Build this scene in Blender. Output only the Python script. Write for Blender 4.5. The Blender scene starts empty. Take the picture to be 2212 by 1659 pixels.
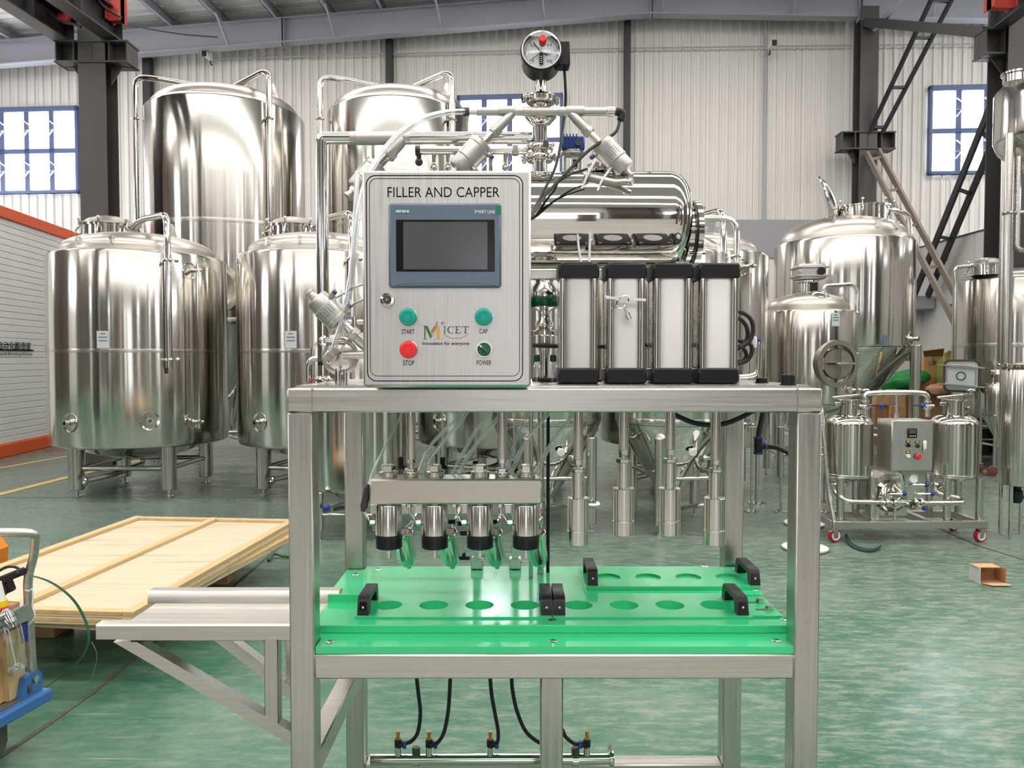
import bpy, bmesh, math, random
from mathutils import Vector, Matrix
random.seed(7)
PI = math.pi
SC = bpy.context.scene
COL = SC.collection

# ------------------------------------------------------------------ camera, world, light, exposure
F_PX, CX, CY, CAM_Z = 1650.0, 1106.0, 829.5, 1.45
PITCH = math.radians(1.892)
CP, SP = math.cos(PITCH), math.sin(PITCH)
cam = bpy.data.cameras.new('camera')
cam.sensor_width = 36.0
cam.sensor_fit = 'HORIZONTAL'
cam.lens = F_PX / 2212.0 * 36.0
cam.clip_start, cam.clip_end = 0.05, 200
cam_ob = bpy.data.objects.new('camera', cam)
cam_ob.location = (0, 0, CAM_Z)
cam_ob.rotation_euler = (PI / 2 - PITCH, 0, 0)
COL.objects.link(cam_ob)
SC.camera = cam_ob

world = bpy.data.worlds.new('world')
SC.world = world
world.use_nodes = True
bg = world.node_tree.nodes['Background']
bg.inputs[0].default_value = (0.82, 0.91, 1.0, 1)
bg.inputs[1].default_value = 3.0

SC.view_settings.view_transform = 'Standard'
SC.view_settings.look = 'None'
SC.view_settings.gamma = 1.0
SC.view_settings.use_curve_mapping = False
SC.view_settings.exposure = 0.20
try:
    SC.cycles.max_bounces = 7
    SC.cycles.diffuse_bounces = 3
    SC.cycles.glossy_bounces = 5
    SC.cycles.transmission_bounces = 4
    SC.cycles.transparent_max_bounces = 10
    SC.cycles.sample_clamp_indirect = 6.0
    SC.cycles.caustics_reflective = False
    SC.cycles.caustics_refractive = False
    SC.cycles.blur_glossy = 0.5
    SC.cycles.adaptive_threshold = 0.02
except Exception:
    pass

SKY_PANEL = 8.5      # daylight roof panels
WIN_PANE = 12.0        # bright panes of the hall windows

# ------------------------------------------------------------------ measuring helpers (photo pixel -> place, at a chosen depth)
def slope(py):
    yc = (CY - py) / F_PX
    return (yc * CP - SP) / (CP + yc * SP)
def P(px, py, Y):
    yc = (CY - py) / F_PX
    den = CP + yc * SP
    return Vector(((px - CX) / F_PX / den * Y, Y, CAM_Z + slope(py) * Y))
def XX(px, Y, py=830): return P(px, py, Y).x
def ZZ(py, Y): return CAM_Z + slope(py) * Y
def DD(py, z): return (z - CAM_Z) / slope(py)
def R(d): return math.radians(d)
V = Vector

# ------------------------------------------------------------------ geometry collector
def rounded(pts, rad, seg=5):
    pts = [V(p) for p in pts]
    if rad <= 0 or len(pts) < 3: return pts
    out = [pts[0]]
    for a, b, c in zip(pts, pts[1:], pts[2:]):
        d1, d2 = (a - b), (c - b)
        k = min(rad, d1.length * .49, d2.length * .49)
        p0, p1 = b + d1.normalized() * k, b + d2.normalized() * k
        for i in range(seg + 1):
            t = i / seg
            out.append(p0 * (1 - t) ** 2 + b * 2 * t * (1 - t) + p1 * t * t)
    out.append(pts[-1])
    return out
def spline(pts, seg=8):
    pts = [V(p) for p in pts]
    e = [pts[0] * 2 - pts[1]] + pts + [pts[-1] * 2 - pts[-2]]
    out = []
    for i in range(1, len(e) - 2):
        a, b, c, d = e[i - 1], e[i], e[i + 1], e[i + 2]
        for k in range(seg):
            t = k / seg
            out.append(.5 * ((2 * b) + (c - a) * t + (2 * a - 5 * b + 4 * c - d) * t * t + (3 * b - a - 3 * c + d) * t ** 3))
    out.append(pts[-1])
    return out

class G:
    def __init__(s):
        s.v, s.f, s.M = [], [], None
    def add(s, vs, fs):
        o = len(s.v)
        s.v += [(s.M @ V(v) if s.M else V(v)) for v in vs]
        s.f += [tuple(i + o for i in f) for f in fs]
        return s
    def box(s, x0, x1, y0, y1, z0, z1, b=0.0):
        if x0 > x1: x0, x1 = x1, x0
        if y0 > y1: y0, y1 = y1, y0
        if z0 > z1: z0, z1 = z1, z0
        lo, hi = (x0, y0, z0), (x1, y1, z1)
        if b <= 0:
            vs = [(x, y, z) for x in (x0, x1) for y in (y0, y1) for z in (z0, z1)]
            return s.add(vs, [(0, 1, 3, 2), (4, 6, 7, 5), (0, 4, 5, 1), (2, 3, 7, 6), (0, 2, 6, 4), (1, 5, 7, 3)])
        b = min(b, (x1 - x0) * .49, (y1 - y0) * .49, (z1 - z0) * .49)
        vs, idx = [], {}
        for c in [(i, j, k) for i in (0, 1) for j in (0, 1) for k in (0, 1)]:
            for k in range(3):
                p = [(lo[a] if c[a] == 0 else hi[a]) + (0 if a == k else (b if c[a] == 0 else -b)) for a in range(3)]
                idx[c, k] = len(vs); vs.append(p)
        fs = []
        for k in range(3):
            a, d = [q for q in range(3) if q != k]
            for sg in (0, 1):
                def cc(i, j):
                    c = [0, 0, 0]; c[k] = sg; c[a] = i; c[d] = j; return tuple(c)
                fs.append(tuple(idx[cc(i, j), k] for i, j in ((0, 0), (1, 0), (1, 1), (0, 1))))
        for m in range(3):
            k, l = [q for q in range(3) if q != m]
            for i in (0, 1):
                for j in (0, 1):
                    c = [0, 0, 0]; c[k] = i; c[l] = j
                    c1, c2 = list(c), list(c); c1[m] = 0; c2[m] = 1
                    c1, c2 = tuple(c1), tuple(c2)
                    fs.append((idx[c1, k], idx[c2, k], idx[c2, l], idx[c1, l]))
        for c in [(i, j, k) for i in (0, 1) for j in (0, 1) for k in (0, 1)]:
            fs.append((idx[c, 0], idx[c, 1], idx[c, 2]))
        return s.add(vs, fs)
    def cbox(s, c, sx, sy, sz, b=0.0, rot=None):
        old = s.M
        m = Matrix.Translation(V(c))
        if rot is not None: m = m @ rot
        s.M = (old @ m) if old else m
        s.box(-sx / 2, sx / 2, -sy / 2, sy / 2, -sz / 2, sz / 2, b)
        s.M = old
        return s
    def lathe(s, prof, org=(0, 0, 0), axis=(0, 0, 1), n=32, a0=0.0):
        q = V(axis).normalized().to_track_quat('Z', 'Y')
        org = V(org); vs, fs, rings = [], [], []
        for r, z in prof:
            if abs(r) < 1e-6:
                rings.append([len(vs)]); vs.append(org + q @ V((0, 0, z)))
            else:
                ring = []
                for i in range(n):
                    t = a0 + 2 * PI * i / n
                    ring.append(len(vs)); vs.append(org + q @ V((r * math.cos(t), r * math.sin(t), z)))
                rings.append(ring)
        for A, B in zip(rings, rings[1:]):
            if len(A) == 1 and len(B) == 1: continue
            for i in range(n):
                j = (i + 1) % n
                if len(A) == 1: fs.append((A[0], B[i], B[j]))
                elif len(B) == 1: fs.append((A[i], A[j], B[0]))
                else: fs.append((A[i], A[j], B[j], B[i]))
        return s.add(vs, fs)
    def cyl(s, p0, p1, r, r2=None, n=20, c=0.0, a0=0.0):
        p0, p1 = V(p0), V(p1); L = (p1 - p0).length
        r2 = r if r2 is None else r2
        if c > 0: prof = [(0, 0), (r - c, 0), (r, c), (r2, L - c), (r2 - c, L), (0, L)]
        else: prof = [(0, 0), (r, 0), (r2, L), (0, L)]
        return s.lathe(prof, p0, p1 - p0, n, a0)
    def hexa(s, p0, p1, r, c=0.002): return s.cyl(p0, p1, r, n=6, c=c)
    def tube(s, pts, r, n=10, fil=0.0, seg=5, closed=False):
        pts = rounded(pts, fil, seg) if fil > 0 else [V(p) for p in pts]
        q = [pts[0]]
        for p in pts[1:]:
            if (p - q[-1]).length > 1e-5: q.append(p)
        pts = q; m = len(pts)
        vs, fs = [], []
        T = []
        for i in range(m):
            if closed: t = pts[(i + 1) % m] - pts[i - 1]
            else: t = pts[min(i + 1, m - 1)] - pts[max(i - 1, 0)]
            T.append(t.normalized())
        up = V((0, 0, 1)) if abs(T[0].z) < .9 else V((1, 0, 0))
        N = (up - T[0] * up.dot(T[0])).normalized()
        rr = r if callable(r) else (lambda t: r)
        for i in range(m):
            N = (N - T[i] * N.dot(T[i])).normalized()
            B = T[i].cross(N)
            ri = rr(i / (m - 1))
            for k in range(n):
                a = 2 * PI * k / n
                vs.append(pts[i] + (N * math.cos(a) + B * math.sin(a)) * ri)
        for i in range(m if closed else m - 1):
            for k in range(n):
                a, b = i * n + k, i * n + (k + 1) % n
                j = (i + 1) % m
                fs.append((a, b, j * n + (k + 1) % n, j * n + k))
        if not closed:
            fs.append(tuple(range(n))); fs.append(tuple((m - 1) * n + k for k in range(n)))
        return s.add(vs, fs)
    def torus(s, c, axis, Rr, r, n=32, m=8):
        q = V(axis).normalized().to_track_quat('Z', 'Y')
        return s.tube([V(c) + q @ V((Rr * math.cos(2 * PI * i / n), Rr * math.sin(2 * PI * i / n), 0)) for i in range(n)], r, m, closed=True)
    def prism(s, poly, ext):
        poly = [V(p) for p in poly]; e = V(ext); n = len(poly)
        vs = poly + [p + e for p in poly]
        fs = [tuple(range(n)), tuple(range(n, 2 * n))] + [(i, (i + 1) % n, n + (i + 1) % n, n + i) for i in range(n)]
        return s.add(vs, fs)
    def ball(s, c, r, n=16, m=8, sz=1.0):
        return s.lathe([(r * math.sin(PI * i / m), -r * sz * math.cos(PI * i / m)) for i in range(m + 1)], c, (0, 0, 1), n)
    def bar(s, p0, p1, w, h, b=0.0, up=(0, 0, 1)):
        p0, p1 = V(p0), V(p1); d = p1 - p0; L = d.length; d.normalize()
        u = V(up)
        if abs(d.dot(u)) > .98: u = V((1, 0, 0))
        x = d.cross(u).normalized(); z = x.cross(d)
        m = Matrix((x, d, z)).transposed().to_4x4()
        m.translation = (p0 + p1) / 2
        old = s.M
        s.M = (old @ m) if old else m
        s.box(-w / 2, w / 2, -L / 2, L / 2, -h / 2, h / 2, b)
        s.M = old
        return s

ORG = {}
def mk(name, g, mat, parent=None, ang=38, label=None, cat=None, group=None, kind=None, flat=False, org=None):
    vs = g.v
    if parent is not None: o0 = ORG[parent.name]
    elif org is not None: o0 = V(org)
    else:
        xs, ys, zs = [p.x for p in vs], [p.y for p in vs], [p.z for p in vs]
        o0 = V(((min(xs) + max(xs)) / 2, (min(ys) + max(ys)) / 2, min(zs)))
    me = bpy.data.meshes.new(name)
    me.from_pydata([tuple(p - o0) for p in vs], [], g.f)
    bm = bmesh.new(); bm.from_mesh(me)
    bmesh.ops.recalc_face_normals(bm, faces=bm.faces)
    bm.to_mesh(me); bm.free()
    if not flat:
        me.shade_smooth(); me.set_sharp_from_angle(angle=math.radians(ang))
    ob = bpy.data.objects.new(name, me)
    COL.objects.link(ob)
    if mat is not None: me.materials.append(mat)
    if parent is not None: ob.parent = parent
    else: ob.location = o0
    ORG[ob.name] = o0
    tag(ob, label, cat, group, kind)
    return ob
def tag(ob, label=None, cat=None, group=None, kind=None):
    if label: ob['label'] = label
    if cat: ob['category'] = cat
    if group: ob['group'] = group
    if kind: ob['kind'] = kind
def thing(name, label, cat, loc=(0, 0, 0), group=None, kind=None):
    e = bpy.data.objects.new(name, None)
    e.empty_display_size = .1
    e.location = loc; COL.objects.link(e)
    ORG[e.name] = V(loc)
    tag(e, label, cat, group, kind)
    return e
def clone(root, loc, rotz=0.0, label=None, group=None):
    def cp(o, par):
        c = o.copy(); COL.objects.link(c)
        if par is not None: c.parent = par
        ORG[c.name] = V(ORG[o.name])
        for ch in o.children: cp(ch, c)
        return c
    r = cp(root, None)
    r.location = loc; r.rotation_euler = (0, 0, rotz)
    if label: r['label'] = label
    if group: r['group'] = group
    return r

_txt = bpy.data.curves.new('lettering_source', 'FONT')
_txo = bpy.data.objects.new('lettering_source', _txt)
def text(name, body, height, center, mat, parent=None, sx=1.0, ux=(1, 0, 0), uy=(0, 0, 1), align='CENTER', bold=0.0, ext=.0004, width=None, label=None):
    """flat lettering as a mesh, standing in the plane spanned by ux, uy"""
    _txt.body = body; _txt.size = 1.0; _txt.align_x = 'LEFT'; _txt.offset = bold; _txt.extrude = 0; _txt.resolution_u = 3
    COL.objects.link(_txo)
    dg = bpy.context.evaluated_depsgraph_get(); dg.update()
    me = bpy.data.meshes.new_from_object(_txo.evaluated_get(dg))
    COL.objects.unlink(_txo)
    pts = [v.co.copy() for v in me.vertices]; fs = [tuple(p.vertices) for p in me.polygons]
    bpy.data.meshes.remove(me)
    if not pts: return None
    x0, x1 = min(p.x for p in pts), max(p.x for p in pts)
    y0, y1 = min(p.y for p in pts), max(p.y for p in pts)
    k = height / (y1 - y0); kx = k * sx
    if width: kx = width / (x1 - x0)
    ux, uy = V(ux).normalized(), V(uy).normalized()
    nx = ux.cross(uy)
    ax = {'CENTER': (x0 + x1) / 2, 'LEFT': x0, 'RIGHT': x1}[align]
    g = G()
    g.add([V(center) + ux * ((p.x - ax) * kx) + uy * ((p.y - (y0 + y1) / 2) * k) + nx * ext for p in pts], fs)
    return mk(name, g, mat, parent, flat=True, label=label)
# ------------------------------------------------------------------ materials (all procedural)
def srgb(r, g, b):
    f = lambda c: (c / 255 / 12.92) if c / 255 <= .04045 else ((c / 255 + .055) / 1.055) ** 2.4
    return (f(r), f(g), f(b), 1)
def mat(name, col, rough=.5, metal=0.0, spec=.5, emit=None, coat=0.0, alpha=None, trans=0.0, ior=1.45):
    m = bpy.data.materials.new(name); m.use_nodes = True
    b = m.node_tree.nodes['Principled BSDF']
    b.inputs['Base Color'].default_value = col
    b.inputs['Roughness'].default_value = rough
    b.inputs['Metallic'].default_value = metal
    b.inputs['Specular IOR Level'].default_value = spec
    b.inputs['Coat Weight'].default_value = coat
    b.inputs['Transmission Weight'].default_value = trans
    b.inputs['IOR'].default_value = ior
    if emit:
        b.inputs['Emission Color'].default_value = col
        b.inputs['Emission Strength'].default_value = emit
    return m
def nd(m, t, **kw):
    n = m.node_tree.nodes.new(t)
    for k, v in kw.items(): setattr(n, k, v)
    return n
def lk(m, a, b): m.node_tree.links.new(a, b)
def noise(m, scale=(1, 1, 1), nscale=1.0, detail=4, rough=.55, rot=(0, 0, 0)):
    tc = nd(m, 'ShaderNodeTexCoord'); mp = nd(m, 'ShaderNodeMapping')
    mp.inputs['Scale'].default_value = scale; mp.inputs['Rotation'].default_value = rot
    lk(m, tc.outputs['Object'], mp.inputs['Vector'])
    n = nd(m, 'ShaderNodeTexNoise')
    n.inputs['Scale'].default_value = nscale; n.inputs['Detail'].default_value = detail; n.inputs['Roughness'].default_value = rough
    lk(m, mp.outputs['Vector'], n.inputs['Vector'])
    return n
def ramp(m, src, stops):
    r = nd(m, 'ShaderNodeValToRGB'); e = r.color_ramp.elements
    while len(e) < len(stops): e.new(.5)
    for q, (p, c) in zip(e, stops):
        q.position = p; q.color = c if isinstance(c, tuple) else (c, c, c, 1)
    lk(m, src, r.inputs['Fac']); return r
def vary(m, src, lo, hi, sock, a=.3, b=.7):
    r = ramp(m, src, [(a, lo), (b, hi)])
    lk(m, r.outputs['Color'], m.node_tree.nodes['Principled BSDF'].inputs[sock]); return r
def bump(m, src, strength, dist=.01):
    b = nd(m, 'ShaderNodeBump'); b.inputs['Strength'].default_value = strength; b.inputs['Distance'].default_value = dist
    lk(m, src, b.inputs['Height'])
    lk(m, b.outputs['Normal'], m.node_tree.nodes['Principled BSDF'].inputs['Normal']); return b

def brushed(name, col, rough, streak, amt=.12):
    m = mat(name, col, rough, 1.0)
    n = noise(m, streak, 1.0, 5, .65)
    c = col[:3]
    vary(m, n.outputs['Fac'], tuple(x * (1 - amt) for x in c) + (1,), tuple(min(1, x * (1 + amt)) for x in c) + (1,), 'Base Color')
    vary(m, n.outputs['Fac'], rough * .8, min(1, rough * 1.25), 'Roughness')
    return m
ST = (.72, .70, .665, 1)
M_FRAME_H = brushed('brushed_steel_horizontal', (.58, .56, .52, 1), .33, (3, 160, 160))
M_FRAME_V = brushed('brushed_steel_vertical', (.52, .505, .475, 1), .31, (160, 160, 3))
M_DOOR = brushed('brushed_steel_door', (.64, .62, .60, 1), .38, (420, 420, 5), .09)
M_DULL = brushed('worn_steel', (.58, .55, .48, 1), .38, (14, 14, 22), .07)
M_STEEL = mat('polished_steel', (.66, .645, .61, 1), .10, 1.0)
def turned(name, col, rough, an):
    m = mat(name, col, rough, 1.0)
    b = m.node_tree.nodes['Principled BSDF']
    b.inputs['Anisotropic'].default_value = an; b.inputs['Anisotropic Rotation'].default_value = .25
    t = nd(m, 'ShaderNodeTangent'); t.direction_type = 'RADIAL'; t.axis = 'Z'
    lk(m, t.outputs['Tangent'], b.inputs['Tangent'])
    return m
M_TURN = turned('turned_steel', (.68, .665, .63, 1), .16, .9)
M_MIRROR = mat('mirror_steel', (.70, .685, .65, 1), .045, 1.0)
M_SATIN = brushed('satin_steel', (.62, .60, .56, 1), .25, (40, 40, 40), .05)
M_CAST = brushed('cast_steel', (.48, .47, .45, 1), .40, (130, 130, 130), .06)
def tank_mat(name, col, rough, aniso, wob):
    m = mat(name, col, rough, 1.0)
    b = m.node_tree.nodes['Principled BSDF']
    b.inputs['Anisotropic'].default_value = aniso
    b.inputs['Anisotropic Rotation'].default_value = .25
    t = nd(m, 'ShaderNodeTangent'); t.direction_type = 'RADIAL'; t.axis = 'Z'
    lk(m, t.outputs['Tangent'], b.inputs['Tangent'])
    n = noise(m, (1.0, 1.0, .22), 2.6, 2, .5)
    bump(m, n.outputs['Fac'], wob, .02)
    n2 = noise(m, (1.5, 1.5, 60), 1.0, 4, .6)
    vary(m, n2.outputs['Fac'], rough * .94, rough * 1.06, 'Roughness')
    return m
M_TANK = tank_mat('tank_shell_steel', (.61, .585, .54, 1), .15, .90, .07)
M_TANKP = tank_mat('tank_polished_steel', (.56, .54, .50, 1), .15, .93, .06)
M_DOME = mat('tank_dome_steel', (.50, .475, .425, 1), .36, 1.0)
M_WELD = tank_mat('weld_band', (.52, .50, .465, 1), .24, .8, .03)
M_LEG = mat('leg_steel', (.58, .56, .52, 1), .22, 1.0)

M_BLACK = mat('black_plastic', (.010, .010, .012, 1), .38, 0, .4)
M_RUB = mat('black_rubber', (.015, .015, .016, 1), .5)
M_BLKM = mat('black_anodised', (.010, .010, .012, 1), .34, .0, .35)
M_BARREL = mat('barrel_white', (.88, .87, .85, 1), .38, .0)
M_BLUE = mat('blue_plastic', srgb(34, 62, 150), .35)
M_BLUEM = mat('blue_paint', srgb(30, 66, 140), .4)
M_BRASS = mat('brass', srgb(196, 150, 86), .28, 1.0)
M_WHITE = mat('white_plastic', (.80, .80, .78, 1), .4)
M_RED = mat('red_plastic', srgb(232, 50, 48), .32)
M_GBTN = mat('green_button', srgb(22, 158, 140), .35)
M_GSEL = mat('green_selector', srgb(0, 84, 48), .25)
M_INK = mat('black_ink', (.008, .008, .008, 1), .7, 0, .08)
M_HMI = mat('panel_grey', srgb(96, 112, 128), .35)
M_HMI2 = mat('panel_grey_light', srgb(110, 126, 140), .32)
M_BEZEL = mat('screen_bezel', (.006, .006, .007, 1), .16, 0, .3)
M_SCREEN = mat('screen_glass', (.085, .085, .095, 1), .12, 0, .4)
M_WINK = mat('white_ink', (.85, .88, .88, 1), .6)
M_TEAL = mat('teal_ink', srgb(20, 150, 130), .5)
M_LGREEN = mat('logo_green', srgb(52, 108, 62), .5)
M_LGOLD = mat('logo_gold', srgb(206, 166, 60), .5)
M_LBROWN = mat('logo_brown', srgb(168, 118, 52), .5)
def plastic_green():
    m = mat('green_polymer', srgb(66, 206, 140), .24, 0, .5)
    n = noise(m, (30, 6, 6), 1.0, 4, .6)
    vary(m, n.outputs['Fac'], .10, .20, 'Roughness')
    return m
M_GREEN = plastic_green()
def clear(name, tint, gl=.28, rough=.05, edge=.75):
    m = bpy.data.materials.new(name); m.use_nodes = True
    t = m.node_tree; t.nodes.clear()
    o = t.nodes.new('ShaderNodeOutputMaterial'); mx = t.nodes.new('ShaderNodeMixShader')
    tr = t.nodes.new('ShaderNodeBsdfTransparent'); gs = t.nodes.new('ShaderNodeBsdfGlossy'); lw = t.nodes.new('ShaderNodeLayerWeight')
    ma = t.nodes.new('ShaderNodeMath'); ma.operation = 'MULTIPLY_ADD'; ma.inputs[1].default_value = edge; ma.inputs[2].default_value = gl
    ma.use_clamp = True
    lw.inputs['Blend'].default_value = .35
    tr.inputs[0].default_value = tint; gs.inputs[0].default_value = (.95, .96, .97, 1); gs.inputs['Roughness'].default_value = rough
    t.links.new(lw.outputs['Facing'], ma.inputs[0]); t.links.new(ma.outputs[0], mx.inputs[0])
    t.links.new(tr.outputs[0], mx.inputs[1]); t.links.new(gs.outputs[0], mx.inputs[2]); t.links.new(mx.outputs[0], o.inputs['Surface'])
    return m
M_HOSE = clear('clear_hose', (.84, .86, .86, 1), .36, .22)
M_GLASS = clear('clear_glass', (.96, .97, .97, 1), .02, .04, .22)
M_BOTTLE = clear('clear_bottle', (.88, .89, .87, 1), .16, .08)
M_MILK = mat('milky_hose', (.82, .83, .82, 1), .35)

def wall_mat():
    m = mat('wall_sheet', (.74, .73, .70, 1), .42)
    n = noise(m, (.35, .35, .16), 1.0, 5, .6)
    vary(m, n.outputs['Fac'], (.68, .66, .62, 1), (.79, .77, .73, 1), 'Base Color')
    return m
M_WALL = wall_mat()
M_ROOF = mat('roof_sheet', (.60, .60, .58, 1), .5)
M_RAFTER = mat('grey_painted_steel', srgb(168, 169, 176), .5)
M_DARK = mat('dark_painted_steel', srgb(74, 72, 71), .45)
M_DARK2 = mat('black_painted_steel', srgb(44, 44, 48), .45)
M_TAN = mat('primer_steel', srgb(142, 130, 118), .5)
M_CRANERED = mat('crane_red', srgb(176, 60, 48), .5)
M_WFRAME = mat('window_frame_blue', srgb(88, 102, 140), .45)
M_PANE = mat('bright_pane', (.90, .93, 1.0, 1), .3, emit=WIN_PANE)
M_SKYP = mat('daylight_panel', (1.0, .95, .905, 1), .3, emit=SKY_PANEL)
M_ORANGE = mat('orange_trim', srgb(244, 96, 34), .45)
M_SIDING = mat('white_siding', srgb(247, 246, 243), .55)
M_PARTW = mat('partition_white', srgb(214, 213, 210), .6)
M_PARTG = mat('partition_grey', srgb(146, 147, 149), .55)
def wood():
    m = mat('plywood', srgb(232, 212, 170), .6)
    n = noise(m, (.8, 14, 14), 1.0, 5, .6)
    r = ramp(m, n.outputs['Fac'], [(.30, srgb(172, 146, 122)), (.42, srgb(200, 184, 158)), (.75, srgb(208, 194, 168))])
    lk(m, r.outputs['Color'], m.node_tree.nodes['Principled BSDF'].inputs['Base Color'])
    return m
M_PLY = wood()
def timber():
    m = mat('pine_batten', srgb(238, 216, 164), .55)
    n = noise(m, (20, 1.2, 20), 1.0, 4, .6)
    vary(m, n.outputs['Fac'], srgb(190, 162, 114), srgb(208, 184, 138), 'Base Color')
    return m
M_BATTEN = timber()
def carton(name, a, b):
    m = mat(name, a, .75)
    n = noise(m, (6, 6, 6), 1.0, 4, .6)
    vary(m, n.outputs['Fac'], a, b, 'Base Color')
    return m
M_CARTON = carton('cardboard', srgb(196, 152, 108), srgb(212, 172, 128))
M_CARTOND = carton('cardboard_brown', srgb(160, 112, 76), srgb(184, 136, 96))
M_GBAG = mat('green_bag', srgb(24, 132, 60), .35)
M_OBAG = mat('olive_bag', srgb(134, 128, 62), .45)
M_TROLB = mat('trolley_blue', srgb(58, 108, 166), .5)
M_GALV = brushed('galvanised_tube', (.52, .51, .49, 1), .38, (60, 60, 60), .16)
M_WHEEL = mat('red_wheel', srgb(170, 34, 48), .4)
M_GREYR = mat('grey_rubber', srgb(92, 90, 88), .6)
M_STRAP = mat('green_strap', srgb(44, 96, 68), .45)
M_FELT = mat('green_felt', srgb(22, 66, 58), .8)
M_PALLET = mat('orange_paint', srgb(226, 132, 40), .5)
M_YELLOW = mat('yellow_paint', srgb(214, 186, 116), .5)
M_YCAP = mat('yellow_cap', srgb(240, 196, 30), .4)
M_PAPER = mat('paper_label', srgb(196, 198, 198), .5)
M_LABEL = mat('silver_label', srgb(196, 206, 204), .4)
M_SEAM = mat('floor_seam', srgb(84, 84, 74), .8)
def floor_mat():
    m = mat('epoxy_floor', srgb(80, 140, 112), .30, 0, .60)
    b = m.node_tree.nodes['Principled BSDF']
    big = noise(m, (.55, .9, 1), 1.0, 5, .62)
    c1 = ramp(m, big.outputs['Fac'], [(.30, srgb(38, 90, 69)), (.45, srgb(55, 104, 82)), (.57, srgb(84, 120, 100)), (.74, srgb(118, 138, 122))])
    scuff = noise(m, (7.0, 22.0, 1), 1.0, 7, .76, (0, 0, .35))
    sm = ramp(m, scuff.outputs['Fac'], [(.46, 0.0), (.62, .72)])
    tc = nd(m, 'ShaderNodeTexCoord'); sep = nd(m, 'ShaderNodeSeparateXYZ'); lk(m, tc.outputs['Object'], sep.inputs[0])
    wob = nd(m, 'ShaderNodeMath', operation='MULTIPLY_ADD'); lk(m, big.outputs['Fac'], wob.inputs[0]); wob.inputs[1].default_value = 4.0
    lk(m, sep.outputs['X'], wob.inputs[2])
    wear = nd(m, 'ShaderNodeMapRange'); wear.inputs['From Min'].default_value = .6; wear.inputs['From Max'].default_value = 4.0
    wear.inputs['To Min'].default_value = .35; wear.inputs['To Max'].default_value = 1.0
    lk(m, wob.outputs[0], wear.inputs['Value'])
    sw = nd(m, 'ShaderNodeMath', operation='MULTIPLY'); lk(m, sm.outputs['Color'], sw.inputs[0]); lk(m, wear.outputs['Result'], sw.inputs[1])
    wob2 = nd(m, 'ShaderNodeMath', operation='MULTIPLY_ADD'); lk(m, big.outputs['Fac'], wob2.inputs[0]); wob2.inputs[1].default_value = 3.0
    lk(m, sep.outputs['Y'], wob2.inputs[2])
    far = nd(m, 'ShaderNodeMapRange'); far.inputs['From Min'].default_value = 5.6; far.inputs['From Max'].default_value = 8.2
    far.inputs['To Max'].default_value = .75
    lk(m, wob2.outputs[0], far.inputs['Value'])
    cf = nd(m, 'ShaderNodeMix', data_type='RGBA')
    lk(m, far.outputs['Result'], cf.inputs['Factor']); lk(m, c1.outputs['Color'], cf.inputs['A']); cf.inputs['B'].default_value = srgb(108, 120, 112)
    mx = nd(m, 'ShaderNodeMix', data_type='RGBA')
    lk(m, sw.outputs[0], mx.inputs['Factor']); lk(m, cf.outputs['Result'], mx.inputs['A']); mx.inputs['B'].default_value = srgb(152, 160, 146)
    dk = noise(m, (11.0, 4.0, 1), 1.0, 6, .75, (0, 0, -.5))
    dm = ramp(m, dk.outputs['Fac'], [(.30, .40), (.42, 0.0)])
    mx2 = nd(m, 'ShaderNodeMix', data_type='RGBA')
    lk(m, dm.outputs['Color'], mx2.inputs['Factor']); lk(m, mx.outputs['Result'], mx2.inputs['A']); mx2.inputs['B'].default_value = srgb(46, 76, 68)
    # fine scratches in two directions
    prev = mx2
    for rot, sc_ in ((.45, (1.2, 90, 1)), (-.75, (1.0, 75, 1)), (1.3, (1.4, 80, 1))):
        s1 = noise(m, sc_, 1.0, 2, .5, (0, 0, rot))
        sr = ramp(m, s1.outputs['Fac'], [(.70, 0.0), (.74, .5)])
        mm = nd(m, 'ShaderNodeMix', data_type='RGBA')
        lk(m, sr.outputs['Color'], mm.inputs['Factor']); lk(m, prev.outputs['Result'], mm.inputs['A']); mm.inputs['B'].default_value = srgb(168, 180, 164)
        prev = mm
    lk(m, prev.outputs['Result'], b.inputs['Base Color'])
    r1 = noise(m, (1.4, 3.0, 1), 1.0, 5, .7)
    vary(m, r1.outputs['Fac'], .16, .42, 'Roughness')
    bp = noise(m, (7, 9, 1), 1.0, 3, .6)
    bump(m, bp.outputs['Fac'], .10, .02)
    return m
M_FLOOR = floor_mat()

M_CASTRD = mat('castor_brown', srgb(112, 66, 62), .45)
M_DARKREF = mat('dark_cladding', srgb(86, 78, 72), .5)

def apron_mat():
    m = mat('concrete_apron', (.40, .385, .355, 1), .55, 0, .3)
    n = noise(m, (.8, .8, 1), 1.0, 5, .6)
    vary(m, n.outputs['Fac'], (.30, .302, .282, 1), (.41, .412, .385, 1), 'Base Color')
    return m
M_APRON = apron_mat()
# ------------------------------------------------------------------ the hall
YAW = R(4.0)
CA, SA = math.cos(YAW), math.sin(YAW)
def H(u, v, z): return V((u * CA + v * SA, -u * SA + v * CA, z))
MH = Matrix(((CA, SA, 0, 0), (-SA, CA, 0, 0), (0, 0, 1, 0), (0, 0, 0, 1)))
VB = 16.0
def WU(px, py, v=VB):
    """hall coordinates (u, z) of a photo point on the plane v = const"""
    yc = (CY - py) / F_PX
    dx = (px - CX) / F_PX / (CP + yc * SP)
    Y = v / (dx * SA + CA)
    X = dx * Y
    return X * CA - Y * SA, CAM_Z + slope(py) * Y
RIDGE_U = WU(1400, 34, 15.5)[0]
RIDGE_Z = WU(1400, 34, 15.5)[1]
def rz(u): return RIDGE_Z - .047 * abs(u - RIDGE_U)       # underside of the gable rafter
UL, UR, VR = -13.3, 13.3, -17.0
def hg():
    g = G(); g.M = MH.copy(); return g

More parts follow.
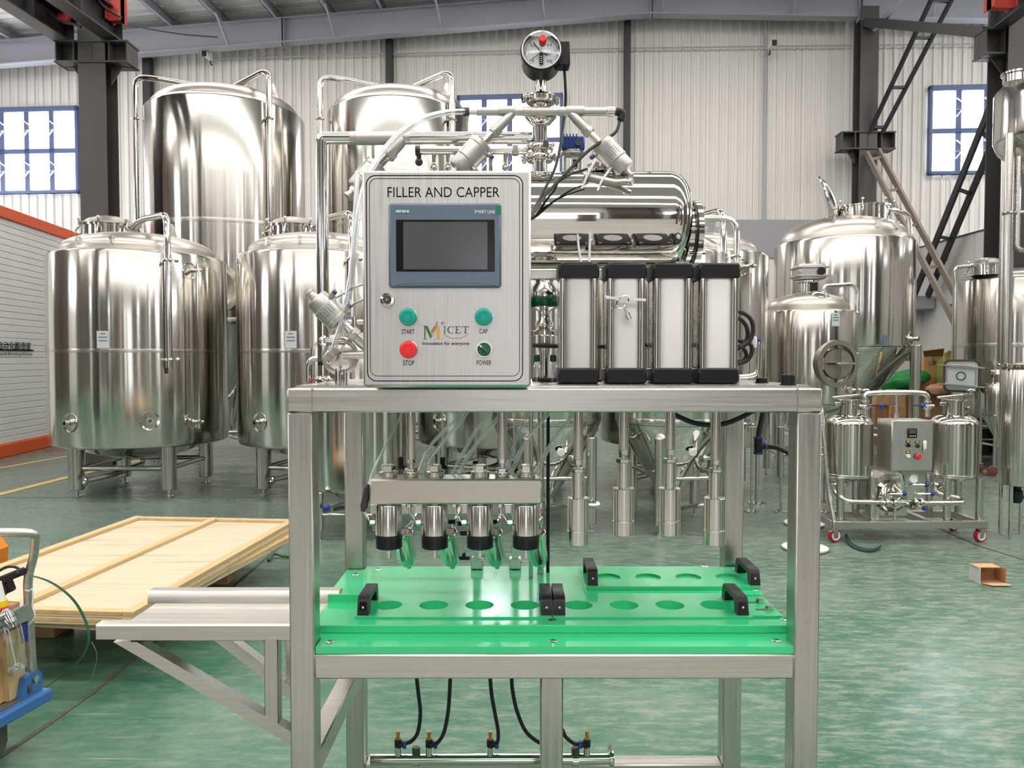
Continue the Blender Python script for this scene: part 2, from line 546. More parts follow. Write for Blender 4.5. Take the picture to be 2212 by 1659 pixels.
# floor
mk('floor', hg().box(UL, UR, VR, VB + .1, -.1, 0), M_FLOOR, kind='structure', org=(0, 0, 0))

mk('concrete_apron', hg().box(UL + .2, UR - .2, VR + .2, .35, .0, .004), M_APRON, bpy.data.objects['floor'])  # grey area added behind the camera to keep green out of the reflections
# back wall of profiled sheets
wall_back = mk('wall_back', hg().box(UL - .1, UR + .1, VB + .02, VB + .12, 0, 8.8), M_WALL, kind='structure', org=H(0, VB, 0))
PW, RS = .95, .19
def sheet_mesh():
    prof = []
    for k in range(5):
        c = (k + .5) * RS
        prof += [(c - RS / 2, 0), (c - .028, 0), (c - .013, -.030), (c + .013, -.030), (c + .028, 0), (c + RS / 2 - .006, 0), (c + RS / 2 - .003, .006)]
    vs = [(u, y, z) for (u, y) in prof for z in (0, 1)]
    fs = [(2 * i, 2 * i + 2, 2 * i + 3, 2 * i + 1) for i in range(len(prof) - 1)]
    me = bpy.data.meshes.new('wall_sheet'); me.from_pydata(vs, [], fs); me.materials.append(M_WALL)
    return me
SHEET = sheet_mesh()
def sheets(parent, u0, u1, base, ang, ztop):
    n = int(round((u1 - u0) / PW))
    for i in range(n):
        o = bpy.data.objects.new('wall_sheet', SHEET); COL.objects.link(o)
        u = u0 + i * PW
        o.parent = parent
        o.matrix_parent_inverse = parent.matrix_basis.inverted()
        o.location = base(u); o.rotation_euler = (0, 0, ang)
        o.scale = (1, 1, ztop(u + PW / 2))
sheets(wall_back, UL, UR, lambda u: H(u, VB, 0), -YAW, lambda u: rz(u) + .45)

# the other three walls, out of the picture, seen only as reflections
def ribbed(axis, a0, a1, pos, sign, z1):
    g = hg(); prof = []; x = a0
    while x < a1:
        prof += [(x, 0), (x + .10, 0), (x + .12, .03), (x + .15, .03), (x + .17, 0)]; x += .28
    vs = []
    for a, d in prof:
        for z in (0, z1):
            vs.append((pos + sign * d, a, z) if axis == 'v' else (a, pos + sign * d, z))
    return g.add(vs, [(2 * i, 2 * i + 2, 2 * i + 3, 2 * i + 1) for i in range(len(prof) - 1)])
WL = mk('wall_left', ribbed('v', VR, VB, UL, 1, 8.6), M_WALL, kind='structure', org=H(UL, 0, 0))
WR = mk('wall_right', ribbed('v', VR, VB, UR, -1, 8.6), M_WALL, kind='structure', org=H(UR, 0, 0))
WF = mk('wall_front', ribbed('u', UL, UR, VR, 1, 9.2), M_WALL, kind='structure', org=H(0, VR, 0))

# ceiling: profiled roof sheets on purlins
RT = .72
ceiling = thing('ceiling', None, None, H(0, 0, 8), kind='structure')
def roof_strip(v0, v1, u0, u1, ribs=True):
    g = hg(); prof = []
    n = max(1, int(round((v1 - v0) / .25))) if ribs else 1
    st = (v1 - v0) / n
    for k in range(n):
        a = v0 + k * st
        prof += ([(a, 0), (a + st - .09, 0), (a + st - .06, .04), (a + st - .03, .04)] if ribs else [(a, 0)])
    prof.append((v1, 0))
    vs = [(u, v, rz(u) + RT + d) for (v, d) in prof for u in (u0, u1)]
    return g.add(vs, [(2 * i, 2 * i + 2, 2 * i + 3, 2 * i + 1) for i in range(len(prof) - 1)])
for k in range(4):
    v0 = 12.3 + k
    mk('roof_sheet', roof_strip(v0, v0 + 1, UL - .3, RIDGE_U), M_ROOF, ceiling)
    mk('roof_sheet', roof_strip(v0, v0 + 1, RIDGE_U, UR + .3), M_ROOF, ceiling)
SKY_V = (11.3, 6.0, .6, -4.8, -10.2)  # unseen glowing strips; the one nearest the back wall is added to brighten it
edges = [12.3]
for sv in SKY_V: edges += [sv + .6, sv - .6]
edges.append(VR)
for i in range(0, len(edges) - 1):
    v1, v0 = edges[i], edges[i + 1]
    for (u0, u1) in ((UL - .3, RIDGE_U), (RIDGE_U, UR + .3)):
        if i % 2 == 0: mk('roof_sheet', roof_strip(v0, v1, u0, u1, False), M_ROOF, ceiling)
        else: mk('daylight_panel', roof_strip(v0, v1, u0, u1, False), M_SKYP, ceiling, label='translucent roof panel')  # glowing strips at SKY_V, the one nearest the back wall is added

# purlins under the roof
purl_us = [WU(px, py, 15.45)[0] for px, py in ((-130, 104), (25, 92), (190, 84), (372, 66), (482, 60), (597, 50), (712, 44), (824, 36), (942, 28), (1054, 18), (1165, 12), (1290, 4), (1420, 0), (1560, 0), (1700, 2), (1850, 6), (2000, 10), (2150, 16))]
for i, u in enumerate(purl_us):
    z = rz(u) + .50
    g = hg()
    g.box(u - .035, u + .035, 9.0, 15.95, z, z + .018).box(u - .035, u - .022, 9.0, 15.95, z, z + .20).box(u - .035, u + .035, 9.0, 15.95, z + .185, z + .20)
    mk('purlin', g, M_RAFTER, ceiling)
    if i % 2 == 0:
        g = hg(); g.bar((u + .05, 15.0, z + .02), (u + .12, 15.42, rz(u) + .04), .035, .035)
        mk('knee_brace', g, M_RAFTER, ceiling)

# gable rafter, an I-beam in two slopes with stiffeners
rafter = thing('trim_1', None, None, H(0, 15.5, 7.5), kind='structure')
for (u0, u1) in ((UL, RIDGE_U), (RIDGE_U, UR)):
    z0, z1 = rz(u0), rz(u1)
    for nm, (v0, v1, h0, h1) in (('web', (15.49, 15.51, .015, .485)), ('bottom_flange', (15.38, 15.62, 0, .02)), ('top_flange', (15.38, 15.62, .48, .50))):
        g = hg()
        g.add([(u0, v0, z0 + h0), (u1, v0, z1 + h0), (u1, v1, z1 + h0), (u0, v1, z0 + h0), (u0, v0, z0 + h1), (u1, v0, z1 + h1), (u1, v1, z1 + h1), (u0, v1, z0 + h1)],
              [(0, 1, 2, 3), (4, 5, 6, 7), (0, 1, 5, 4), (1, 2, 6, 5), (2, 3, 7, 6), (3, 0, 4, 7)])
        mk(nm, g, M_RAFTER, rafter, flat=True)
for px in (-60, 612, 1408, 1858):
    u = WU(px, 80, 15.45)[0]
    for d in (-.03, .03):
        g = hg(); g.box(u + d - .008, u + d + .008, 15.39, 15.61, rz(u) - .06, rz(u) + .5)
        mk('stiffener', g, M_RAFTER, rafter)

# wall posts and conduits on the back wall
def wall_post(px, w, m, z1=None, v=15.86, d=.16, name='wall_post', lab=None):
    u, _ = WU(px, 250, v)
    return mk(name, hg().box(u - w / 2, u + w / 2, v - d / 2, v + d / 2, 0, z1 or rz(u) + .1, .006), m, wall_back)
wall_post(321, .17, M_DARK2)
wall_post(842, .14, M_DARK2)
wall_post(1354, .13, M_DARK2)
pu = WU(1653, 250, 15.9)[0]
mk('conduit', hg().tube([(pu, 15.9, 2.2), (pu, 15.9, rz(pu) + .1)], .032, 8), M_RAFTER, wall_back)
cps = [H(*(lambda q: (q[0], 15.88, q[1]))(WU(px, py, 15.88))) for px, py in ((458, 131), (478, 126), (845, 116), (1130, 109), (1354, 104), (1655, 100), (1850, 98), (2010, 96), (2200, 94))]
mk('conduit', G().tube(cps, .014, 6), M_RAFTER, wall_back)
for px, py, d in ((452, 124, -1), (1665, 101, 1)):
    u, z = WU(px, py, 15.7)
    t = thing('security_camera', 'white security camera high on the wall, ' + ('above the tall tank at the left' if d < 0 else 'beside the grey conduit'), 'camera', H(u, 15.8, z))
    mk('body', hg().box(u - .05, u + .05, 15.52, 15.78, z - .05, z + .06, .02), M_WHITE, t)
    mk('lens_shade', hg().box(u - .045 + d * .02, u + .045 + d * .02, 15.49, 15.53, z - .05, z + .055, .01), M_BLACK, t)
    mk('bracket', hg().tube([(u, 15.75, z - .05), (u, 15.78, z - .13), (u, 15.84, z - .10)], .014, 6, .03), M_BLACK, t)

# windows of the hall
def window(n, u0, z0, z1, v, cols=4, w=2.22, rows=2, wall='back', stay=True):
    def q(a0, a1, d0, d1, h0, h1, b=0):
        g = hg()
        if wall == 'back': return g.box(a0, a1, v - d1, v - d0, h0, h1, b)
        if wall == 'front': return g.box(a0, a1, v + d0, v + d1, h0, h1, b)
        if wall == 'left': return g.box(v + d0, v + d1, a0, a1, h0, h1, b)
        return g.box(v - d1, v - d0, a0, a1, h0, h1, b)
    u1 = u0 + w
    base = {'back': H(u0 + w / 2, v, z0), 'front': H(u0 + w / 2, v, z0), 'left': H(v, u0 + w / 2, z0), 'right': H(v, u0 + w / 2, z0)}[wall]
    t = thing('window_%d' % n, None, None, base, kind='structure')
    fr = .07
    mk('window_frame', q(u0, u1, .03, .13, z1 - fr * 1.6, z1, .01), M_WFRAME, t)
    mk('window_frame', q(u0, u1, .03, .13, z0, z0 + fr, .01), M_WFRAME, t)
    mk('window_frame', q(u0, u0 + fr, .03, .13, z0, z1, .01), M_WFRAME, t)
    mk('window_frame', q(u1 - fr, u1, .03, .13, z0, z1, .01), M_WFRAME, t)
    cw = (w - fr) / cols; rh = (z1 - z0 - fr * 1.6) / rows
    for c in range(1, cols):
        mk('mullion', q(u0 + fr / 2 + c * cw - .055, u0 + fr / 2 + c * cw + .055, .05, .11, z0, z1), M_WFRAME, t)
    for r in range(1, rows):
        mk('mullion', q(u0, u1, .05, .11, z0 + fr / 2 + r * rh - .05, z0 + fr / 2 + r * rh + .05), M_WFRAME, t)
    for c in range(cols):
        for r in range(rows):
            mk('pane', q(u0 + fr / 2 + c * cw + .02, u0 + fr / 2 + (c + 1) * cw - .02, .055, .07, z0 + fr / 2 + r * rh + .02, z0 + fr / 2 + (r + 1) * rh - .02), M_PANE, t)
    if stay:
        for r in range(rows):
            zc = z0 + fr / 2 + (r + .5) * rh
            g = hg(); g.tube([(u0 + fr, v - .15, zc), (u1 - fr, v - .15, zc)], .008, 6)
            mk('opening_rod', g, M_RAFTER, t)
            for c in range(1, cols):
                uu = u0 + fr / 2 + c * cw
                g = hg(); g.bar((uu + .06, v - .14, zc + .01), (uu - .05, v - .14, zc - .14), .03, .02)
                mk('window_stay', g, M_WHITE, t)
                g = hg(); g.bar((uu - .05, v - .14, zc + .22), (uu + .06, v - .14, zc + .13), .03, .02)
                mk('window_stay', g, M_WHITE, t)
    return t
ua, za = WU(171, 230, 15.95); zb = WU(171, 418, 15.95)[1]
window(1, ua - 2.32, zb, za, VB, w=2.32)
ub, zc_ = WU(988, 208, 15.95); uc = WU(1216, 208, 15.95)[0]
window(2, ub, zc_ - (za - zb), zc_, VB, w=uc - ub)
ud, ze = WU(2005, 187, 15.95); zf = WU(2005, 379, 15.95)[1]
window(3, ud, zf, ze, VB, w=2.2)
# windows in the walls that only reflections show
k = 4
for uu in (-8.2, 7.7):
    window(k, uu, 3.2, 5.4, VR, 4, 2.2, 2, 'front', False); k += 1
for vv in (-14.5, -8, 1.2, 8.5, 12.6):
    window(k, vv, 3.6, 5.6, UL, 4, 2.2, 2, 'left', False); k += 1
    window(k, vv, 3.6, 5.6, UR, 4, 2.2, 2, 'right', False); k += 1
# unseen loading door added behind the camera, filled by a glowing panel
dg_ = hg(); dg_.box(-.2, 4.2, VR + .05, VR + .09, .02, 4.6)
door = thing('door_1', None, None, H(2, VR, 0), kind='structure')
mk('daylight_curtain', dg_, mat('door_daylight', (.88, .94, 1, 1), .4, emit=1.5), door, label='translucent strip curtain of the loading door')
for (a, b_, c, d) in ((-.4, -.2, 0, 4.8), (4.2, 4.4, 0, 4.8), (-.4, 4.4, 4.6, 4.85)):
    mk('door_frame', hg().box(a, b_, VR + .03, VR + .14, c, d), M_DARK, door)

# posts on the unseen walls and the crane columns behind the camera, added for dark stripes in the reflections
for uu in (-12.2, -8.7, -5.7, -2.7, -.9, 4.9, 7.3, 10.2):
    mk('wall_post', hg().box(uu - .22, uu + .22, VR + .05, VR + .35, 0, 8.6), M_DARK, WF)  # added unseen post, a dark stripe for the reflections
for vv in (-14, -9.2, -4.2, .8, 5.8, 10.8):
    mk('wall_post', hg().box(UL + .05, UL + .35, vv - .22, vv + .22, 0, 7.8), M_DARK, WL)  # added unseen post, a dark stripe for the reflections
    mk('wall_post', hg().box(UR - .35, UR - .05, vv - .22, vv + .22, 0, 7.8), M_DARK, WR)  # added unseen post, a dark stripe for the reflections
for (a, b_, h_) in ((UL + .1, -8.9, 8.4), (-5.0, -3.2, 8.8), (5.1, 7.2, 8.8), (10.3, UR - .1, 8.4)):  # dark sheets added on the unseen walls to deepen reflections in the metal
    mk('dark_cladding', hg().box(a, b_, VR + .04, VR + .12, 0, h_), M_DARKREF, WF)
for (a, b_) in ((-12.2, -8.2), (-5.6, 1.0), (3.6, 8.3)):
    mk('dark_cladding', hg().box(UL + .04, UL + .12, a, b_, 0, 7.4), M_DARKREF, WL)
    mk('dark_cladding', hg().box(UR - .12, UR - .04, a, b_, 0, 7.4), M_DARKREF, WR)
scr = thing('partition_rear', None, None, (0, -3, 0), kind='structure')  # free-standing dark panels added out of view so the steel reflects dark bands
for (x0, x1, y0, y1, h_) in ((-6.2, -4.4, -3.0, -2.9, 2.6), (-3.3, -2.5, -4.6, -4.5, 2.4), (-1.7, -1.1, -8.0, -7.9, 2.6), (1.0, 1.5, -7.5, -7.4, 2.4), (2.5, 3.4, -3.9, -3.8, 2.5), (4.3, 6.0, -2.6, -2.5, 2.6), (-4.1, -4.0, -.6, .8, 2.4), (-4.9, -4.8, 2.0, 3.0, 2.6), (4.0, 4.1, -.4, .5, 2.4), (5.6, 5.7, 1.4, 3.2, 2.6)):
    mk('dark_panel', G().box(x0, x1, y0, y1, 0, h_), M_DARKREF, scr)
nt = 2
for (x, y) in ((-6.0, 4.4), (-6.4, -1.5), (-6.8, -7.5), (-7.2, -13.5), (7.3, 5.6), (6.7, -.4), (6.3, -6.4), (5.9, -12.4)):
    g = G(); g.box(x - .25, x + .25, y - .22, y - .19, 0, 7.4).box(x - .25, x + .25, y + .19, y + .22, 0, 7.4).box(x - .012, x + .012, y - .2, y + .2, 0, 7.4).box(x - .5, x + .5, y - .18, y + .18, 5.5, 5.9)
    mk('trim_%d' % nt, g, M_DARK, kind='structure', flat=True); nt += 1
for i, (a, b_) in enumerate(((-8.4, -5.9), (5.2, 7.1), (8.0, 10.0))):  # brown slabs added on the unseen wall as dark areas for the reflections
    mk('door_%d' % (i + 2), hg().box(a, b_, VR + .10, VR + .16, 0, 4.2 if i else 3.4), mat('shutter_brown', srgb(74, 62, 54), .5), kind='structure')
# crane columns, corbels, runway beams
def i_col(c, w, z1, m=M_DARK):
    g = G()
    x, y = c
    g.box(x - w / 2, x + w / 2, y - w * .45, y - w * .45 + .02, 0, z1)
    g.box(x - w / 2, x + w / 2, y + w * .45 - .02, y + w * .45, 0, z1)
    g.box(x - .009, x + .009, y - w * .45 + .02, y + w * .45 - .02, 0, z1)
    return g
def corbel(c, w, z0, z1, par, m=M_DARK, dep=.30):
    x, y = c
    g = G(); g.box(x - w / 2, x + w / 2, y - dep / 2 - .03, y + dep / 2, z1 - .022, z1); mk('corbel_flange', g, m, par)
    g = G(); g.box(x - w / 2, x + w / 2, y - dep / 2 - .03, y + dep / 2, z0, z0 + .022); mk('corbel_flange', g, m, par)
    g = G(); g.box(x - w / 2 + .01, x + w / 2 - .01, y - .01, y + .01, z0, z1); mk('corbel_web', g, m, par)
    for k in range(5):
        xx = x - w / 2 + .02 + (w - .04) * k / 4
        g = G(); g.box(xx - .008, xx + .008, y - dep / 2 - .02, y + dep / 2 - .02, z0, z1); mk('stiffener', g, m, par)
    for sgn in (-1, 1):
        g = G(); g.prism([(x + sgn * w * .18, y - .012, z0), (x + sgn * w * .34, y - .012, z0), (x + sgn * w * .18, y - .012, z0 - .24)], (0, .024, 0)); mk('gusset', g, m, par)
def col_at(name, lab, px0, px1, py, Y, ztop, cpx, cpy):
    c = (P((px0 + px1) / 2, py, Y).x, Y)
    t = thing(name, lab, 'column', (c[0], c[1], 0), kind=None)
    w = (px1 - px0) / F_PX * Y
    mk('shaft', i_col(c, w, ztop), M_DARK, t, flat=True)
    corbel(c, (cpx[1] - cpx[0]) / F_PX * Y, ZZ(cpy[1], Y), ZZ(cpy[0], Y), t)
    return t, c, w
COLL = col_at('steel_column', 'dark steel column with crane corbel behind the leftmost tank', 186, 243, 300, 10.4, 6.95, (130, 285), (98, 145))
COLM = col_at('steel_column', 'dark steel column on the back wall with lattice braces', 1849, 1887, 300, 15.0, 8.2, (1811, 1926), (289, 327))
COLR = col_at('steel_column', 'dark steel column at the right edge with crane beam on top', 2152, 2232, 300, 11.5, 7.6, (2126, 2290), (70, 126))
def runway(lab, px, py, Y, back, h, dirn=(SA, CA), par=None):
    p = P(px, py, Y); q = V((p.x - dirn[0] / dirn[1] * back, Y - back, p.z))
    t = thing('crane_beam', lab, 'beam', (p.x, p.y, p.z))
    d = (q - p)
    n = V((d.y, -d.x, 0)).normalized()
    for nm, off, w_, z0, z1 in (('web', 0, .012, .02, h), ('bottom_flange', 0, .22, 0, .02), ('top_flange', 0, .24, h, h + .02)):
        g = G(); g.bar(p + V((0, 0, (z0 + z1) / 2)), q + V((0, 0, (z0 + z1) / 2)), w_, z1 - z0); mk(nm, g, M_DARK2 if nm == 'web' else M_DARK, t)
    for k in range(5):
        c = p + d * (k / 4 * .96 + .01)
        for sg in (-1, 1):
            g = G(); g.bar(c + V((0, 0, .02)) + n * sg * .055, c + V((0, 0, h)) + n * sg * .055, .1, .012, up=d); mk('stiffener', g, M_DARK, t)
    return t
runway('dark crane runway beam running off the top left corner', 147, 97, 10.42, 3.2, .34)
runway('dark crane runway beam seated on the left column corbel', 252, 94, 10.42, 3.6, .36)
runway('dark crane runway beam running off the top right corner', 2152, 68, 11.45, 3.0, .40)
def red_stop(lab, pxa, pya, pxb, pyb, Y):
    p, q = P(pxa, pya, Y), P(pxb, pyb, Y)
    g = G(); g.box(p.x, q.x, Y - .05, Y + .05, q.z, p.z + .5); g.box(p.x, p.x + .015, Y - .12, Y + .12, q.z, p.z + .5); g.box(q.x - .015, q.x, Y - .12, Y + .12, q.z, p.z + .5)
    mk('crane_end_stop', g, M_CRANERED, label=lab, cat='end stop', flat=True)
red_stop('red steel end stop behind the outer crane beam top left', 124, -10, 158, 50, 10.25)
red_stop('red steel end stop on the inner crane beam top left', 236, -10, 265, 48, 10.2)
red_stop('red steel end stop on the crane beam top right', 2137, -10, 2185, 20, 10.6)
# cable lying along the left crane beam
cb = [P(px, py, 10.0) for px, py in ((70, 2), (100, 25), (130, 45), (158, 52), (175, 58))]
mk('crane_cable', G().tube(spline(cb), .018, 6), M_RUB, label='black cable sagging along the left crane beams', cat='cable')
cb = [P(px, py, 9.9) for px, py in ((208, -4), (228, 18), (240, 25), (262, 38))]
mk('crane_cable', G().tube(spline(cb), .016, 6), M_RUB, label='short black cable on the inner left crane beam', cat='cable')
# wire from the left crane across the rafter
cb = [P(px, py, 12.5) for px, py in ((268, 50), (320, 62), (395, 74), (470, 80))]
mk('roof_wire', G().tube(spline(cb), .012, 6), M_RUB, label='thin black wire strung in front of the roof beam at the left', cat='wire')

# lattice braces between the two right-hand columns
def lattice(lab, a, b, c, d, rungs, m, wd=.13):
    """a-b: near rail ends, c-d: far rail ends (photo point + depth)"""
    A, B, C, D = [P(*q) for q in (a, b, c, d)]
    t = thing('lattice_brace', lab, 'brace', tuple((B + D) / 2))
    for p, q in ((A, B), (C, D)):
        dd = (q - p).normalized()
        g = G(); g.bar(p, q, wd * .35, wd, 0, (0, 1, 0)); mk('rail', g, m, t)
    for k in rungs:
        p, q = A.lerp(B, k), C.lerp(D, k)
        g = G(); g.bar(p, q, .05, .05); mk('rung', g, m, t)
    return t
lattice('dark lattice brace rising to the roof above the wall corbel', (2030, -40, 13.6), (1878, 287, 14.85), (2076, -40, 13.6), (1906, 287, 14.85), (.12, .35, .68, .96), M_DARK2)
lattice('tan lattice brace slanting down from the wall corbel', (1872, 332, 14.8), (2070, 712, 12.6), (1898, 326, 14.8), (2104, 712, 12.6), (.04, .24, .45, .68, .88), M_TAN)
lattice('dark lattice brace falling from the right column to the floor wall', (2160, 178, 11.9), (1974, 640, 14.3), (2190, 200, 11.9), (2004, 640, 14.3), (.20, .45, .68, .88), M_DARK2)
p0, p1 = P(1872, 48, 14.8), P(2128, 70, 11.8)
mk('tie_beam', G().bar(p0, p1, .12, .16), M_DARK, label='dark horizontal tie beam joining the two right columns', cat='beam')
p0, p1 = P(1960, -8, 13.4), P(1888, 62, 14.8)
mk('roof_strut', G().bar(p0, p1, .06, .09), M_RAFTER, label='grey diagonal strut from roof to the wall column', cat='strut')
for px in (1978, 2000):
    p = P(px, 634, 14.3)
g = G(); q = P(1995, 640, 14.5); g.box(q.x - .35, min(q.x + .5, 7.92), 14.35, 14.75, q.z - .25, q.z, .01)
mk('brace_foot', g, M_RAFTER, label='grey bracket block under the foot of the dark brace', cat='bracket')

# partitions along the right-hand side
zp = ZZ(475, 14.55)
xa, xb = XX(1440, 14.55), XX(1985, 14.55)
pb = thing('partition_back', None, None, (xa, 14.6, 0), kind='structure')
mk('fascia', G().box(xa, XX(1795, 14.55), 14.52, 14.64, ZZ(557, 14.55), zp), M_PARTG, pb)
mk('panel', G().box(xa, XX(1795, 14.55), 14.55, 14.64, 0, ZZ(557, 14.55)), M_PARTW, pb)
XPR = 7.95
hp = CAM_Z + slope(538) * (XPR / (P(1980, 538, 1).x))
pr = thing('partition_right', None, None, (XPR, 12, 0), kind='structure')
for k in range(5):
    y0 = 5.4 + k * 1.95
    mk('panel', G().box(XPR, XPR + .1, y0 + .006, y0 + 1.944, 0, hp), M_PARTW, pr)
mk('top_trim', G().box(XPR - .01, XPR + .11, 5.4, 15.1, hp, hp + .03), M_DARK, pr)
# the low wall below the braces
zl = ZZ(640, 14.85)
mk('wall_low', G().box(XX(1790, 14.85), XPR, 14.80, 14.98, 0, zl), M_PARTW, kind='structure')
wy = [P(px, py, 14.2) for px, py in ((2072, 520), (2082, 535), (2094, 545), (2098, 560), (2092, 566), (2090, 556), (2098, 548), (2104, 530), (2115, 508))]
mk('loose_wire', G().tube(spline([V((min(p.x, XPR - .02), p.y - .2, p.z)) for p in wy]), .012, 6), M_RAFTER, label='thin grey wire hanging on the white partition', cat='wire')
# ------------------------------------------------------------------ white room unit with orange edges on the left
A = V((-7.28, 9.2, 0)); B = P(177, 948, 13.8); B.z = 0
dv = (B - A); LN = dv.length; dv.normalize()
HC = ZZ(510, 13.8)
nv = V((dv.y, -dv.x, 0))
unit = thing('room_unit', 'white clad room unit with orange edges and black lettering at the left', 'container', tuple(A.lerp(B, .5)))
MU = Matrix((dv, -nv, V((0, 0, 1)))).transposed().to_4x4(); MU.translation = A     # local x along the front, -y towards the hall
def ug():
    g = G(); g.M = MU.copy(); return g
mk('core', ug().box(0, LN, .03, 2.3, .10, HC - .05), M_SIDING, unit)
mk('bottom_rail', ug().box(-.02, LN + .03, -.05, .12, .0, .19, .01), M_ORANGE, unit)
mk('top_rail', ug().box(-.02, LN + .03, -.05, .12, HC - .13, HC + .04, .01), M_ORANGE, unit)
mk('corner_cap', ug().box(LN - .04, LN + .06, -.07, .16, HC - .30, HC - .06, .01), M_ORANGE, unit)
n = 34; h = (HC - .13 - .19) / n
me = None
for k in range(n):
    z0 = .19 + k * h
    if me is None:
        o = mk('siding_plank', ug().add([(0, .0, z0 + .002), (LN, .0, z0 + .002), (LN, -.012, z0 + .008), (0, -.012, z0 + .008), (0, -.012, z0 + h * .9), (LN, -.012, z0 + h * .9), (LN, -.004, z0 + h), (0, -.004, z0 + h)],
               [(0, 1, 2, 3), (3, 2, 5, 4), (4, 5, 6, 7), (0, 3, 4, 7), (1, 6, 5, 2), (0, 7, 6, 1)]), M_SIDING, unit, flat=True)
        me = o.data
    else:
        o = bpy.data.objects.new('siding_plank', me); COL.objects.link(o); o.parent = unit; o.location = (0, 0, k * h)
def unit_at(px, py):
    d = P(px, py, 1) - V((0, 0, CAM_Z))
    o = V((0, 0, CAM_Z)); a = A - nv * 0
    t = (a - o).dot(nv) / d.dot(nv)
    return o + d * t
out = nv if nv.x > 0 else -nv
c1, c2 = unit_at(63, 748), unit_at(66, 765.5)
w1, w2 = (unit_at(63, 748) - unit_at(-9, 748)).length, (unit_at(66, 765) - unit_at(-34, 765)).length
text('lettering', '自动化酿造室', .125, c1 + out * .03, M_INK, unit, ux=dv, uy=(0, 0, 1), align='RIGHT', bold=.012, ext=0, width=w1)
g = G(); e = unit_at(68, 757) + out * .028
g.bar(e, e - dv * 1.6, .012, .02); mk('lettering_rule', g, M_INK, unit)
text('lettering', 'Automated Brewing House', .062, c2 + out * .03, M_INK, unit, ux=dv, uy=(0, 0, 1), align='RIGHT', ext=0, width=w2)
# yellow floor lines and seams
def fline(pts, w, m, name='floor_marking', z=.003, label=None):
    g = G()
    for (a, b) in zip(pts, pts[1:]):
        a, b = V(a), V(b); n_ = V((b.y - a.y, a.x - b.x, 0)).normalized() * w / 2
        g.add([(a.x + n_.x, a.y + n_.y, z), (b.x + n_.x, b.y + n_.y, z), (b.x - n_.x, b.y - n_.y, z), (a.x - n_.x, a.y - n_.y, z)], [(0, 1, 2, 3)])
    return mk(name, g, m, bpy.data.objects['floor'], flat=True)
def FP(px, py): p = P(px, py, DD(py, 0)); return V((p.x, p.y, 0))
fline([FP(-60, 1022), FP(150, 985)], .09, M_YELLOW)
fline([FP(-60, 1083), FP(150, 1030), FP(420, 968)], .11, M_YELLOW)
fline([FP(2104, 1012), FP(2230, 1046)], .13, M_YELLOW)
fline([FP(-20, 1650), FP(90, 1575), FP(200, 1497), FP(310, 1405), FP(470, 1295), FP(640, 1150)], .022, M_SEAM, 'floor_seam')
fline([FP(1980, 1120), FP(2110, 1178), FP(2260, 1225)], .014, M_SEAM, 'floor_seam')
fline([FP(-40, 1075), FP(500, 1075), FP(620, 1074)], .012, M_SEAM, 'floor_seam')
# ------------------------------------------------------------------ tanks
def dome_prof(rs, z0, h, n=9, r1=0.0):
    out = []
    for i in range(n + 1):
        t = i / n * PI / 2
        r = rs * math.cos(t) ** .92 if i < n else 0
        if r < r1: break
        out.append((r, z0 + h * math.sin(t)))
    return out
def shell_prof(r, z0, z1, e=.02):
    return [(r - e * 1.6, z0 - e * .5), (r - e * .4, z0), (r, z0 + e), (r, z0 + (z1 - z0) * .33), (r, z0 + (z1 - z0) * .66), (r, z1 - e), (r - e * .4, z1 - e * .2), (r - e, z1)]
def polar(c, r, a, z): return V((c[0] + r * math.cos(a), c[1] + r * math.sin(a), z))
def ring_clamp(par, c, axis, r, w=.02, m=None, name='pipe_clamp'):
    a = V(axis).normalized()
    g = G(); g.lathe([(r * .8, -w / 2), (r, -w / 2), (r * 1.12, 0), (r, w / 2), (r * .8, w / 2)], c, axis, 20)
    return mk(name, g, m or M_STEEL, par)
def tank_legs(t, c, pts, r, ztop, foot=.07, brace=None, br=.02):
    for (x, y) in pts:
        g = G(); g.cyl((c[0] + x, c[1] + y, foot), (c[0] + x, c[1] + y, ztop), r, n=20, c=.006)
        l = mk('leg', g, M_LEG, t)
        g = G(); g.cyl((c[0] + x, c[1] + y, .012), (c[0] + x, c[1] + y, foot + .01), r * .28, n=10).cyl((c[0] + x, c[1] + y, 0), (c[0] + x, c[1] + y, .014), r * .62, n=14)
        mk('foot', g, M_STEEL, l)
    if brace:
        n = len(pts)
        for i in range(n):
            a, b = pts[i], pts[(i + 1) % n]
            g = G(); g.cyl((c[0] + a[0], c[1] + a[1], brace), (c[0] + b[0], c[1] + b[1], brace), br, n=12)
            mk('brace_rail', g, M_LEG, t)
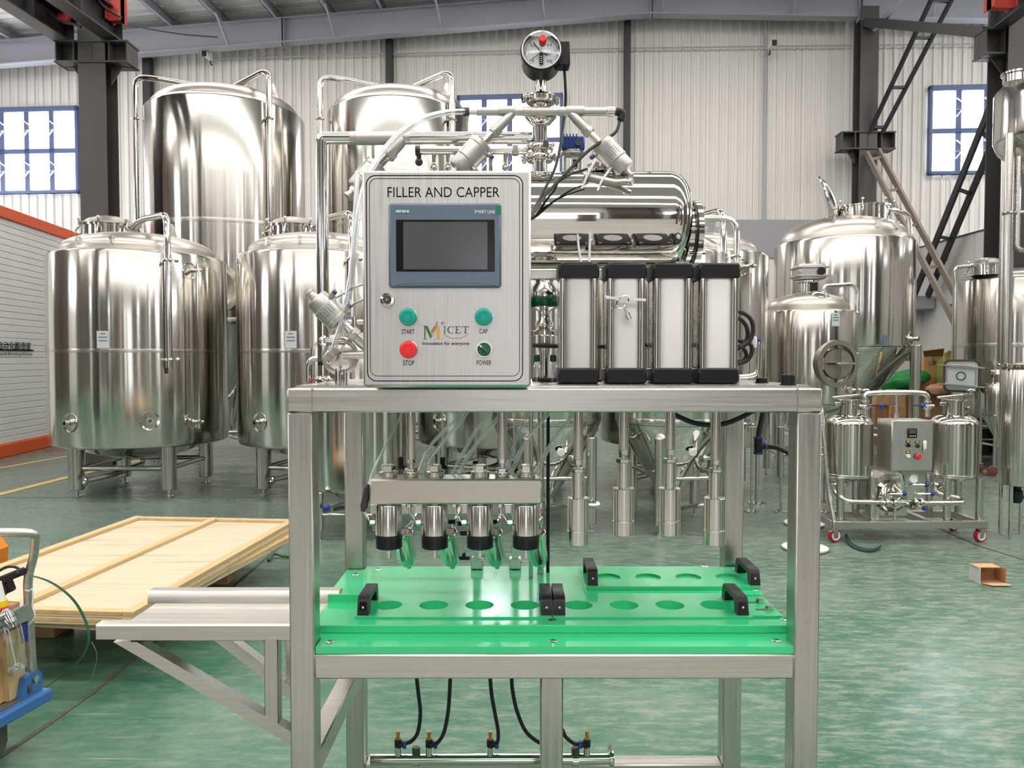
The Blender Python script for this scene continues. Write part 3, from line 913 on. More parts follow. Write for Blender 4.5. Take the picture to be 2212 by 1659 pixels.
def manway_top(t, c, r, z0, z1, lid=True, nclamp=6, tilt=None):
    g = G(); g.lathe([(r * .92, z0), (r, z0), (r, z1 - .02), (r * 1.07, z1 - .018), (r * 1.07, z1), (r * .9, z1), (r * .9, z0)], (c[0], c[1], 0), n=36)
    neck = mk('manway_neck', g, M_STEEL, t)
    prof = [(r * 1.08, .0), (r * 1.08, .016), (r * .98, .022), (r * .78, .065), (r * .4, .098), (0, .108)]
    if lid:
        g = G(); g.lathe([(0, -.0)] + prof, (c[0], c[1], z1 + .003), n=36); mk('manway_lid', g, M_DOME, neck)
    elif tilt:
        o, ax = tilt
        g = G(); g.lathe([(0, -.01), (r * .95, -.01)] + prof, o, ax, 36); mk('manway_lid', g, M_STEEL, neck)
    for k in range(nclamp):
        a = 2 * PI * k / nclamp + .35
        p = polar(c, r * 1.12, a, z1 - .03); q = polar(c, r * 1.28, a, z1 - .10)
        g = G(); g.tube([p + V((0, 0, .075)), p, q], .011, 8, .02).ball(p + V((0, 0, .08)), .02, 8, 5).ball(q, .016, 8, 5)
        mk('swing_bolt', g, M_STEEL, neck)
    return neck
def port(t, c, r, a, z, size=.10, stub=.06, name='port'):
    n = V((math.cos(a), math.sin(a), 0)); p = polar(c, r - .004, a, z)
    g = G(); g.lathe([(size, -.006), (size * .98, .006), (size * .6, -.002), (size * .32, -.006), (size * .30, .02)], p, n, 28)
    o = mk(name, g, M_STEEL, t)
    g = G(); g.lathe([(size * .16, -.01), (size * .26, -.01), (size * .26, stub), (size * .34, stub), (size * .34, stub + .012), (size * .18, stub + .012), (size * .16, stub - .02)], p, n, 18)
    mk('port_stub', g, M_STEEL, o)
    return o
def sticker(t, c, r, a, z, w=.12, h=.17, m=None):
    g = G(); vs, fs = [], []
    for i in range(5):
        aa = a + (i / 4 - .5) * w / r
        for k in (0, 1): vs.append(polar(c, r + .003, aa, z + (k - .5) * h))
    for i in range(4): fs.append((2 * i, 2 * i + 2, 2 * i + 3, 2 * i + 1))
    g.add(vs, fs)
    o = mk('paper_label', g, m or M_PAPER, t)
    for k in range(3):
        zz = z + h * (.30 - .2 * k)
        g = G(); vs = []
        for i in range(3):
            aa = a + (i / 2 - .5) * w * (.7 if k else .4) / r
            vs += [polar(c, r + .0045, aa, zz), polar(c, r + .0045, aa, zz + .012)]
        g.add(vs, [(0, 2, 3, 1), (2, 4, 5, 3)]); mk('print_line', g, M_HMI2, o)
    return o
def lug(t, p, nrm, h=.16, w=.13):
    n = V(nrm).normalized(); s = V((0, 0, 1)).cross(n).normalized()
    poly = [p - s * w / 2, p + s * w / 2] + [p + V((0, 0, h * .62)) + s * (w * .28 * math.cos(a)) + V((0, 0, h * .38 * math.sin(a))) for a in [PI * i / 6 for i in range(7)]]
    g = G(); g.prism([q - n * .008 for q in poly], n * .016); o = mk('lifting_lug', g, M_SATIN, t)
    g = G(); g.torus(p + V((0, 0, h * .66)), n, w * .16, .006, 16, 6); mk('lug_eye', g, M_DARK, o)

# ---- row of storage tanks with four legs
STG = 'row of flat-topped storage tanks on four legs'
def storage_tank(lab, c):
    r, z0, z1 = .90, .555, 2.545
    t = thing('storage_tank', lab, 'tank', (c[0], c[1], 0), STG)
    g = G(); g.lathe(shell_prof(r, z0, z1, .03), (c[0], c[1], 0), n=72); sh = mk('shell', g, M_TANK, t)
    g = G(); g.lathe([(r + .0004, 1.512), (r + .0012, 1.516), (r + .0012, 1.545), (r + .0004, 1.549)], (c[0], c[1], 0), n=72); mk('weld_band', g, M_WELD, t)
    rs = .775
    g = G(); g.lathe([(r - .035, z1 - .004), (rs + .03, z1 + .012), (rs + .004, z1 + .02), (rs, z1 + .06)] + dome_prof(rs, z1 + .062, .20), (c[0], c[1], 0), n=64); mk('dome', g, M_DOME, t)
    g = G(); g.lathe([(r - .05, z0 - .01), (r * .82, z0 - .03), (r * .62, z0 - .10), (r * .4, z0 - .16), (r * .2, z0 - .19), (0, z0 - .20)], (c[0], c[1], 0), n=56); mk('bottom_dish', g, M_MIRROR, t)
    lp = [(-.47, -.47), (.50, -.47), (.52, .45), (-.44, .45)]
    tank_legs(t, c, lp, .078, z0 + .02, .075, .30, .027)
    mc = (c[0] - .27, c[1] - .10)
    manway_top(t, mc, .27, z1 + .10, z1 + .34, nclamp=7)
    # cleaning pipe from manway over the shoulder and down the shell
    a = R(-49); s = polar(c, r + .07, a, 0)
    g = G(); g.tube([(mc[0] + .26, mc[1] - .05, z1 + .31), (mc[0] + .46, mc[1] - .22, z1 + .38), (s.x - .02, s.y + .04, z1 + .36), (s.x, s.y, z1 + .15), (s.x, s.y, 1.36)], .034, 14, .12, 6)
    pipe = mk('cleaning_pipe', g, M_STEEL, t)
    g = G(); g.tube([(s.x - .035, s.y + .03, 2.44), (s.x - .035, s.y + .03, 1.30)], .012, 8); mk('cable_conduit', g, M_DARK, pipe)
    for zz in (2.44, 1.44): ring_clamp(pipe, (s.x, s.y, zz), (0, 0, 1), .045, .03)
    for zz in (2.44, 1.44):
        g = G(); g.tube([polar(c, r - .01, a, zz), polar(c, r + .05, a, zz)], .014, 8).ball((s.x + .09, s.y, zz), .025, 10, 6); mk('pipe_bracket', g, M_STEEL, pipe)
    # level tube with two cocks
    a2 = R(-33)
    for zz in (2.36, .80):
        o = port(t, c, r, a2, zz, .085, .05, 'level_port')
        n = V((math.cos(a2), math.sin(a2), 0)); p = polar(c, r + .06, a2, zz)
        g = G(); g.cyl(p - n * .02, p + n * .10, .022, n=12).cyl(p + n * .07 + V((0, 0, -.07)), p + n * .07 + V((0, 0, .06)), .017, n=12).cyl(p + n * .07 + V((-.07, 0, 0)), p + n * .07 + V((.05, 0, 0)), .014, n=10); mk('cock', g, M_STEEL, o)
    p = polar(c, r + .13, a2, 0)
    g = G(); g.tube([(p.x, p.y, .86), (p.x, p.y, 2.30)], .010, 8); mk('level_tube', g, M_STEEL, t)
    port(t, c, r, R(-60), .83); port(t, c, r, R(-110), .81)
    sticker(t, c, r, R(-86), 1.64)
    d = dome_prof(rs, z1 + .062, .20)
    lug(t, V((c[0] + .45, c[1] - .22, z1 + .19)), (.3, -1, 0))
    for aa in (-82, -110):
        q = polar(c, rs - .02, R(aa), z1 + .055)
        g = G(); g.box(q.x - .006, q.x + .006, q.y - .05, q.y + .02, q.z, q.z + .08).box(q.x - .04, q.x + .006, q.y - .012, q.y, q.z + .0, q.z + .075); mk('dome_bracket', g, M_SATIN, t)
    g = G(); g.tube([(c[0], c[1], z0 - .19), (c[0], c[1], z0 - .27), (c[0] - .12, c[1] - .40, z0 - .33), (c[0] - .30, c[1] - .62, z0 - .36)], .028, 10, .08); o = mk('drain_pipe', g, M_STEEL, t)
    ring_clamp(o, (c[0] - .30, c[1] - .62, z0 - .36), (-.6, -.7, -.05), .045, .03)
    return t
ST1 = storage_tank('storage tank nearest the white room unit, leftmost of its row', (-4.10, 8.45))
def st(x, lab, rz_=0.0): return clone(ST1, (x, 8.45, 0), rz_, lab)
st(-2.09, 'storage tank half hidden by the left post of the filling machine', R(-10))
st(-.14, 'storage tank whose bottom shows behind the hoses under the machine top', R(-22))
st(1.88, 'storage tank behind the four white cylinders, next to the open-lidded fermenter', R(-30))

# ---- tall conical tanks by the back wall
def tall_tank(lab, c, r, side_man=False, zoff=0.0, mirror=1):
    z1, zc = 5.0 + zoff, 1.93
    t = thing('tall_fermenter', lab, 'tank', (c[0], c[1], 0), 'pair of tall conical fermenters by the back wall')
    g = G(); g.lathe(shell_prof(r, zc, z1, .03), (c[0], c[1], 0), n=80); mk('shell', g, M_TANKP, t)
    for zz in (zc + .05, 3.32):
        g = G(); g.lathe([(r + .0004, zz - .03), (r + .0014, zz - .024), (r + .0014, zz + .024), (r + .0004, zz + .03)], (c[0], c[1], 0), n=80); mk('weld_band', g, M_WELD, t)
    rs = r * .925
    g = G(); g.lathe([(r - .035, z1 - .004), (rs + .02, z1 + .02), (rs, z1 + .05)] + dome_prof(rs, z1 + .05, .30), (c[0], c[1], 0), n=72); mk('dome', g, M_DOME, t)
    g = G(); g.lathe([(r - .01, zc - .005), (r * .93, zc - .10), (.10, .52), (.10, .40), (0, .40)], (c[0], c[1], 0), n=64); mk('cone', g, M_MIRROR, t)
    q = r * .66
    tank_legs(t, c, [(-q, -q), (q, -q), (q, q), (-q, q)], .10, zc - .02, .08, .42, .03)
    # top fittings
    zt = z1 + .33
    g = G(); g.lathe([(0, 0), (.075, 0), (.075, .07), (.09, .07), (.09, .09), (0, .10)], (c[0] - .12, c[1] - .1, zt), n=20); nk = mk('top_nozzle', g, M_STEEL, t)
    xl = c[0] - r - .05
    g = G(); g.tube([(c[0] - .12, c[1] - .1, zt + .06), (xl + .32, c[1] - .30, zt + .13), (xl, c[1] - .34, zt + .15), (xl, c[1] - .34, z1), (xl, c[1] - .34, 1.6)], .042, 12, .26, 7); p = mk('cleaning_pipe', g, M_STEEL, t)
    for zz in (z1 - .12, 3.2): ring_clamp(p, (xl, c[1] - .34, zz), (0, 0, 1), .055, .03)
    xr, yr = c[0] + r * .79, c[1] - r * .68
    g = G(); g.tube([(c[0] + .12, c[1] - .30, zt - .02), (c[0] + .22, c[1] - .36, zt - .01), (xr - .10, yr + .04, zt + .08), (xr, yr - .02, zt + .02), (xr, yr - .02, z1 - .05), (xr, yr - .02, 2.3)], .042, 12, .22, 7); p = mk('cleaning_pipe', g, M_STEEL, t)
    for zz in (z1 - .25, 3.2): ring_clamp(p, (xr, yr - .02, zz), (0, 0, 1), .055, .03)
    g = G(); g.lathe([(0, 0), (.06, 0), (.06, .07), (.075, .07), (.075, .09), (0, .09)], (c[0] + .30, c[1] - .2, zt - .05), n=18); mk('top_nozzle', g, M_STEEL, t)
    lug(t, V((c[0] + r * .70, c[1] - .35, z1 + .17)), (.2, -1, 0), .22, .19)
    if side_man:
        a = R(-90); p = polar(c, r, a, ZZ(625, c[1] - r)); n = V((math.cos(a), math.sin(a), 0))
        g = G(); g.lathe([(.27, -.05), (.27, .10), (.33, .10), (.33, .14), (.25, .14), (.25, .10), (0, .06)], p + V((XX(478, c[1] - r) - p.x, 0, 0)), n, 36); m_ = mk('side_manway', g, M_STEEL, t)
    g = G(); g.tube([(c[0], c[1], .42), (c[0], c[1], .30), (c[0] + .55, c[1] - .75, .30)], .035, 10, .1); mk('drain_pipe', g, M_STEEL, t)
    return t
tall_tank('tall polished fermenter rising behind the leftmost storage tank', (-4.22, 11.4), 1.12, True)
tall_tank('tall polished fermenter behind the control cabinet, beside the centre window', (-1.655, 11.4), 1.045)

# ---- small conical fermenters close behind the machine
def cone_tank(lab, c, name='conical_fermenter'):
    r, zc, z1 = .475, .90, 2.34
    t = thing(name, lab, 'tank', (c[0], c[1], 0), 'pair of small conical fermenters behind the machine')
    g = G(); g.lathe(shell_prof(r, zc, z1, .02), (c[0], c[1], 0), n=56); mk('shell', g, M_TANK, t)
    g = G(); g.lathe([(r + .001, zc + .015), (r + .003, zc + .02), (r + .003, zc + .05), (r + .001, zc + .055)], (c[0], c[1], 0), n=56); mk('weld_band', g, M_WELD, t)
    g = G(); g.lathe([(r - .02, z1 - .003), (r - .06, z1 + .015), (r - .065, z1 + .03)] + dome_prof(r - .065, z1 + .03, .15), (c[0], c[1], 0), n=48); mk('dome', g, M_DOME, t)
    g = G(); g.lathe([(r - .008, zc - .004), (r * .93, zc - .08), (.085, .255), (.085, .20), (0, .19)], (c[0], c[1], 0), n=56); mk('cone', g, M_MIRROR, t)
    tank_legs(t, c, [(-.17, -.40), (.36, -.32), (.30, .36), (-.28, .33)], .046, .80, .075, .46, .018)
    g = G(); g.tube([(c[0], c[1], .20), (c[0], c[1], .13), (c[0] + .16, c[1] - .42, .25), (c[0] + .40, c[1] - .44, .25)], .02, 10, .05); o = mk('outlet_pipe', g, M_STEEL, t)
    ring_clamp(o, (c[0] + .22, c[1] - .43, .25), (1, 0, 0), .034, .02); ring_clamp(o, (c[0] + .40, c[1] - .44, .25), (1, 0, 0), .036, .03)
    g = G(); g.tube([(c[0] + .31, c[1] - .435, .25), (c[0] + .31, c[1] - .435, .30), (c[0] + .26, c[1] - .46, .34)], .008, 8); mk('valve_handle', g, M_STEEL, o)
    a = R(-75); p = polar(c, .30, a, .70); n = V((math.cos(a), math.sin(a), -.2))
    g = G(); g.cyl(p - n * .05, p + n * .10, .022, n=14); o = mk('sample_valve', g, M_STEEL, t)
    g = G(); g.lathe([(0, 0), (.035, 0), (.038, .012), (.03, .022), (0, .024)], p + n * .09, n, 20); mk('valve_cap', g, M_WHITE, o)
    g = G(); g.tube([p + n * .03, p + n * .03 + V((-.10, 0, .07))], .009, 8); mk('valve_handle', g, M_STEEL, o)
    # cleaning arm over the top
    g = G(); g.tube([(c[0], c[1], z1 + .15), (c[0], c[1] - .05, z1 + .32), (c[0] + r + .05, c[1] - .12, z1 + .30), (c[0] + r + .05, c[1] - .12, z1 - .1), (c[0] + r + .05, c[1] - .12, 1.2)], .026, 12, .12, 6); o = mk('cleaning_pipe', g, M_STEEL, t)
    ring_clamp(o, (c[0] + r + .05, c[1] - .12, z1 - .02), (0, 0, 1), .036, .02)
    g = G(); g.lathe([(0, 0), (.03, 0), (.03, .06), (.02, .07), (.012, .14), (0, .15)], polar(c, r * .78, R(-60), .62), (.3, -.5, .1), 12); mk('thermowell', g, M_STEEL, t)
    return t
N1 = cone_tank('small conical fermenter standing behind the capping heads', (1.385, 6.65))
clone(N1, (.30, 6.65, 0), 0, 'small conical fermenter showing its cone right of the filling nozzles')

# ---- short tank seen through the left bay of the machine
c = (-1.285, 6.45)
t = thing('short_tank', 'short upright tank seen through the left bay of the machine frame', 'tank', (c[0], c[1], 0))
r, z0, z1 = .405, .375, 1.56
mk('shell', G().lathe(shell_prof(r, z0, z1, .03), (c[0], c[1], 0), n=56), M_TANKP, t)
mk('dome', G().lathe([(r - .03, z1 - .002), (r - .032, z1 + .0)] + dome_prof(r - .032, z1 + .0, .11), (c[0], c[1], 0), n=48), M_DOME, t)
mk('bottom_dish', G().lathe([(r - .05, z0 - .012), (r * .7, z0 - .05), (r * .3, z0 - .09), (0, z0 - .10)], (c[0], c[1], 0), n=40), M_STEEL, t)
tank_legs(t, c, [(-.26, -.37), (.20, -.37), (.28, .28), (-.16, .34)], .036, z0 + .01, .07, .20, .016)
g = G(); g.tube([(c[0], c[1], z0 - .09), (c[0], c[1], z0 - .16), (c[0] - .16, c[1] - .36, .24)], .018, 8, .05); o = mk('drain_pipe', g, M_STEEL, t)
mk('valve_ball', G().ball((c[0] - .19, c[1] - .42, .27), .028, 12, 8), M_BLUE, o)
mk('top_valve', G().cyl((c[0] - .04, c[1], z1 + .1), (c[0] - .04, c[1], z1 + .24), .03, n=14).cyl((c[0] - .12, c[1], z1 + .2), (c[0] + .06, c[1], z1 + .2), .022, n=12), M_STEEL, t)

# ---- large conical fermenter with open lid
c = (4.53, 10.5); r = .895
t = thing('open_fermenter', 'large conical fermenter with its round lid swung open', 'tank', (c[0], c[1], 0))
z1, zc = ZZ(528, 10.5), ZZ(750, 10.5)
mk('shell', G().lathe(shell_prof(r, zc, z1, .03), (c[0], c[1], 0), n=72), M_TANK, t)
mk('dome', G().lathe([(r - .03, z1 - .004), (r * .90, z1 + .02), (r * .895, z1 + .06)] + dome_prof(r * .895, z1 + .06, .30), (c[0], c[1], 0), n=64), M_DOME, t)
mk('cone', G().lathe([(r - .01, zc - .006), (r * .95, zc - .09), (.09, .55), (.09, .45), (0, .45)], (c[0], c[1], 0), n=60), M_MIRROR, t)
q = .66
tank_legs(t, c, [(-q, -q), (q + .06, -q + .1), (q, q), (-q, q)], .068, zc + .02, .07, .45, .025)
mc = (XX(1858, 10.3), 10.3)
lidc = P(1786, 437, 10.2)
nk = manway_top(t, mc, .34, z1 + .24, z1 + .46, lid=False, nclamp=8, tilt=(lidc, V((.86, -.35, .32))))
g = G(); g.bar(P(1803, 472, 10.2), P(1832, 478, 10.3), .03, .03); mk('lid_hinge', g, M_DARK, nk)
xr = XX(1962, 10.1); yr = 10.1
g = G(); g.tube([(mc[0] + .1, 10.2, z1 + .44), P(1940, 455, 10.1), P(1962, 462, 10.1), (xr, yr, z1), (xr, yr, ZZ(780, 10.1))], .032, 12, .14, 7); o = mk('cleaning_pipe', g, M_STEEL, t)
for py in (532, 734):
    g = G(); zz = ZZ(py, 10.1); g.tube([(xr, yr, zz), (c[0] + r * .86, 10.2, zz)], .014, 8); mk('pipe_bracket', g, M_DARK, o); ring_clamp(o, (xr, yr, zz), (0, 0, 1), .042, .03)
port(t, c, r, R(-47), ZZ(732, 9.8), .10, .08)
sticker(t, c, r, R(-79), ZZ(735, 9.6), .08, .13, M_HMI2)
for a in (-85, -62):
    q = polar(c, r * .86, R(a), z1 + .10); g = G(); g.box(q.x - .01, q.x + .05, q.y - .03, q.y, q.z, q.z + .09); mk('dome_bracket', g, M_SATIN, t)

# ---- mixing tank with agitator and oval manway
c = (3.53, 9.15); r = .545
t = thing('mixing_tank', 'mixing tank with agitator gearbox on top and oval manway door', 'tank', (c[0], c[1], 0))
z1, z0 = ZZ(674, 9.15), ZZ(868, 9.15)
mk('shell', G().lathe(shell_prof(r, z0, z1, .02), (c[0], c[1], 0), n=64), M_TANK, t)
mk('dome', G().lathe([(r - .02, z1 - .002), (r * .86, z1 + .012), (r * .85, z1 + .06), (r * .82, z1 + .065)] + dome_prof(r * .82, z1 + .065, .16), (c[0], c[1], 0), n=56), M_DOME, t)
mk('bottom_cone', G().lathe([(r - .015, z0 - .006), (r * .9, z0 - .06), (.07, .52), (.07, .45), (0, .45)], (c[0], c[1], 0), n=48), M_STEEL, t)
tank_legs(t, c, [(-.42, -.32), (.34, -.40), (.42, .32), (-.34, .40)], .042, z0 + .02, .075, .34, .02)
mz = z1 + .22; mx = c[0]
g = G()
for k in range(6):
    p = polar((mx, c[1]), .075, 2 * PI * k / 6, 0); g.cyl((p.x, p.y, mz), (p.x, p.y, mz + .14), .014, n=10)
g.lathe([(0, 0), (.13, 0), (.13, .02), (0, .02)], (mx, c[1], mz - .01), n=28).lathe([(0, 0), (.12, 0), (.12, .02), (0, .02)], (mx, c[1], mz + .13), n=28)
ag = mk('agitator_stand', g, M_STEEL, t)
mk('agitator_gearbox', G().box(mx - .15, mx + .17, c[1] - .14, c[1] + .14, mz + .16, mz + .34, .02).box(mx - .17, mx + .19, c[1] - .16, c[1] + .16, mz + .19, mz + .21, .005).box(mx - .17, mx + .19, c[1] - .16, c[1] + .16, mz + .29, mz + .31, .005), M_CAST, ag)
mk('shaft_bore', G().cyl((mx + .10, c[1] - .165, mz + .25), (mx + .10, c[1] - .15, mz + .25), .045, n=22), M_BLACK, ag)
mk('stand_cover', G().box(mx - .0, mx + .08, c[1] - .10, c[1] - .06, mz + .02, mz + .12), M_BLACK, ag)
q = P(1771, 638, 8.85)
mk('inspection_lid', G().lathe([(0, 0), (.10, 0), (.105, .015), (.07, .04), (0, .055)], q, (.1, -.45, 1), 24), M_STEEL, t)
xr = XX(1849, 8.95)
g = G(); g.tube([P(1780, 635, 8.9), P(1780, 618, 8.9), P(1843, 614, 8.95), (xr, 8.95, ZZ(630, 8.95)), (xr, 8.95, ZZ(780, 8.95))], .026, 12, .06, 6); o = mk('cleaning_pipe', g, M_STEEL, t)
for py in (676, 764):
    g = G(); zz = ZZ(py, 8.95); g.tube([(xr, 8.95, zz), (c[0] + r * .9, 9.0, zz)], .012, 8); mk('pipe_bracket', g, M_DARK, o); ring_clamp(o, (xr, 8.95, zz), (0, 0, 1), .036, .025)
a = R(-76); p = polar(c, r - .02, a, ZZ(786, 8.6)); n = V((math.cos(a), math.sin(a), 0)); sd = V((-n.y, n.x, 0))
def oval(cen, n, sd, rx, rz_, d0, d1, inner=0.0, k=36):
    g = G(); vs, fs = [], []
    rings = [(1, d0), (1, d1)] + ([(inner, d1), (inner, d0)] if inner else [])
    for (s_, d) in rings:
        for i in range(k):
            t_ = 2 * PI * i / k; vs.append(cen + n * d + sd * (rx * s_ * math.cos(t_)) + V((0, 0, 1)) * (rz_ * s_ * math.sin(t_)))
    m_ = len(rings)
    for j in range(m_ if inner else m_ - 1):
        for i in range(k): fs.append((j * k + i, j * k + (i + 1) % k, ((j + 1) % m_) * k + (i + 1) % k, ((j + 1) % m_) * k + i))
    if not inner: fs += [tuple(range(k)), tuple(range(k, 2 * k))]
    return g.add(vs, fs)
o = mk('manway_collar', oval(p, n, sd, .265, .27, -.03, .055, .80), M_DOME, t)
d = mk('manway_door', oval(p, n, sd, .19, .165, .02, .05), M_DOME, o)
mk('door_seal', oval(p, n, sd, .200, .175, .02, .052, .96), M_DARK, o)
g = G(); g.bar(p + n * .09 - sd * .17, p + n * .09 + sd * .15, .022, .022); g.bar(p + n * .075 + V((0, 0, -.17)), p + n * .075 + V((0, 0, .19)), .02, .02); mk('door_crossbar', g, M_STEEL, o)
g = G(); g.tube([p + n * .12 - sd * .05, p + n * .12 + sd * .16], .012, 8); mk('door_tee_handle', g, M_STEEL, o)
g = G(); g.cyl(p + n * .05 - sd * .20 + V((0, 0, -.07)), p + n * .05 - sd * .20 + V((0, 0, .07)), .018, n=10); mk('door_hinge', g, M_STEEL, o)
sticker(t, c, r, R(-78), ZZ(690, 8.6), .10, .15, M_LABEL)
q = P(1826, 842, 8.75)
g = G(); g.cyl(q, q + V((.03, -.08, 0)), .04, n=14).cyl(q + V((0, -.05, 0)), q + V((.14, -.07, 0)), .02, n=10); g.cyl(q + V((.1, -.07, -.05)), q + V((.1, -.07, .06)), .02, n=10); mk('side_valve', g, M_STEEL, t)
for dx in (-.50, -.44):
    pass

# sight-glass beside the mixing tank
t = thing('sight_glass_stand', 'clear sight glass with blue knob just left of the mixing tank', 'sight glass', tuple(FP(1640, 1010)))
q = P(1638, 0, 7.6); x = XX(1638, 7.6)
mk('glass_tube', G().cyl((x, 7.6, ZZ(800, 7.6)), (x, 7.6, ZZ(742, 7.6)), .035, n=16), M_BOTTLE, t)
mk('stem', G().cyl((x, 7.6, 0), (x, 7.6, ZZ(800, 7.6)), .022, n=12).cyl((x, 7.6, ZZ(744, 7.6)), (x, 7.6, ZZ(738, 7.6)), .04, n=14).lathe([(0, 0), (.09, 0), (.09, .012), (0, .02)], (x, 7.6, 0), n=20), M_STEEL, t)
mk('blue_knob', G().ball((x, 7.6, ZZ(735, 7.6)), .022, 12, 8), M_BLUE, t)
for px in (1626, 1690):
    xx = XX(px, 7.2)
    tt = thing('glass_cylinder', 'clear glass cylinder under the machine top, ' + ('left of a steel leg' if px < 1650 else 'beside the right post'), 'glass', (xx, 7.2, 0))
    mk('glass_body', G().lathe([(.06, ZZ(895, 7.2)), (.062, ZZ(860, 7.2)), (.062, ZZ(905, 7.2)), (.05, ZZ(922, 7.2)), (0, ZZ(926, 7.2))], (xx, 7.2, 0), n=20), M_BOTTLE, tt)
    mk('stand_rod', G().cyl((xx, 7.2, .01), (xx, 7.2, ZZ(924, 7.2)), .012, n=10).lathe([(0, 0), (.07, 0), (.07, .01), (0, .014)], (xx, 7.2, 0), n=16), M_STEEL, tt)

# ---- tanks at the right edge
c = (6.83, 10.45); r = .715
t = thing('right_tank', 'upright tank with square manway behind the filter skid at right', 'tank', (c[0], c[1], 0))
z1, z0 = ZZ(606, 10.45), ZZ(897, 10.3)
mk('shell', G().lathe(shell_prof(r, z0, z1, .03), (c[0], c[1], 0), n=64), M_TANKP, t)
mk('weld_band', G().lathe([(r + .001, ZZ(748, 10) - .015), (r + .003, ZZ(748, 10)), (r + .003, ZZ(748, 10) + .03), (r + .001, ZZ(748, 10) + .045)], (c[0], c[1], 0), n=64), M_WELD, t)
mk('dome', G().lathe([(r - .03, z1 - .003), (r * .93, z1 + .015)] + dome_prof(r * .92, z1 + .015, .14), (c[0], c[1], 0), n=56), M_DOME, t)
mk('bottom_dish', G().lathe([(r - .05, z0 - .01), (r * .6, z0 - .1), (0, z0 - .16)], (c[0], c[1], 0), n=40), M_MIRROR, t)
tank_legs(t, c, [(-.42, -.42), (.42, -.42), (.42, .42), (-.42, .42)], .05, z0 + .02, .07, .30, .02)
q = (XX(2128, 10.2), 10.2); manway_top(t, q, .20, z1 + .04, z1 + .17, nclamp=5)
xl = XX(2060, 10.2)
g = G(); g.tube([(q[0], 10.2, z1 + .24), P(2100, 574, 10.2), P(2062, 578, 10.2), (xl, 10.2, z1 - .1), (xl, 10.2, ZZ(800, 10.2))], .024, 10, .06, 6); mk('cleaning_pipe', g, M_STEEL, t)
ctr = P(2078, 812, 9.75); n = V((-.62, -.78, 0)).normalized(); sd = V((-n.y, n.x, 0))
def rrect(cen, n, sd, w, h, d0, d1, rr=.05):
    poly = []
    for (sx, sz, a0) in ((1, 1, 0), (-1, 1, 90), (-1, -1, 180), (1, -1, 270)):
        for k in range(5):
            a = R(a0 + 22.5 * k); poly.append(cen + n * d0 + sd * (sx * (w / 2 - rr) + rr * math.cos(a)) + V((0, 0, sz * (h / 2 - rr) + rr * math.sin(a))))
    g = G(); g.prism(poly, n * (d1 - d0)); return g
o = mk('square_manway', rrect(ctr, n, sd, .36, .36, -.30, .04, .06), M_DOME, t)
mk('manway_frame', rrect(ctr, n, sd, .42, .42, -.02, .02, .07), M_DARK, o)
mk('manway_cover', rrect(ctr, n, sd, .30, .30, .04, .07, .05), M_LABEL, o)
for dz in (-.12, .12):
    g = G(); g.tube([ctr + n * .10 - sd * .26 + V((0, 0, dz + .02)), ctr + n * .10 + sd * .26 + V((0, 0, dz - .02))], .012, 8); mk('cover_bar', g, M_STEEL, o)
g = G(); g.torus(ctr + n * .075, n, .05, .007, 20, 6); mk('cover_ring', g, M_DARK, o)

c = (XX(2160, 9.55), 9.55)
t = thing('hopper_tank', 'small conical tank on castors behind the right edge filter', 'tank', (c[0], c[1], 0))
r = .205; z1, z0 = ZZ(832, 9.55), ZZ(896, 9.55)
mk('shell', G().lathe(shell_prof(r, z0, z1, .02) + dome_prof(r - .02, z1, .04, r1=.09), (c[0], c[1], 0), n=40), M_TANKP, t)
mk('cone', G().lathe([(r - .008, z0 - .004), (.03, ZZ(952, 9.55)), (.03, ZZ(965, 9.55)), (0, ZZ(965, 9.55))], (c[0], c[1], 0), n=40), M_MIRROR, t)
manway_top(t, c, .10, z1 + .02, z1 + .12, nclamp=4)
for (x, y) in ((-.14, -.14), (.14, -.14), (.14, .14), (-.14, .14)):
    l = mk('leg', G().cyl((c[0] + x, c[1] + y, .12), (c[0] + x, c[1] + y, z0), .016, n=10), M_LEG, t)
    mk('castor_wheel', G().lathe([(0, -.018), (.05, -.018), (.062, -.012), (.062, .012), (.05, .018), (0, .018)], (c[0] + x - .02, c[1] + y, .062), (.5, 1, 0), 20), M_CASTRD, l)
    mk('castor_fork', G().box(c[0] + x - .03, c[0] + x + .02, c[1] + y - .03, c[1] + y + .03, .115, .13), M_STEEL, l)

c = (XX(2288, 9.0), 9.0); r = .72
t = thing('raised_tank', 'tall raised conical tank cut by the right picture edge', 'tank', (c[0], c[1], 0))
z1, z0 = ZZ(186, 9.0), ZZ(300, 9.0)
mk('shell', G().lathe(shell_prof(r, z0, z1, .03), (c[0], c[1], 0), n=64), M_TANKP, t)
mk('dome', G().lathe([(r - .03, z1 - .003)] + dome_prof(r * .95, z1, .16), (c[0], c[1], 0), n=56), M_DOME, t)
mk('cone', G().lathe([(r - .01, z0 - .005), (r * .93, z0 - .10), (.08, z0 - .62), (0, z0 - .62)], (c[0], c[1], 0), n=48), M_SATIN, t)
g = G(); q = P(2194, 175, 8.75); g.lathe([(0, 0), (.13, 0), (.13, .08), (.15, .09), (.15, .11), (0, .13)], (q.x, q.y, q.z - .02), n=24); mk('top_nozzle', g, M_STEEL, t)
lx = XX(2172, 8.9)
for (x, y) in ((lx, 8.9), (c[0] + .5, 8.5), (c[0] + .5, 9.5), (c[0] - .3, 9.6)):
    l = mk('leg', G().cyl((x, y, .05), (x, y, z0 + .03), .052, n=20), M_LEG, t)
    mk('foot', G().lathe([(0, 0), (.08, 0), (.08, .015), (.03, .02), (.03, .06), (0, .06)], (x, y, 0), n=16), M_STEEL, l)
ring = ring_clamp(t, (lx, 8.9, ZZ(461, 8.9)), (0, 0, 1), .07, .03)
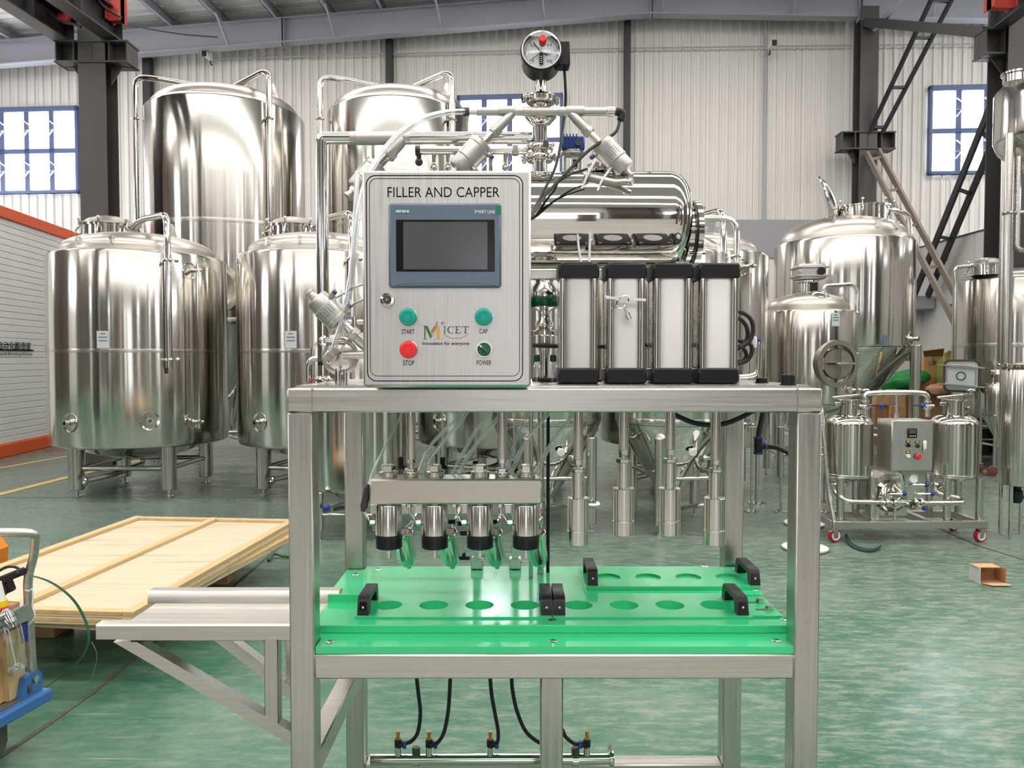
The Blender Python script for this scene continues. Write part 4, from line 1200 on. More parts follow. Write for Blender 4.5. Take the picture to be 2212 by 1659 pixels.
g = G(); g.tube([(lx + .05, 8.88, ZZ(461, 8.9)), (lx + .6, 8.7, ZZ(455, 8.9))], .022, 8); mk('side_pipe', g, M_SATIN, t)
g = G(); g.tube([(lx + .07, 8.85, ZZ(340, 8.9)), (lx + .07, 8.85, ZZ(540, 8.9)), (lx + .6, 8.7, ZZ(560, 8.9))], .026, 8, .05); mk('side_pipe', g, M_SATIN, t)

x, Y = XX(2206, 6.15), 6.15
t = thing('filter_housing', 'narrow upright filter housing on thin rod legs at right edge', 'filter', (x, Y, 0))
za, zb = ZZ(796, Y), ZZ(1046, Y)
mk('housing', G().lathe(shell_prof(.148, zb, za, .012), (x, Y, 0), n=40), M_TANKP, t)
mk('flange', G().lathe([(0, 0), (.165, 0), (.165, .018), (.15, .02), (.15, .03), (0, .05)], (x, Y, za), n=36), M_STEEL, t)
for a in range(6):
    p = polar((x, Y), .16, a * PI / 3 + .3, za - .01); mk('flange_bolt', G().hexa(p, p + V((0, 0, .05)), .012), M_STEEL, t)
for px, py in ((2160, 1154), (2182, 1165)):
    yy = DD(py, 0); xx = XX(px, yy, py)
    l = mk('rod_leg', G().tube([(xx + .03, min(yy, 6.1) + .02, zb + .06), (xx, yy, zb + .02), (xx, yy, .04)], .016, 10, .03), M_STEEL, t)
    mk('foot', G().cyl((xx, yy, 0), (xx, yy, .05), .012, n=10), M_STEEL, l)
xx = x + .1
mk('rod_leg', G().cyl((xx, Y + .12, 0), (xx, Y + .12, zb + .05), .016, n=10), M_STEEL, t)
mk('outlet', G().lathe([(0, -.15), (.03, -.15), (.045, -.13), (.045, -.05), (.03, -.04), (.03, .01)], (x - .02, Y, zb), n=18), M_BLACK, t)
mk('outlet_cable', G().tube([(x, Y, zb - .10), (x + .3, Y, zb - .14)], .012, 8), M_RUB, t)
mk('side_knob', G().cyl((x - .01, Y - .15, ZZ(955, Y)), (x - .01, Y - .20, ZZ(955, Y)), .03, n=14), M_BLACK, t)
# ------------------------------------------------------------------ the filling and capping machine
YF, YB = 1.52, 2.08
TT = .050
XL, XR = XX(620, YF, 860), XX(1777, YF, 860)
ZT, ZT0 = 1.391, 1.343
ZM, ZM0 = .854, .804
XLi, XRi = XL + TT, XR - TT
fr = thing('machine_frame', 'brushed steel square-tube frame carrying the filling and capping machine', 'frame', ((XL + XR) / 2, (YF + YB) / 2, 0))
def tubebox(nm, m, *a, b=.003): return mk(nm, G().box(*a, b), m, fr)
for (x, y) in ((XL, YF), (XRi, YF), (XL, YB - TT), (XRi, YB - TT)):
    o = tubebox('post', M_FRAME_V, x, x + TT, y, y + TT, .05, ZT0 if y == YF else ZM0 + .05 if False else ZT0)
    mk('levelling_foot', G().cyl((x + TT / 2, y + TT / 2, .012), (x + TT / 2, y + TT / 2, .06), .008, n=10).cyl((x + TT / 2, y + TT / 2, 0), (x + TT / 2, y + TT / 2, .015), .03, n=18, c=.003), M_STEEL, o)
tubebox('top_beam', M_FRAME_H, XL, XR, YF - .001, YF + TT, ZT0, ZT)
tubebox('top_beam', M_FRAME_H, XL, XR, YB - TT, YB, ZT0, ZT)
tubebox('side_beam', M_FRAME_H, XL, XL + TT, YF + TT, YB - TT, ZT0, ZT - .001)
tubebox('side_beam', M_FRAME_H, XRi, XR, YF + TT, YB - TT, ZT0, ZT - .001)
tubebox('bed_beam', M_FRAME_H, XLi, XRi, YF, YF + TT, ZM0, ZM)
tubebox('bed_beam', M_FRAME_H, XLi, XRi, YB - TT, YB, ZM0, ZM)
tubebox('side_beam', M_FRAME_H, XL, XL + TT, YF + TT, YB - TT, ZM0, ZM)
tubebox('side_beam', M_FRAME_H, XRi, XR, YF + TT, YB - TT, ZM0, ZM)
xm = XX(1191, 1.68, 1550)
tubebox('middle_leg', M_FRAME_V, xm - .025, xm + .025, 1.66, 1.71, .05, ZM0)
tubebox('cross_beam', M_FRAME_H, xm - .025, xm + .025, YF + TT, YB - TT, ZM0, ZM - .002)
zl = ZZ(1652, YB - TT)
tubebox('lower_rail', M_FRAME_H, XLi, XRi, YB - TT, YB, zl - .05, zl)
tubebox('lower_side_rail', M_FRAME_H, XL + .002, XL + TT - .002, YF + TT, YB - TT, .585, .635)
mk('top_plate', G().box(XL + .004, XR - .004, YF + TT, YB - .004, ZT - .001, ZT + .004), M_SATIN, fr)
for x in (XL + TT, XRi):
    mk('weld_seam', G().box(x - .0012, x + .0012, YF - .0015, YF + .001, ZT0, ZT), M_WELD, fr)

# infeed table on the left
zr_ = .893; xe = XX(215, 1.60, 1345)
tb = thing('infeed_table', 'stainless infeed tray on triangular brackets left of the machine', 'table', (xe / 2 + XL / 2, 1.7, 0))
yf, yb = 1.585, 1.83
x1 = -.40
z_floor = zr_ - .028
mk('tray_floor', G().box(xe + .02, x1, yf + .02, yb - .02, z_floor - .003, z_floor), M_FRAME_H, tb)
mk('front_rail', G().prism([(xe, yf, zr_ - .032), (xe, yf, zr_ - .004), (xe, yf + .004, zr_), (xe, yf + .026, zr_), (xe, yf + .03, zr_ - .004), (xe, yf + .034, z_floor), (xe, yf + .030, z_floor - .003), (xe, yf + .022, zr_ - .006), (xe, yf + .004, zr_ - .006), (xe, yf + .003, zr_ - .032)], (XL - .001 - xe, 0, 0)), M_FRAME_H, tb)
mk('back_rail', G().prism([(xe, yb + .02, zr_ - .03), (xe, yb + .02, zr_ - .004), (xe, yb + .016, zr_), (xe, yb - .010, zr_), (xe, yb - .014, zr_ - .004), (xe, yb - .018, z_floor), (xe, yb - .014, z_floor - .003), (xe, yb - .006, zr_ - .006), (xe, yb + .014, zr_ - .006), (xe, yb + .017, zr_ - .03)], (x1 - .015 - xe, 0, 0)), M_FRAME_H, tb)
for (y, pxa, pya, pxb, pyb, pv) in ((1.635, 290, 1372, 640, 1592, 590), (1.785, 435, 1372, 660, 1512, 634)):
    a, b = P(pxa, pya, y), P(pxb, pyb, y)
    a.z = z_floor - .030
    b.x = min(b.x, XL - .0)
    dd = (b - a).normalized(); hw = .013 / max(.2, abs(dd.z)); zt_b = z_floor - .0225; ta = (zt_b - a.z) / dd.z
    a0 = a + dd * ta
    vv = V((-dd.z, 0, dd.x)) * .013
    mk('diagonal_brace', G().prism([(a0.x - hw, y - .015, zt_b), (a0.x + hw, y - .015, zt_b), (b.x + vv.x, y - .015, b.z + vv.z), (b.x - vv.x, y - .015, b.z - vv.z)], (0, .03, 0)), M_FRAME_H, tb, flat=True)
    xv = XX(pv, y, 1450); tt_ = (xv - a.x) / (b.x - a.x)
    mk('upright', G().box(xv - .015, xv + .015, y - .0138, y + .0138, a.lerp(b, tt_).z - .004, z_floor - .004, .002), M_FRAME_V, tb)
    mk('cross_piece', G().box(xe + .05, XL, y - .012, y + .012, z_floor - .022, z_floor - .004, .002), M_FRAME_H, tb)

# green bed
gb = thing('green_bed', 'bright green polymer bed board with raised rails on the machine frame', 'board', ((XL + XR) / 2, 1.8, ZM))
Z0 = ZM + .0005; Z1 = ZM + .015; Z2 = Z1 + .0175
xg0, xg1 = XX(683, 1.53, 1400), XX(1713, 1.53, 1400)
g = G(); g.box(xg0, xg1, YF + .004, YF + TT + .005, Z0, Z1, .0015)
mk('base_board', G().prism([(xg0, YF + .004, Z0), (xg1, YF + .004, Z0), (xg1, YF + TT + .004, Z0), (XR - .015, YF + TT + .004, Z0), (XR - .015, YB - TT - .004, Z0), (XRi - .004, YB - TT - .004, Z0), (XRi - .004, YB - .02, Z0), (XLi + .004, YB - .02, Z0), (XLi + .004, YB - TT - .004, Z0), (XL + .01, YB - TT - .004, Z0), (XL + .01, YF + TT + .004, Z0), (xg0, YF + TT + .004, Z0)], (0, 0, Z1 - Z0)), M_GREEN, gb, flat=True)
yr0, yr1, yr2, yr3 = 1.599, 1.637, 1.807, 2.058
mk('front_rail', G().box(XL + .012, XR - .017, yr0, yr1, Z1, Z2, .0015), M_GREEN, gb)
mk('rear_board', G().prism([(XL + .008, yr2, Z1), (XR - .018, yr2, Z1), (XR - .018, YB - TT - .004, Z1), (XRi - .004, YB - TT - .004, Z1), (XRi - .004, yr3, Z1), (XLi + .004, yr3, Z1), (XLi + .004, YB - TT - .004, Z1), (XL + .008, YB - TT - .004, Z1)], (0, 0, Z2 - Z1)), M_GREEN, gb, flat=True)
def screw(par, px, py, z, r=.0095):
    y = DD(py, z); x = P(px, py, y).x
    o = mk('countersunk_screw', G().lathe([(0, .0012), (r * .42, .0012), (r * .42, .002), (r * .8, .002), (r, .0008), (r, -.001)], (x, y, z), n=20), M_STEEL, par)
    mk('hex_socket', G().cyl((x, y, z + .001), (x, y, z + .0017), r * .38, n=6), M_DARK, o)
for px, py, z in ((713, 1387, Z1), (1195, 1385, Z1), (1677, 1384, Z1), (1193, 1339, Z2), (1695, 1338, Z2), (728, 1279, Z2), (768, 1241, Z2), (816, 1230, Z2), (1523, 1223, Z2), (1631, 1274, Z2), (1172, 1228, Z2)):
    screw(gb, px, py, z)
# end stop block with two slotted bolts
xs0, xs1 = XX(1613, 1.68, 1320), XX(1688, 1.66, 1320)
sb = thing('stop_block', 'green stop block with two hex bolts at the right end of the track', 'block', ((xs0 + xs1) / 2, 1.72, Z1))
mk('block', G().box(xs0, xs1, yr1 + .012, yr2 - .025, Z1, Z1 + .022, .0015), M_GREEN, sb)
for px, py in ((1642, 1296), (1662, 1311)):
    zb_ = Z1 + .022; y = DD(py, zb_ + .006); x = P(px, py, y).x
    mk('slot', G().box(x - .03, x + .012, y - .0045, y + .0045, zb_, zb_ + .0006), mat('slot_floor_green', srgb(16, 108, 62), .5), sb)  # darker green laid flat on the block paints the shade inside the slots
    mk('hex_bolt', G().hexa((x, y, zb_), (x, y, zb_ + .010), .0095, .001).cyl((x, y, zb_), (x, y, zb_ + .0015), .011, n=18), M_STEEL, sb)

# nest plates with four can holes and two pull handles
def nest_plate(lab, x0, x1, y0, y1, z0, z1, holes, hy, rh=.0325, hxs=(), hy0=0, hy1=0):
    t = thing('nest_plate', lab, 'plate', ((x0 + x1) / 2, (y0 + y1) / 2, z0), 'green four-hole nest plates')
    bm = bmesh.new()
    # top surface: cells around each hole
    N = 24; g = G()
    cuts = [x0] + [(a + b) / 2 for a, b in zip(holes, holes[1:])] + [x1]
    for (cx, a, b) in zip(holes, cuts, cuts[1:]):
        for (zz) in (z1,):
            ring, outer = [], []
            for i in range(N):
                t_ = 2 * PI * i / N + PI / N
                ring.append(V((cx + rh * math.cos(t_), hy + rh * math.sin(t_), zz)))
                dx, dy = math.cos(t_), math.sin(t_)
                k = min(((b - cx) if dx > 0 else (a - cx)) / dx if abs(dx) > 1e-6 else 9e9, ((y1 - hy) if dy > 0 else (y0 - hy)) / dy if abs(dy) > 1e-6 else 9e9)
                outer.append(V((cx + dx * k, hy + dy * k, zz)))
            vs = ring + outer
            fs = [(i, (i + 1) % N, N + (i + 1) % N, N + i) for i in range(N)]
            corners = [V((a, y0, zz)), V((b, y0, zz)), V((b, y1, zz)), V((a, y1, zz))]
            for c in corners:
                # triangle filling the corner between its two neighbours
                ii = sorted(range(N), key=lambda q: (outer[q] - c).length)
                best = None
                for i in range(N):
                    j = (i + 1) % N
                    if (abs(outer[i].x - outer[j].x) > 1e-7 and abs(outer[i].y - outer[j].y) > 1e-7):
                        if abs((outer[i] - c).length) < .2 and min(abs(outer[i].x - c.x) + abs(outer[j].y - c.y), abs(outer[j].x - c.x) + abs(outer[i].y - c.y)) < 1e-6:
                            best = (i, j)
                if best:
                    vs.append(c); fs.append((N + best[0], N + best[1], len(vs) - 1))
            g.add(vs, fs)
        # hole wall and floor
        g.lathe([(rh, z1), (rh, z0 + .002), (0, z0 + .002)], (cx, hy, 0), n=N, a0=PI / N)
    g.add([(x0, y0, z0), (x1, y0, z0), (x1, y1, z0), (x0, y1, z0), (x0, y0, z1), (x1, y0, z1), (x1, y1, z1), (x0, y1, z1)], [(0, 1, 5, 4), (1, 2, 6, 5), (2, 3, 7, 6), (3, 0, 4, 7)])
    bm.free()
    mk('plate_body', g, M_GREEN, t, flat=True)
    for hx in hxs:
        w = .0125; h = .038; L0, L1 = hy0, hy1; z = z1
        side = [(L0, z), (L0 + .022, z), (L0 + .028, z + h - .016), (L0 + .038, z + h - .011), (L1 - .038, z + h - .011), (L1 - .028, z + h - .016), (L1 - .022, z), (L1, z), (L1 - .007, z + h - .008), (L1 - .016, z + h), (L0 + .016, z + h), (L0 + .007, z + h - .008)]
        o = mk('pull_handle', G().prism([(hx - w, y, zz) for y, zz in side], (2 * w, 0, 0)), M_BLACK, t, ang=50)
        mk('handle_recess', G().prism([(hx - w * .62, L0 + .0018, z + .012), (hx + w * .62, L0 + .0018, z + .012), (hx + w * .62, L0 + .0055, z + h - .010), (hx - w * .62, L0 + .0055, z + h - .010)], (0, -.0012, 0)), M_BEZEL, o)
        mk('handle_screw', G().ball((hx, L0 + .0025, z + .0165), .0036, 10, 6), M_STEEL, o)
    return t
HY = 1.719
zp1 = Z1 + .0215
hx1 = [XX(px, HY, 1307) for px in (838, 937, 1036, 1134)]
hx2 = [XX(px, HY, 1307) for px in (1249, 1348, 1447, 1544)]
xg = XX(1193, 1.645, 1332)
nest_plate('front green nest plate under the filling nozzles', XX(767, 1.645, 1332), xg - .0008, yr1 + .002, yr2 - .002, Z1 + .0006, zp1, hx1, HY, hxs=(XX(784, 1.65, 1320), XX(1181, 1.65, 1320)), hy0=1.648, hy1=1.775)
nest_plate('front green nest plate under the capping heads', xg + .0008, XX(1624, 1.645, 1332), yr1 + .002, yr2 - .002, Z1 + .0006, zp1, hx2, HY, hxs=(XX(1209, 1.65, 1320), XX(1605, 1.65, 1320)), hy0=1.648, hy1=1.775)
HY3 = 1.927
hx3 = [XX(px, HY3, 1247) for px in (1313, 1400, 1487, 1574)]
nest_plate('rear green nest plate on the back board, furthest from the camera', XX(1259, 1.93, 1250), XX(1640, 1.86, 1268), 1.846, 2.02, Z2 + .0005, Z2 + .0085, hx3, HY3, hxs=(XX(1280, 1.86, 1262), XX(1630, 1.86, 1262)), hy0=1.853, hy1=1.985)

# ---- filling head block
YH = 1.712
bx0, bx1 = XX(798, 1.675, 1060), XX(1171, 1.675, 1060)
bz0, bz1 = ZZ(1090, 1.675), ZZ(1035, 1.675)
fb = thing('filling_block', 'steel filling block with four nozzles hung on two lift rods', 'filler', ((bx0 + bx1) / 2, YH, bz0))
mk('block_body', G().box(bx0, bx1, 1.675, 1.748, bz0, bz1, .004), M_DULL, fb)
for px in (840, 939, 1037, 1136):
    x = XX(px, YH, 1130)
    o = mk('nozzle_nut', G().hexa((x, YH, bz1 + .011), (x, YH, bz1 + .027), .0165, .0015).cyl((x, YH, bz1), (x, YH, bz1 + .012), .0215, n=28, c=.001), M_STEEL, fb)
    r_ = .0295; zb = bz0 - .108
    o = mk('nozzle', G().lathe([(0, bz0), (.016, bz0), (.016, bz0 - .004), (r_ - .001, bz0 - .005), (r_, bz0 - .007), (r_, bz0 - .073), (0, bz0 - .073)], (x, YH, 0), n=40), M_TURN, fb)
    mk('nozzle_seal', G().lathe([(0, 0), (r_ - .001, 0), (r_ + .0003, -.002), (r_ + .0003, -.030), (r_ - .003, -.032), (.012, -.032), (.012, -.02), (0, -.02)], (x, YH, bz0 - .073), n=40), M_BLKM, o)
    mk('fill_tube', G().cyl((x + .0, YH, bz0 - .128), (x + .0, YH, bz0 - .09), .0042, n=12).cyl((x, YH, bz0 - .128), (x, YH, bz0 - .116), .0052, n=12), M_STEEL, o)
    # side fitting and bent tube
    q = V((x - r_ - .004, YH - .004, bz0 - .048))
    s0 = V((x - .058, YH + .004, bz0 - .018))
    o2 = mk('bent_tube', G().tube([s0 + V((0, 0, .012)), s0 + V((.002, 0, -.008)), s0 + V((.012, 0, -.022)), q + V((-.006, 0, .001)), q + V((.004, 0, 0))], .0034, 10, .01, 5), M_STEEL, fb)
    mk('tube_nut', G().hexa(q + V((-.008, 0, 0)), q + V((.003, 0, 0)), .007, .0008).hexa(s0 + V((0, 0, .004)), s0 + V((0, 0, .018)), .0075, .0008), M_STEEL, o2)
s0 = V((XX(787, 1.70, 1060), 1.70, 0))
a, b = P(795, 1052, 1.70), P(785, 1098, 1.70)
mk('check_valve', G().cyl(a, b, .0085, n=8, c=.0015).cyl(a + (a - b) * .12, a, .004, n=10).cyl(b, b + (b - a) * .14, .0055, n=10), M_DARK, fb)
for px, zz in ((888, 0), (1085, 0)):
    x = XX(px, YH, 960)
    o = mk('lift_rod', G().cyl((x, YH, bz1 + .040), (x, YH, ZT0 + .03), .0112, n=28), M_MIRROR, fb)
    mk('rod_joint', G().lathe([(0, 0), (.0155, 0), (.0165, .002), (.0165, .010), (.0155, .012), (0, .012)], (x, YH, bz1), n=28), M_STEEL, o)
    mk('rod_nut', G().hexa((x, YH, bz1 + .012), (x, YH, bz1 + .020), .0145, .001).cyl((x, YH, bz1 + .02), (x, YH, bz1 + .042), .0075, n=16).hexa((x, YH, bz1 + .030), (x, YH, bz1 + .041), .0092, .0008), M_STEEL, o)
for px in (905, 1006, 1098):
    p = P(px, 1100, 1.74); mk('hose_nut', G().hexa(p + V((0, 0, -.008)), p + V((0, 0, .012)), .013, .001), M_SATIN, fb)

# drip cups behind the nozzles
for i, px in enumerate((876, 971, 1068, 1161)):
    Yc = 1.80; x = XX(px, Yc, 1180); zt, zb = ZZ(1150, Yc), ZZ(1229, Yc)
    where = ('leftmost', 'second from the left', 'third from the left', 'rightmost')[i]
    t = thing('drip_cup', 'polished drip cup behind the %s filling nozzle' % where, 'cup', (x, Yc, zb), 'drip cups behind the filling nozzles')
    hgt = zt - zb
    ax = V((-.16, -.24, 1)).normalized()
    prof = [(0, -.005), (.0055, -.005), (.0075, .003), (.0150, .006), (.0205, .014), (.0228, .028), (.0232, hgt * .62), (.0242, hgt * .80), (.0255, hgt * .97), (.0265, hgt), (.0245, hgt), (.021, hgt * .72), (.018, hgt * .5), (0, hgt * .42)]
    o_ = V((x + .006, Yc + .01, zb + .004))
    mk('cup_body', G().lathe(prof, o_, ax, 36), M_TURN, t)
    mk('cup_rim', G().torus(o_ + ax * hgt, ax, .0258, .0018, 36, 8), M_STEEL, t)
    mk('cup_arm', G().tube([o_ + ax * (hgt * .8) + V((.004, .02, 0)), (x + .012, Yc + .06, zt + .02), (x + .012, 2.03, zt + .02)], .005, 8, .02), M_STEEL, t)
# the bar that carries the cups, with two air cylinders
yc_ = 2.022
cb_ = thing('cup_carrier', 'steel carrier bar behind the nozzles holding the drip cups', 'bar', (XX(1000, yc_, 1130), yc_, Z2))
zc1 = ZZ(1152, 1.80) + .008
mk('carrier_bar', G().box(XX(800, yc_, 1128), XX(1170, yc_, 1128), yc_ - .006, yc_ + .006, zc1 - .006, zc1 + .02, .001), M_SATIN, cb_)
for px in (1030, 1113):
    x = XX(px, yc_, 1180)
    mk('carrier_post', G().box(x - .010, x + .010, yc_ + .006, yc_ + .026, Z2 + .002, zc1 + .02, .002).box(x - .016, x + .016, yc_ + .002, yc_ + .03, Z2 + .0005, Z2 + .03, .002), M_SATIN, cb_)

# ---- capping heads
def cap_head(lab, px, drop):
    x = XX(px, YH, 1000)
    t = thing('capping_head', lab, 'capping head', (x, YH, ZZ(1180, YH)), 'four capping heads')
    zb = ZZ(1180 - drop, YH - .02)
    k = YH / F_PX
    z_g = zb + .0335; z_w = zb + .106; z_n = zb + .163
    mk('head_cup', G().lathe([(0, zb + .012), (.018, zb + .012), (.020, zb), (.0236, zb), (.0244, zb + .001), (.0244, z_g - .0015), (.0232, z_g - .0012), (.0232, z_g + .0012)], (x, YH, 0), n=44), M_TURN, t)
    mk('head_body', G().lathe([(.0232, z_g), (.0244, z_g + .0015), (.0244, z_w - .001), (.0236, z_w), (.0146, z_w)], (x, YH, 0), n=44), M_TURN, t)
    mk('head_neck', G().lathe([(.0146, z_w - .001), (.0146, z_n), (0, z_n)], (x, YH, 0), n=36), M_TURN, t)
    mk('head_nut', G().hexa((x, YH, z_n), (x, YH, z_n + .0095), .0165, .0015), M_STEEL, t)
    mk('rod_end', G().cyl((x, YH, z_n + .009), (x, YH, z_n + .02), .006, n=14).hexa((x, YH, z_n + .017), (x, YH, z_n + .030), .0105, .001), M_STEEL, t)
    mk('piston_rod', G().cyl((x, YH, z_n + .029), (x, YH, ZT + .0), .0113, n=28, c=.001), M_MIRROR, t)
cap_head('lowered capping head at the left end of the four', 1249, 0)
cap_head('raised capping head, second from the left', 1347, 21)
cap_head('raised capping head, third from the left', 1447, 21)
cap_head('lowered capping head at the right end of the four', 1545, 0)
x = XX(1171, 1.99, 1060)
mk('guide_rod', G().cyl((x - .004, 1.99, Z2 + .0005), (x - .004, 1.99, ZT - .002), .0085, n=20), M_STEEL, label='bright guide rod beside the black one behind the filling block', cat='rod')
mk('guide_rod', G().cyl((x + .016, 2.0, Z2 + .0005), (x + .016, 2.0, ZT - .002), .0045, n=14), M_BLACK, label='thin black upright rod right of the filling block', cat='rod')
mk('guide_rod', G().cyl((x - .03, 1.95, Z2 + .0005), (x - .03, 1.95, ZT - .002), .0055, n=14), M_STEEL, label='thin steel rod behind the right end of the filling block', cat='rod')

# ---- pneumatic cylinders
ACG = 'four square air cylinders on the machine top'
YC0, YC1 = 1.672, 1.764
def air_cyl(lab, pxa, pxb):
    x0, x1 = XX(pxa, YC0, 600), XX(pxb, YC0, 600)
    xc = (x0 + x1) / 2; w = x1 - x0; yc = (YC0 + YC1) / 2
    za, zb = ZZ(567.5, YC0), ZT + .0045
    t = thing('air_cylinder', lab, 'cylinder', (xc, yc, zb), ACG)
    hc = .0335
    for nm, z0, z1 in (('top_cap', za - hc, za), ('bottom_cap', zb, zb + hc + .001)):
        o = mk(nm, G().box(x0, x1, YC0, YC1, z0, z1, .004), M_BLKM, t)
        for sx in (-1, 1):
            for sy in (-1, 1):
                zz = z1 if nm == 'top_cap' else z1
                if nm == 'top_cap': mk('cap_bolt', G().cyl((xc + sx * w * .40, yc + sy * .036, z1 - .002), (xc + sx * w * .40, yc + sy * .036, z1 + .0006), .0055, n=14), M_STEEL, o)
        if nm == 'top_cap': mk('cap_bore', G().cyl((xc, yc, z1 - .001), (xc, yc, z1 + .0005), .024, n=28), M_RAFTER, o)
    zb0, zb1 = zb + hc, za - hc
    # barrel: flat front with rounded shoulders
    n = 7; poly = []
    bw, bd = w * .345, .0395
    for (sx, sy, a0) in ((1, 1, 0), (-1, 1, 90), (-1, -1, 180), (1, -1, 270)):
        for k in range(n):
            a = R(a0 + 90 * k / (n - 1)); rr = .016
            poly.append((xc + sx * (bw - rr) + rr * math.cos(a), yc + sy * (bd - rr) + rr * math.sin(a), zb0))
    mk('barrel', G().prism(poly, (0, 0, zb1 - zb0)), M_BARREL, t)
    for sx in (-1, 1):
        for sy in (-1, 1):
            mk('tie_rod', G().cyl((xc + sx * w * .395, yc + sy * .0375, zb0), (xc + sx * w * .395, yc + sy * .0375, zb1), .0068, n=18), M_MIRROR, t)
        mk('side_profile', G().box(xc + sx * w * .33, xc + sx * w * .46, yc - .026, yc + .026, zb0, zb1, .003), M_SATIN, t)
    return t
air_cyl('white air cylinder nearest the control cabinet', 1206.5, 1295)
AC2 = air_cyl('white air cylinder with the cabinet key tied on it', 1310, 1398)
air_cyl('plain white air cylinder between the key one and the rightmost', 1411, 1499)
air_cyl('white air cylinder at the right end of the row', 1511, 1600)
# key hanging on a cable tie
Yk = YC0 - .004
k = thing('cabinet_key', 'small square key hanging by a white cable tie on an air cylinder', 'key', tuple(P(1355, 690, Yk)))
mk('cable_tie', G().bar(P(1311, 643, Yk - .002), P(1395, 648, Yk - .002), .0035, .0055), M_WHITE, k)
mk('tie_head', G().cbox(P(1312, 643, Yk - .002), .008, .008, .008, .001), M_WHITE, k)
loop = [P(px, py, Yk - .004) for px, py in ((1347, 664), (1338, 667), (1332, 660), (1335, 648), (1344, 641), (1353, 639), (1358, 644), (1356, 652), (1350, 659))]
mk('key_bow', G().tube(spline(loop + [loop[0]], 4), .0018, 8), M_STEEL, k)
mk('key_stem', G().cyl(P(1348, 662, Yk - .004), P(1354, 677, Yk - .004), .0028, n=12), M_STEEL, k)
mk('key_socket', G().cyl(P(1354, 676, Yk - .004), P(1360, 690, Yk - .004), .0062, n=16, c=.0008), M_STEEL, k)
# black caps on the top plate at right
for px, py, r_, y, lab in ((1702, 800, .014, 1.60, 'black round cap at the right corner of the machine top'), (1645, 812, .013, 1.74, 'small black round cap behind the right corner one')):
    x = XX(px, y)
    t = thing('plug_cap', lab, 'cap', (x, y, ZT))
    mk('cap_body', G().cyl((x, y, ZT + .0045), (x, y, ZZ(py + 8, y) + .004 if py > 805 else ZZ(809, y)), r_, n=24, c=.001), M_BLACK, t)
    mk('cap_collar', G().cyl((x, y, ZT + .0042), (x, y, ZT + .006), r_ * 1.2, n=24), M_BLKM, t)
# ------------------------------------------------------------------ control cabinet
YK = 1.44
kx0, kx1 = XX(783, YK, 600), XX(1147, YK, 600)
kz0, kz1 = ZT + .0045, ZZ(368, YK)
cab = thing('control_cabinet', 'brushed steel control cabinet with touch screen and push buttons', 'cabinet', ((kx0 + kx1) / 2, 1.52, kz0))
mk('cabinet_body', G().box(kx0 + .004, kx1 - .004, YK + .016, 1.60, kz0, kz1 - .004, .003), M_FRAME_V, cab)
mk('cabinet_door', G().box(kx0, kx1, YK, YK + .015, kz0 + .002, kz1, .004), M_DOOR, cab)
door_ = bpy.data.objects['cabinet_door']
YD = YK - .0006
def KP(px, py, d=0.0): return P(px, py, YD - d)
def frame_line(pxs, w, rr, nm):
    """thin printed rounded border"""
    (ax, ay), (bx, by) = pxs
    a, b = KP(ax, ay), KP(bx, by)
    x0, x1, z1, z0 = a.x, b.x, a.z, b.z
    pts = []
    for (cx, cz, a0) in ((x1 - rr, z1 - rr, 0), (x0 + rr, z1 - rr, 90), (x0 + rr, z0 + rr, 180), (x1 - rr, z0 + rr, 270)):
        for k in range(7):
            t = R(a0 + 15 * k); pts.append((cx, cz, t))
    vs, fs = [], []
    for (cx, cz, t) in pts:
        for q in (rr, rr - w): vs.append((cx + q * math.cos(t), YD, cz + q * math.sin(t)))
    n = len(pts)
    for i in range(n):
        j = (i + 1) % n; fs.append((2 * i, 2 * j, 2 * j + 1, 2 * i + 1))
    mk(nm, G().add(vs, fs), M_INK, door_, flat=True)
frame_line(((790, 378), (1130, 824)), .0018, .018, 'border_line')
frame_line(((797, 385), (1123, 813)), .0011, .014, 'border_line')
def ktext(s, px, py, pxw, h, m=M_INK, bold=0.0, d=0.0, par=None, nm='lettering', align='CENTER'):
    p = KP(px, py, d)
    return text(nm, s, h / F_PX * YK, p, m, par or door_, width=pxw / F_PX * YK, bold=bold, ext=.0003, align=align)
ktext('FILLER AND CAPPER', 958, 415, 240, 21.5, bold=-.004)
for s, px, py, w in (('START', 881.5, 716.5, 28), ('CAP', 1044.5, 715.5, 18), ('STOP', 883, 784, 24), ('POWER', 1045.5, 783.5, 32)):
    ktext(s, px, py, w, 10.5, bold=.004)
# touch panel
a, b = KP(840, 440.5), KP(1083, 622)
hm = mk('touch_panel', G().box(a.x, b.x, YK - .009, YK, b.z, a.z, .004), M_HMI, cab)
YH_ = YK - .0092
def HPx(px, py, d=0.0): return P(px, py, YH_ - d)
a, b = HPx(855, 474), HPx(1069, 587)
mk('screen_bezel', G().box(a.x, b.x, YH_ - .0006, YH_ + .002, b.z, a.z, .001), M_BEZEL, hm)
a, b = HPx(871, 479.5), HPx(1053, 582)
mk('screen_glass', G().box(a.x, b.x, YH_ - .0012, YH_ - .0004, b.z, a.z), M_SCREEN, hm)
a, b = HPx(853.5, 452), HPx(886, 461)
mk('brand_patch', G().box(a.x, b.x, YH_ - .0003, YH_ + .001, b.z, a.z), mat('panel_teal', srgb(28, 128, 112), .4), hm)
p = HPx(869.5, 456.5, .0006); text('lettering', 'SIEMENS', 5.6 / F_PX * YK, p, M_WINK, hm, width=29 / F_PX * YK, bold=.02, ext=.0002)
p = HPx(1047, 457.5, .0006); text('lettering', 'SMART LINE', 7 / F_PX * YK, p, M_WINK, hm, width=43.5 / F_PX * YK, bold=.003, ext=.0002)
a, b = HPx(1071, 445), HPx(1082, 463)
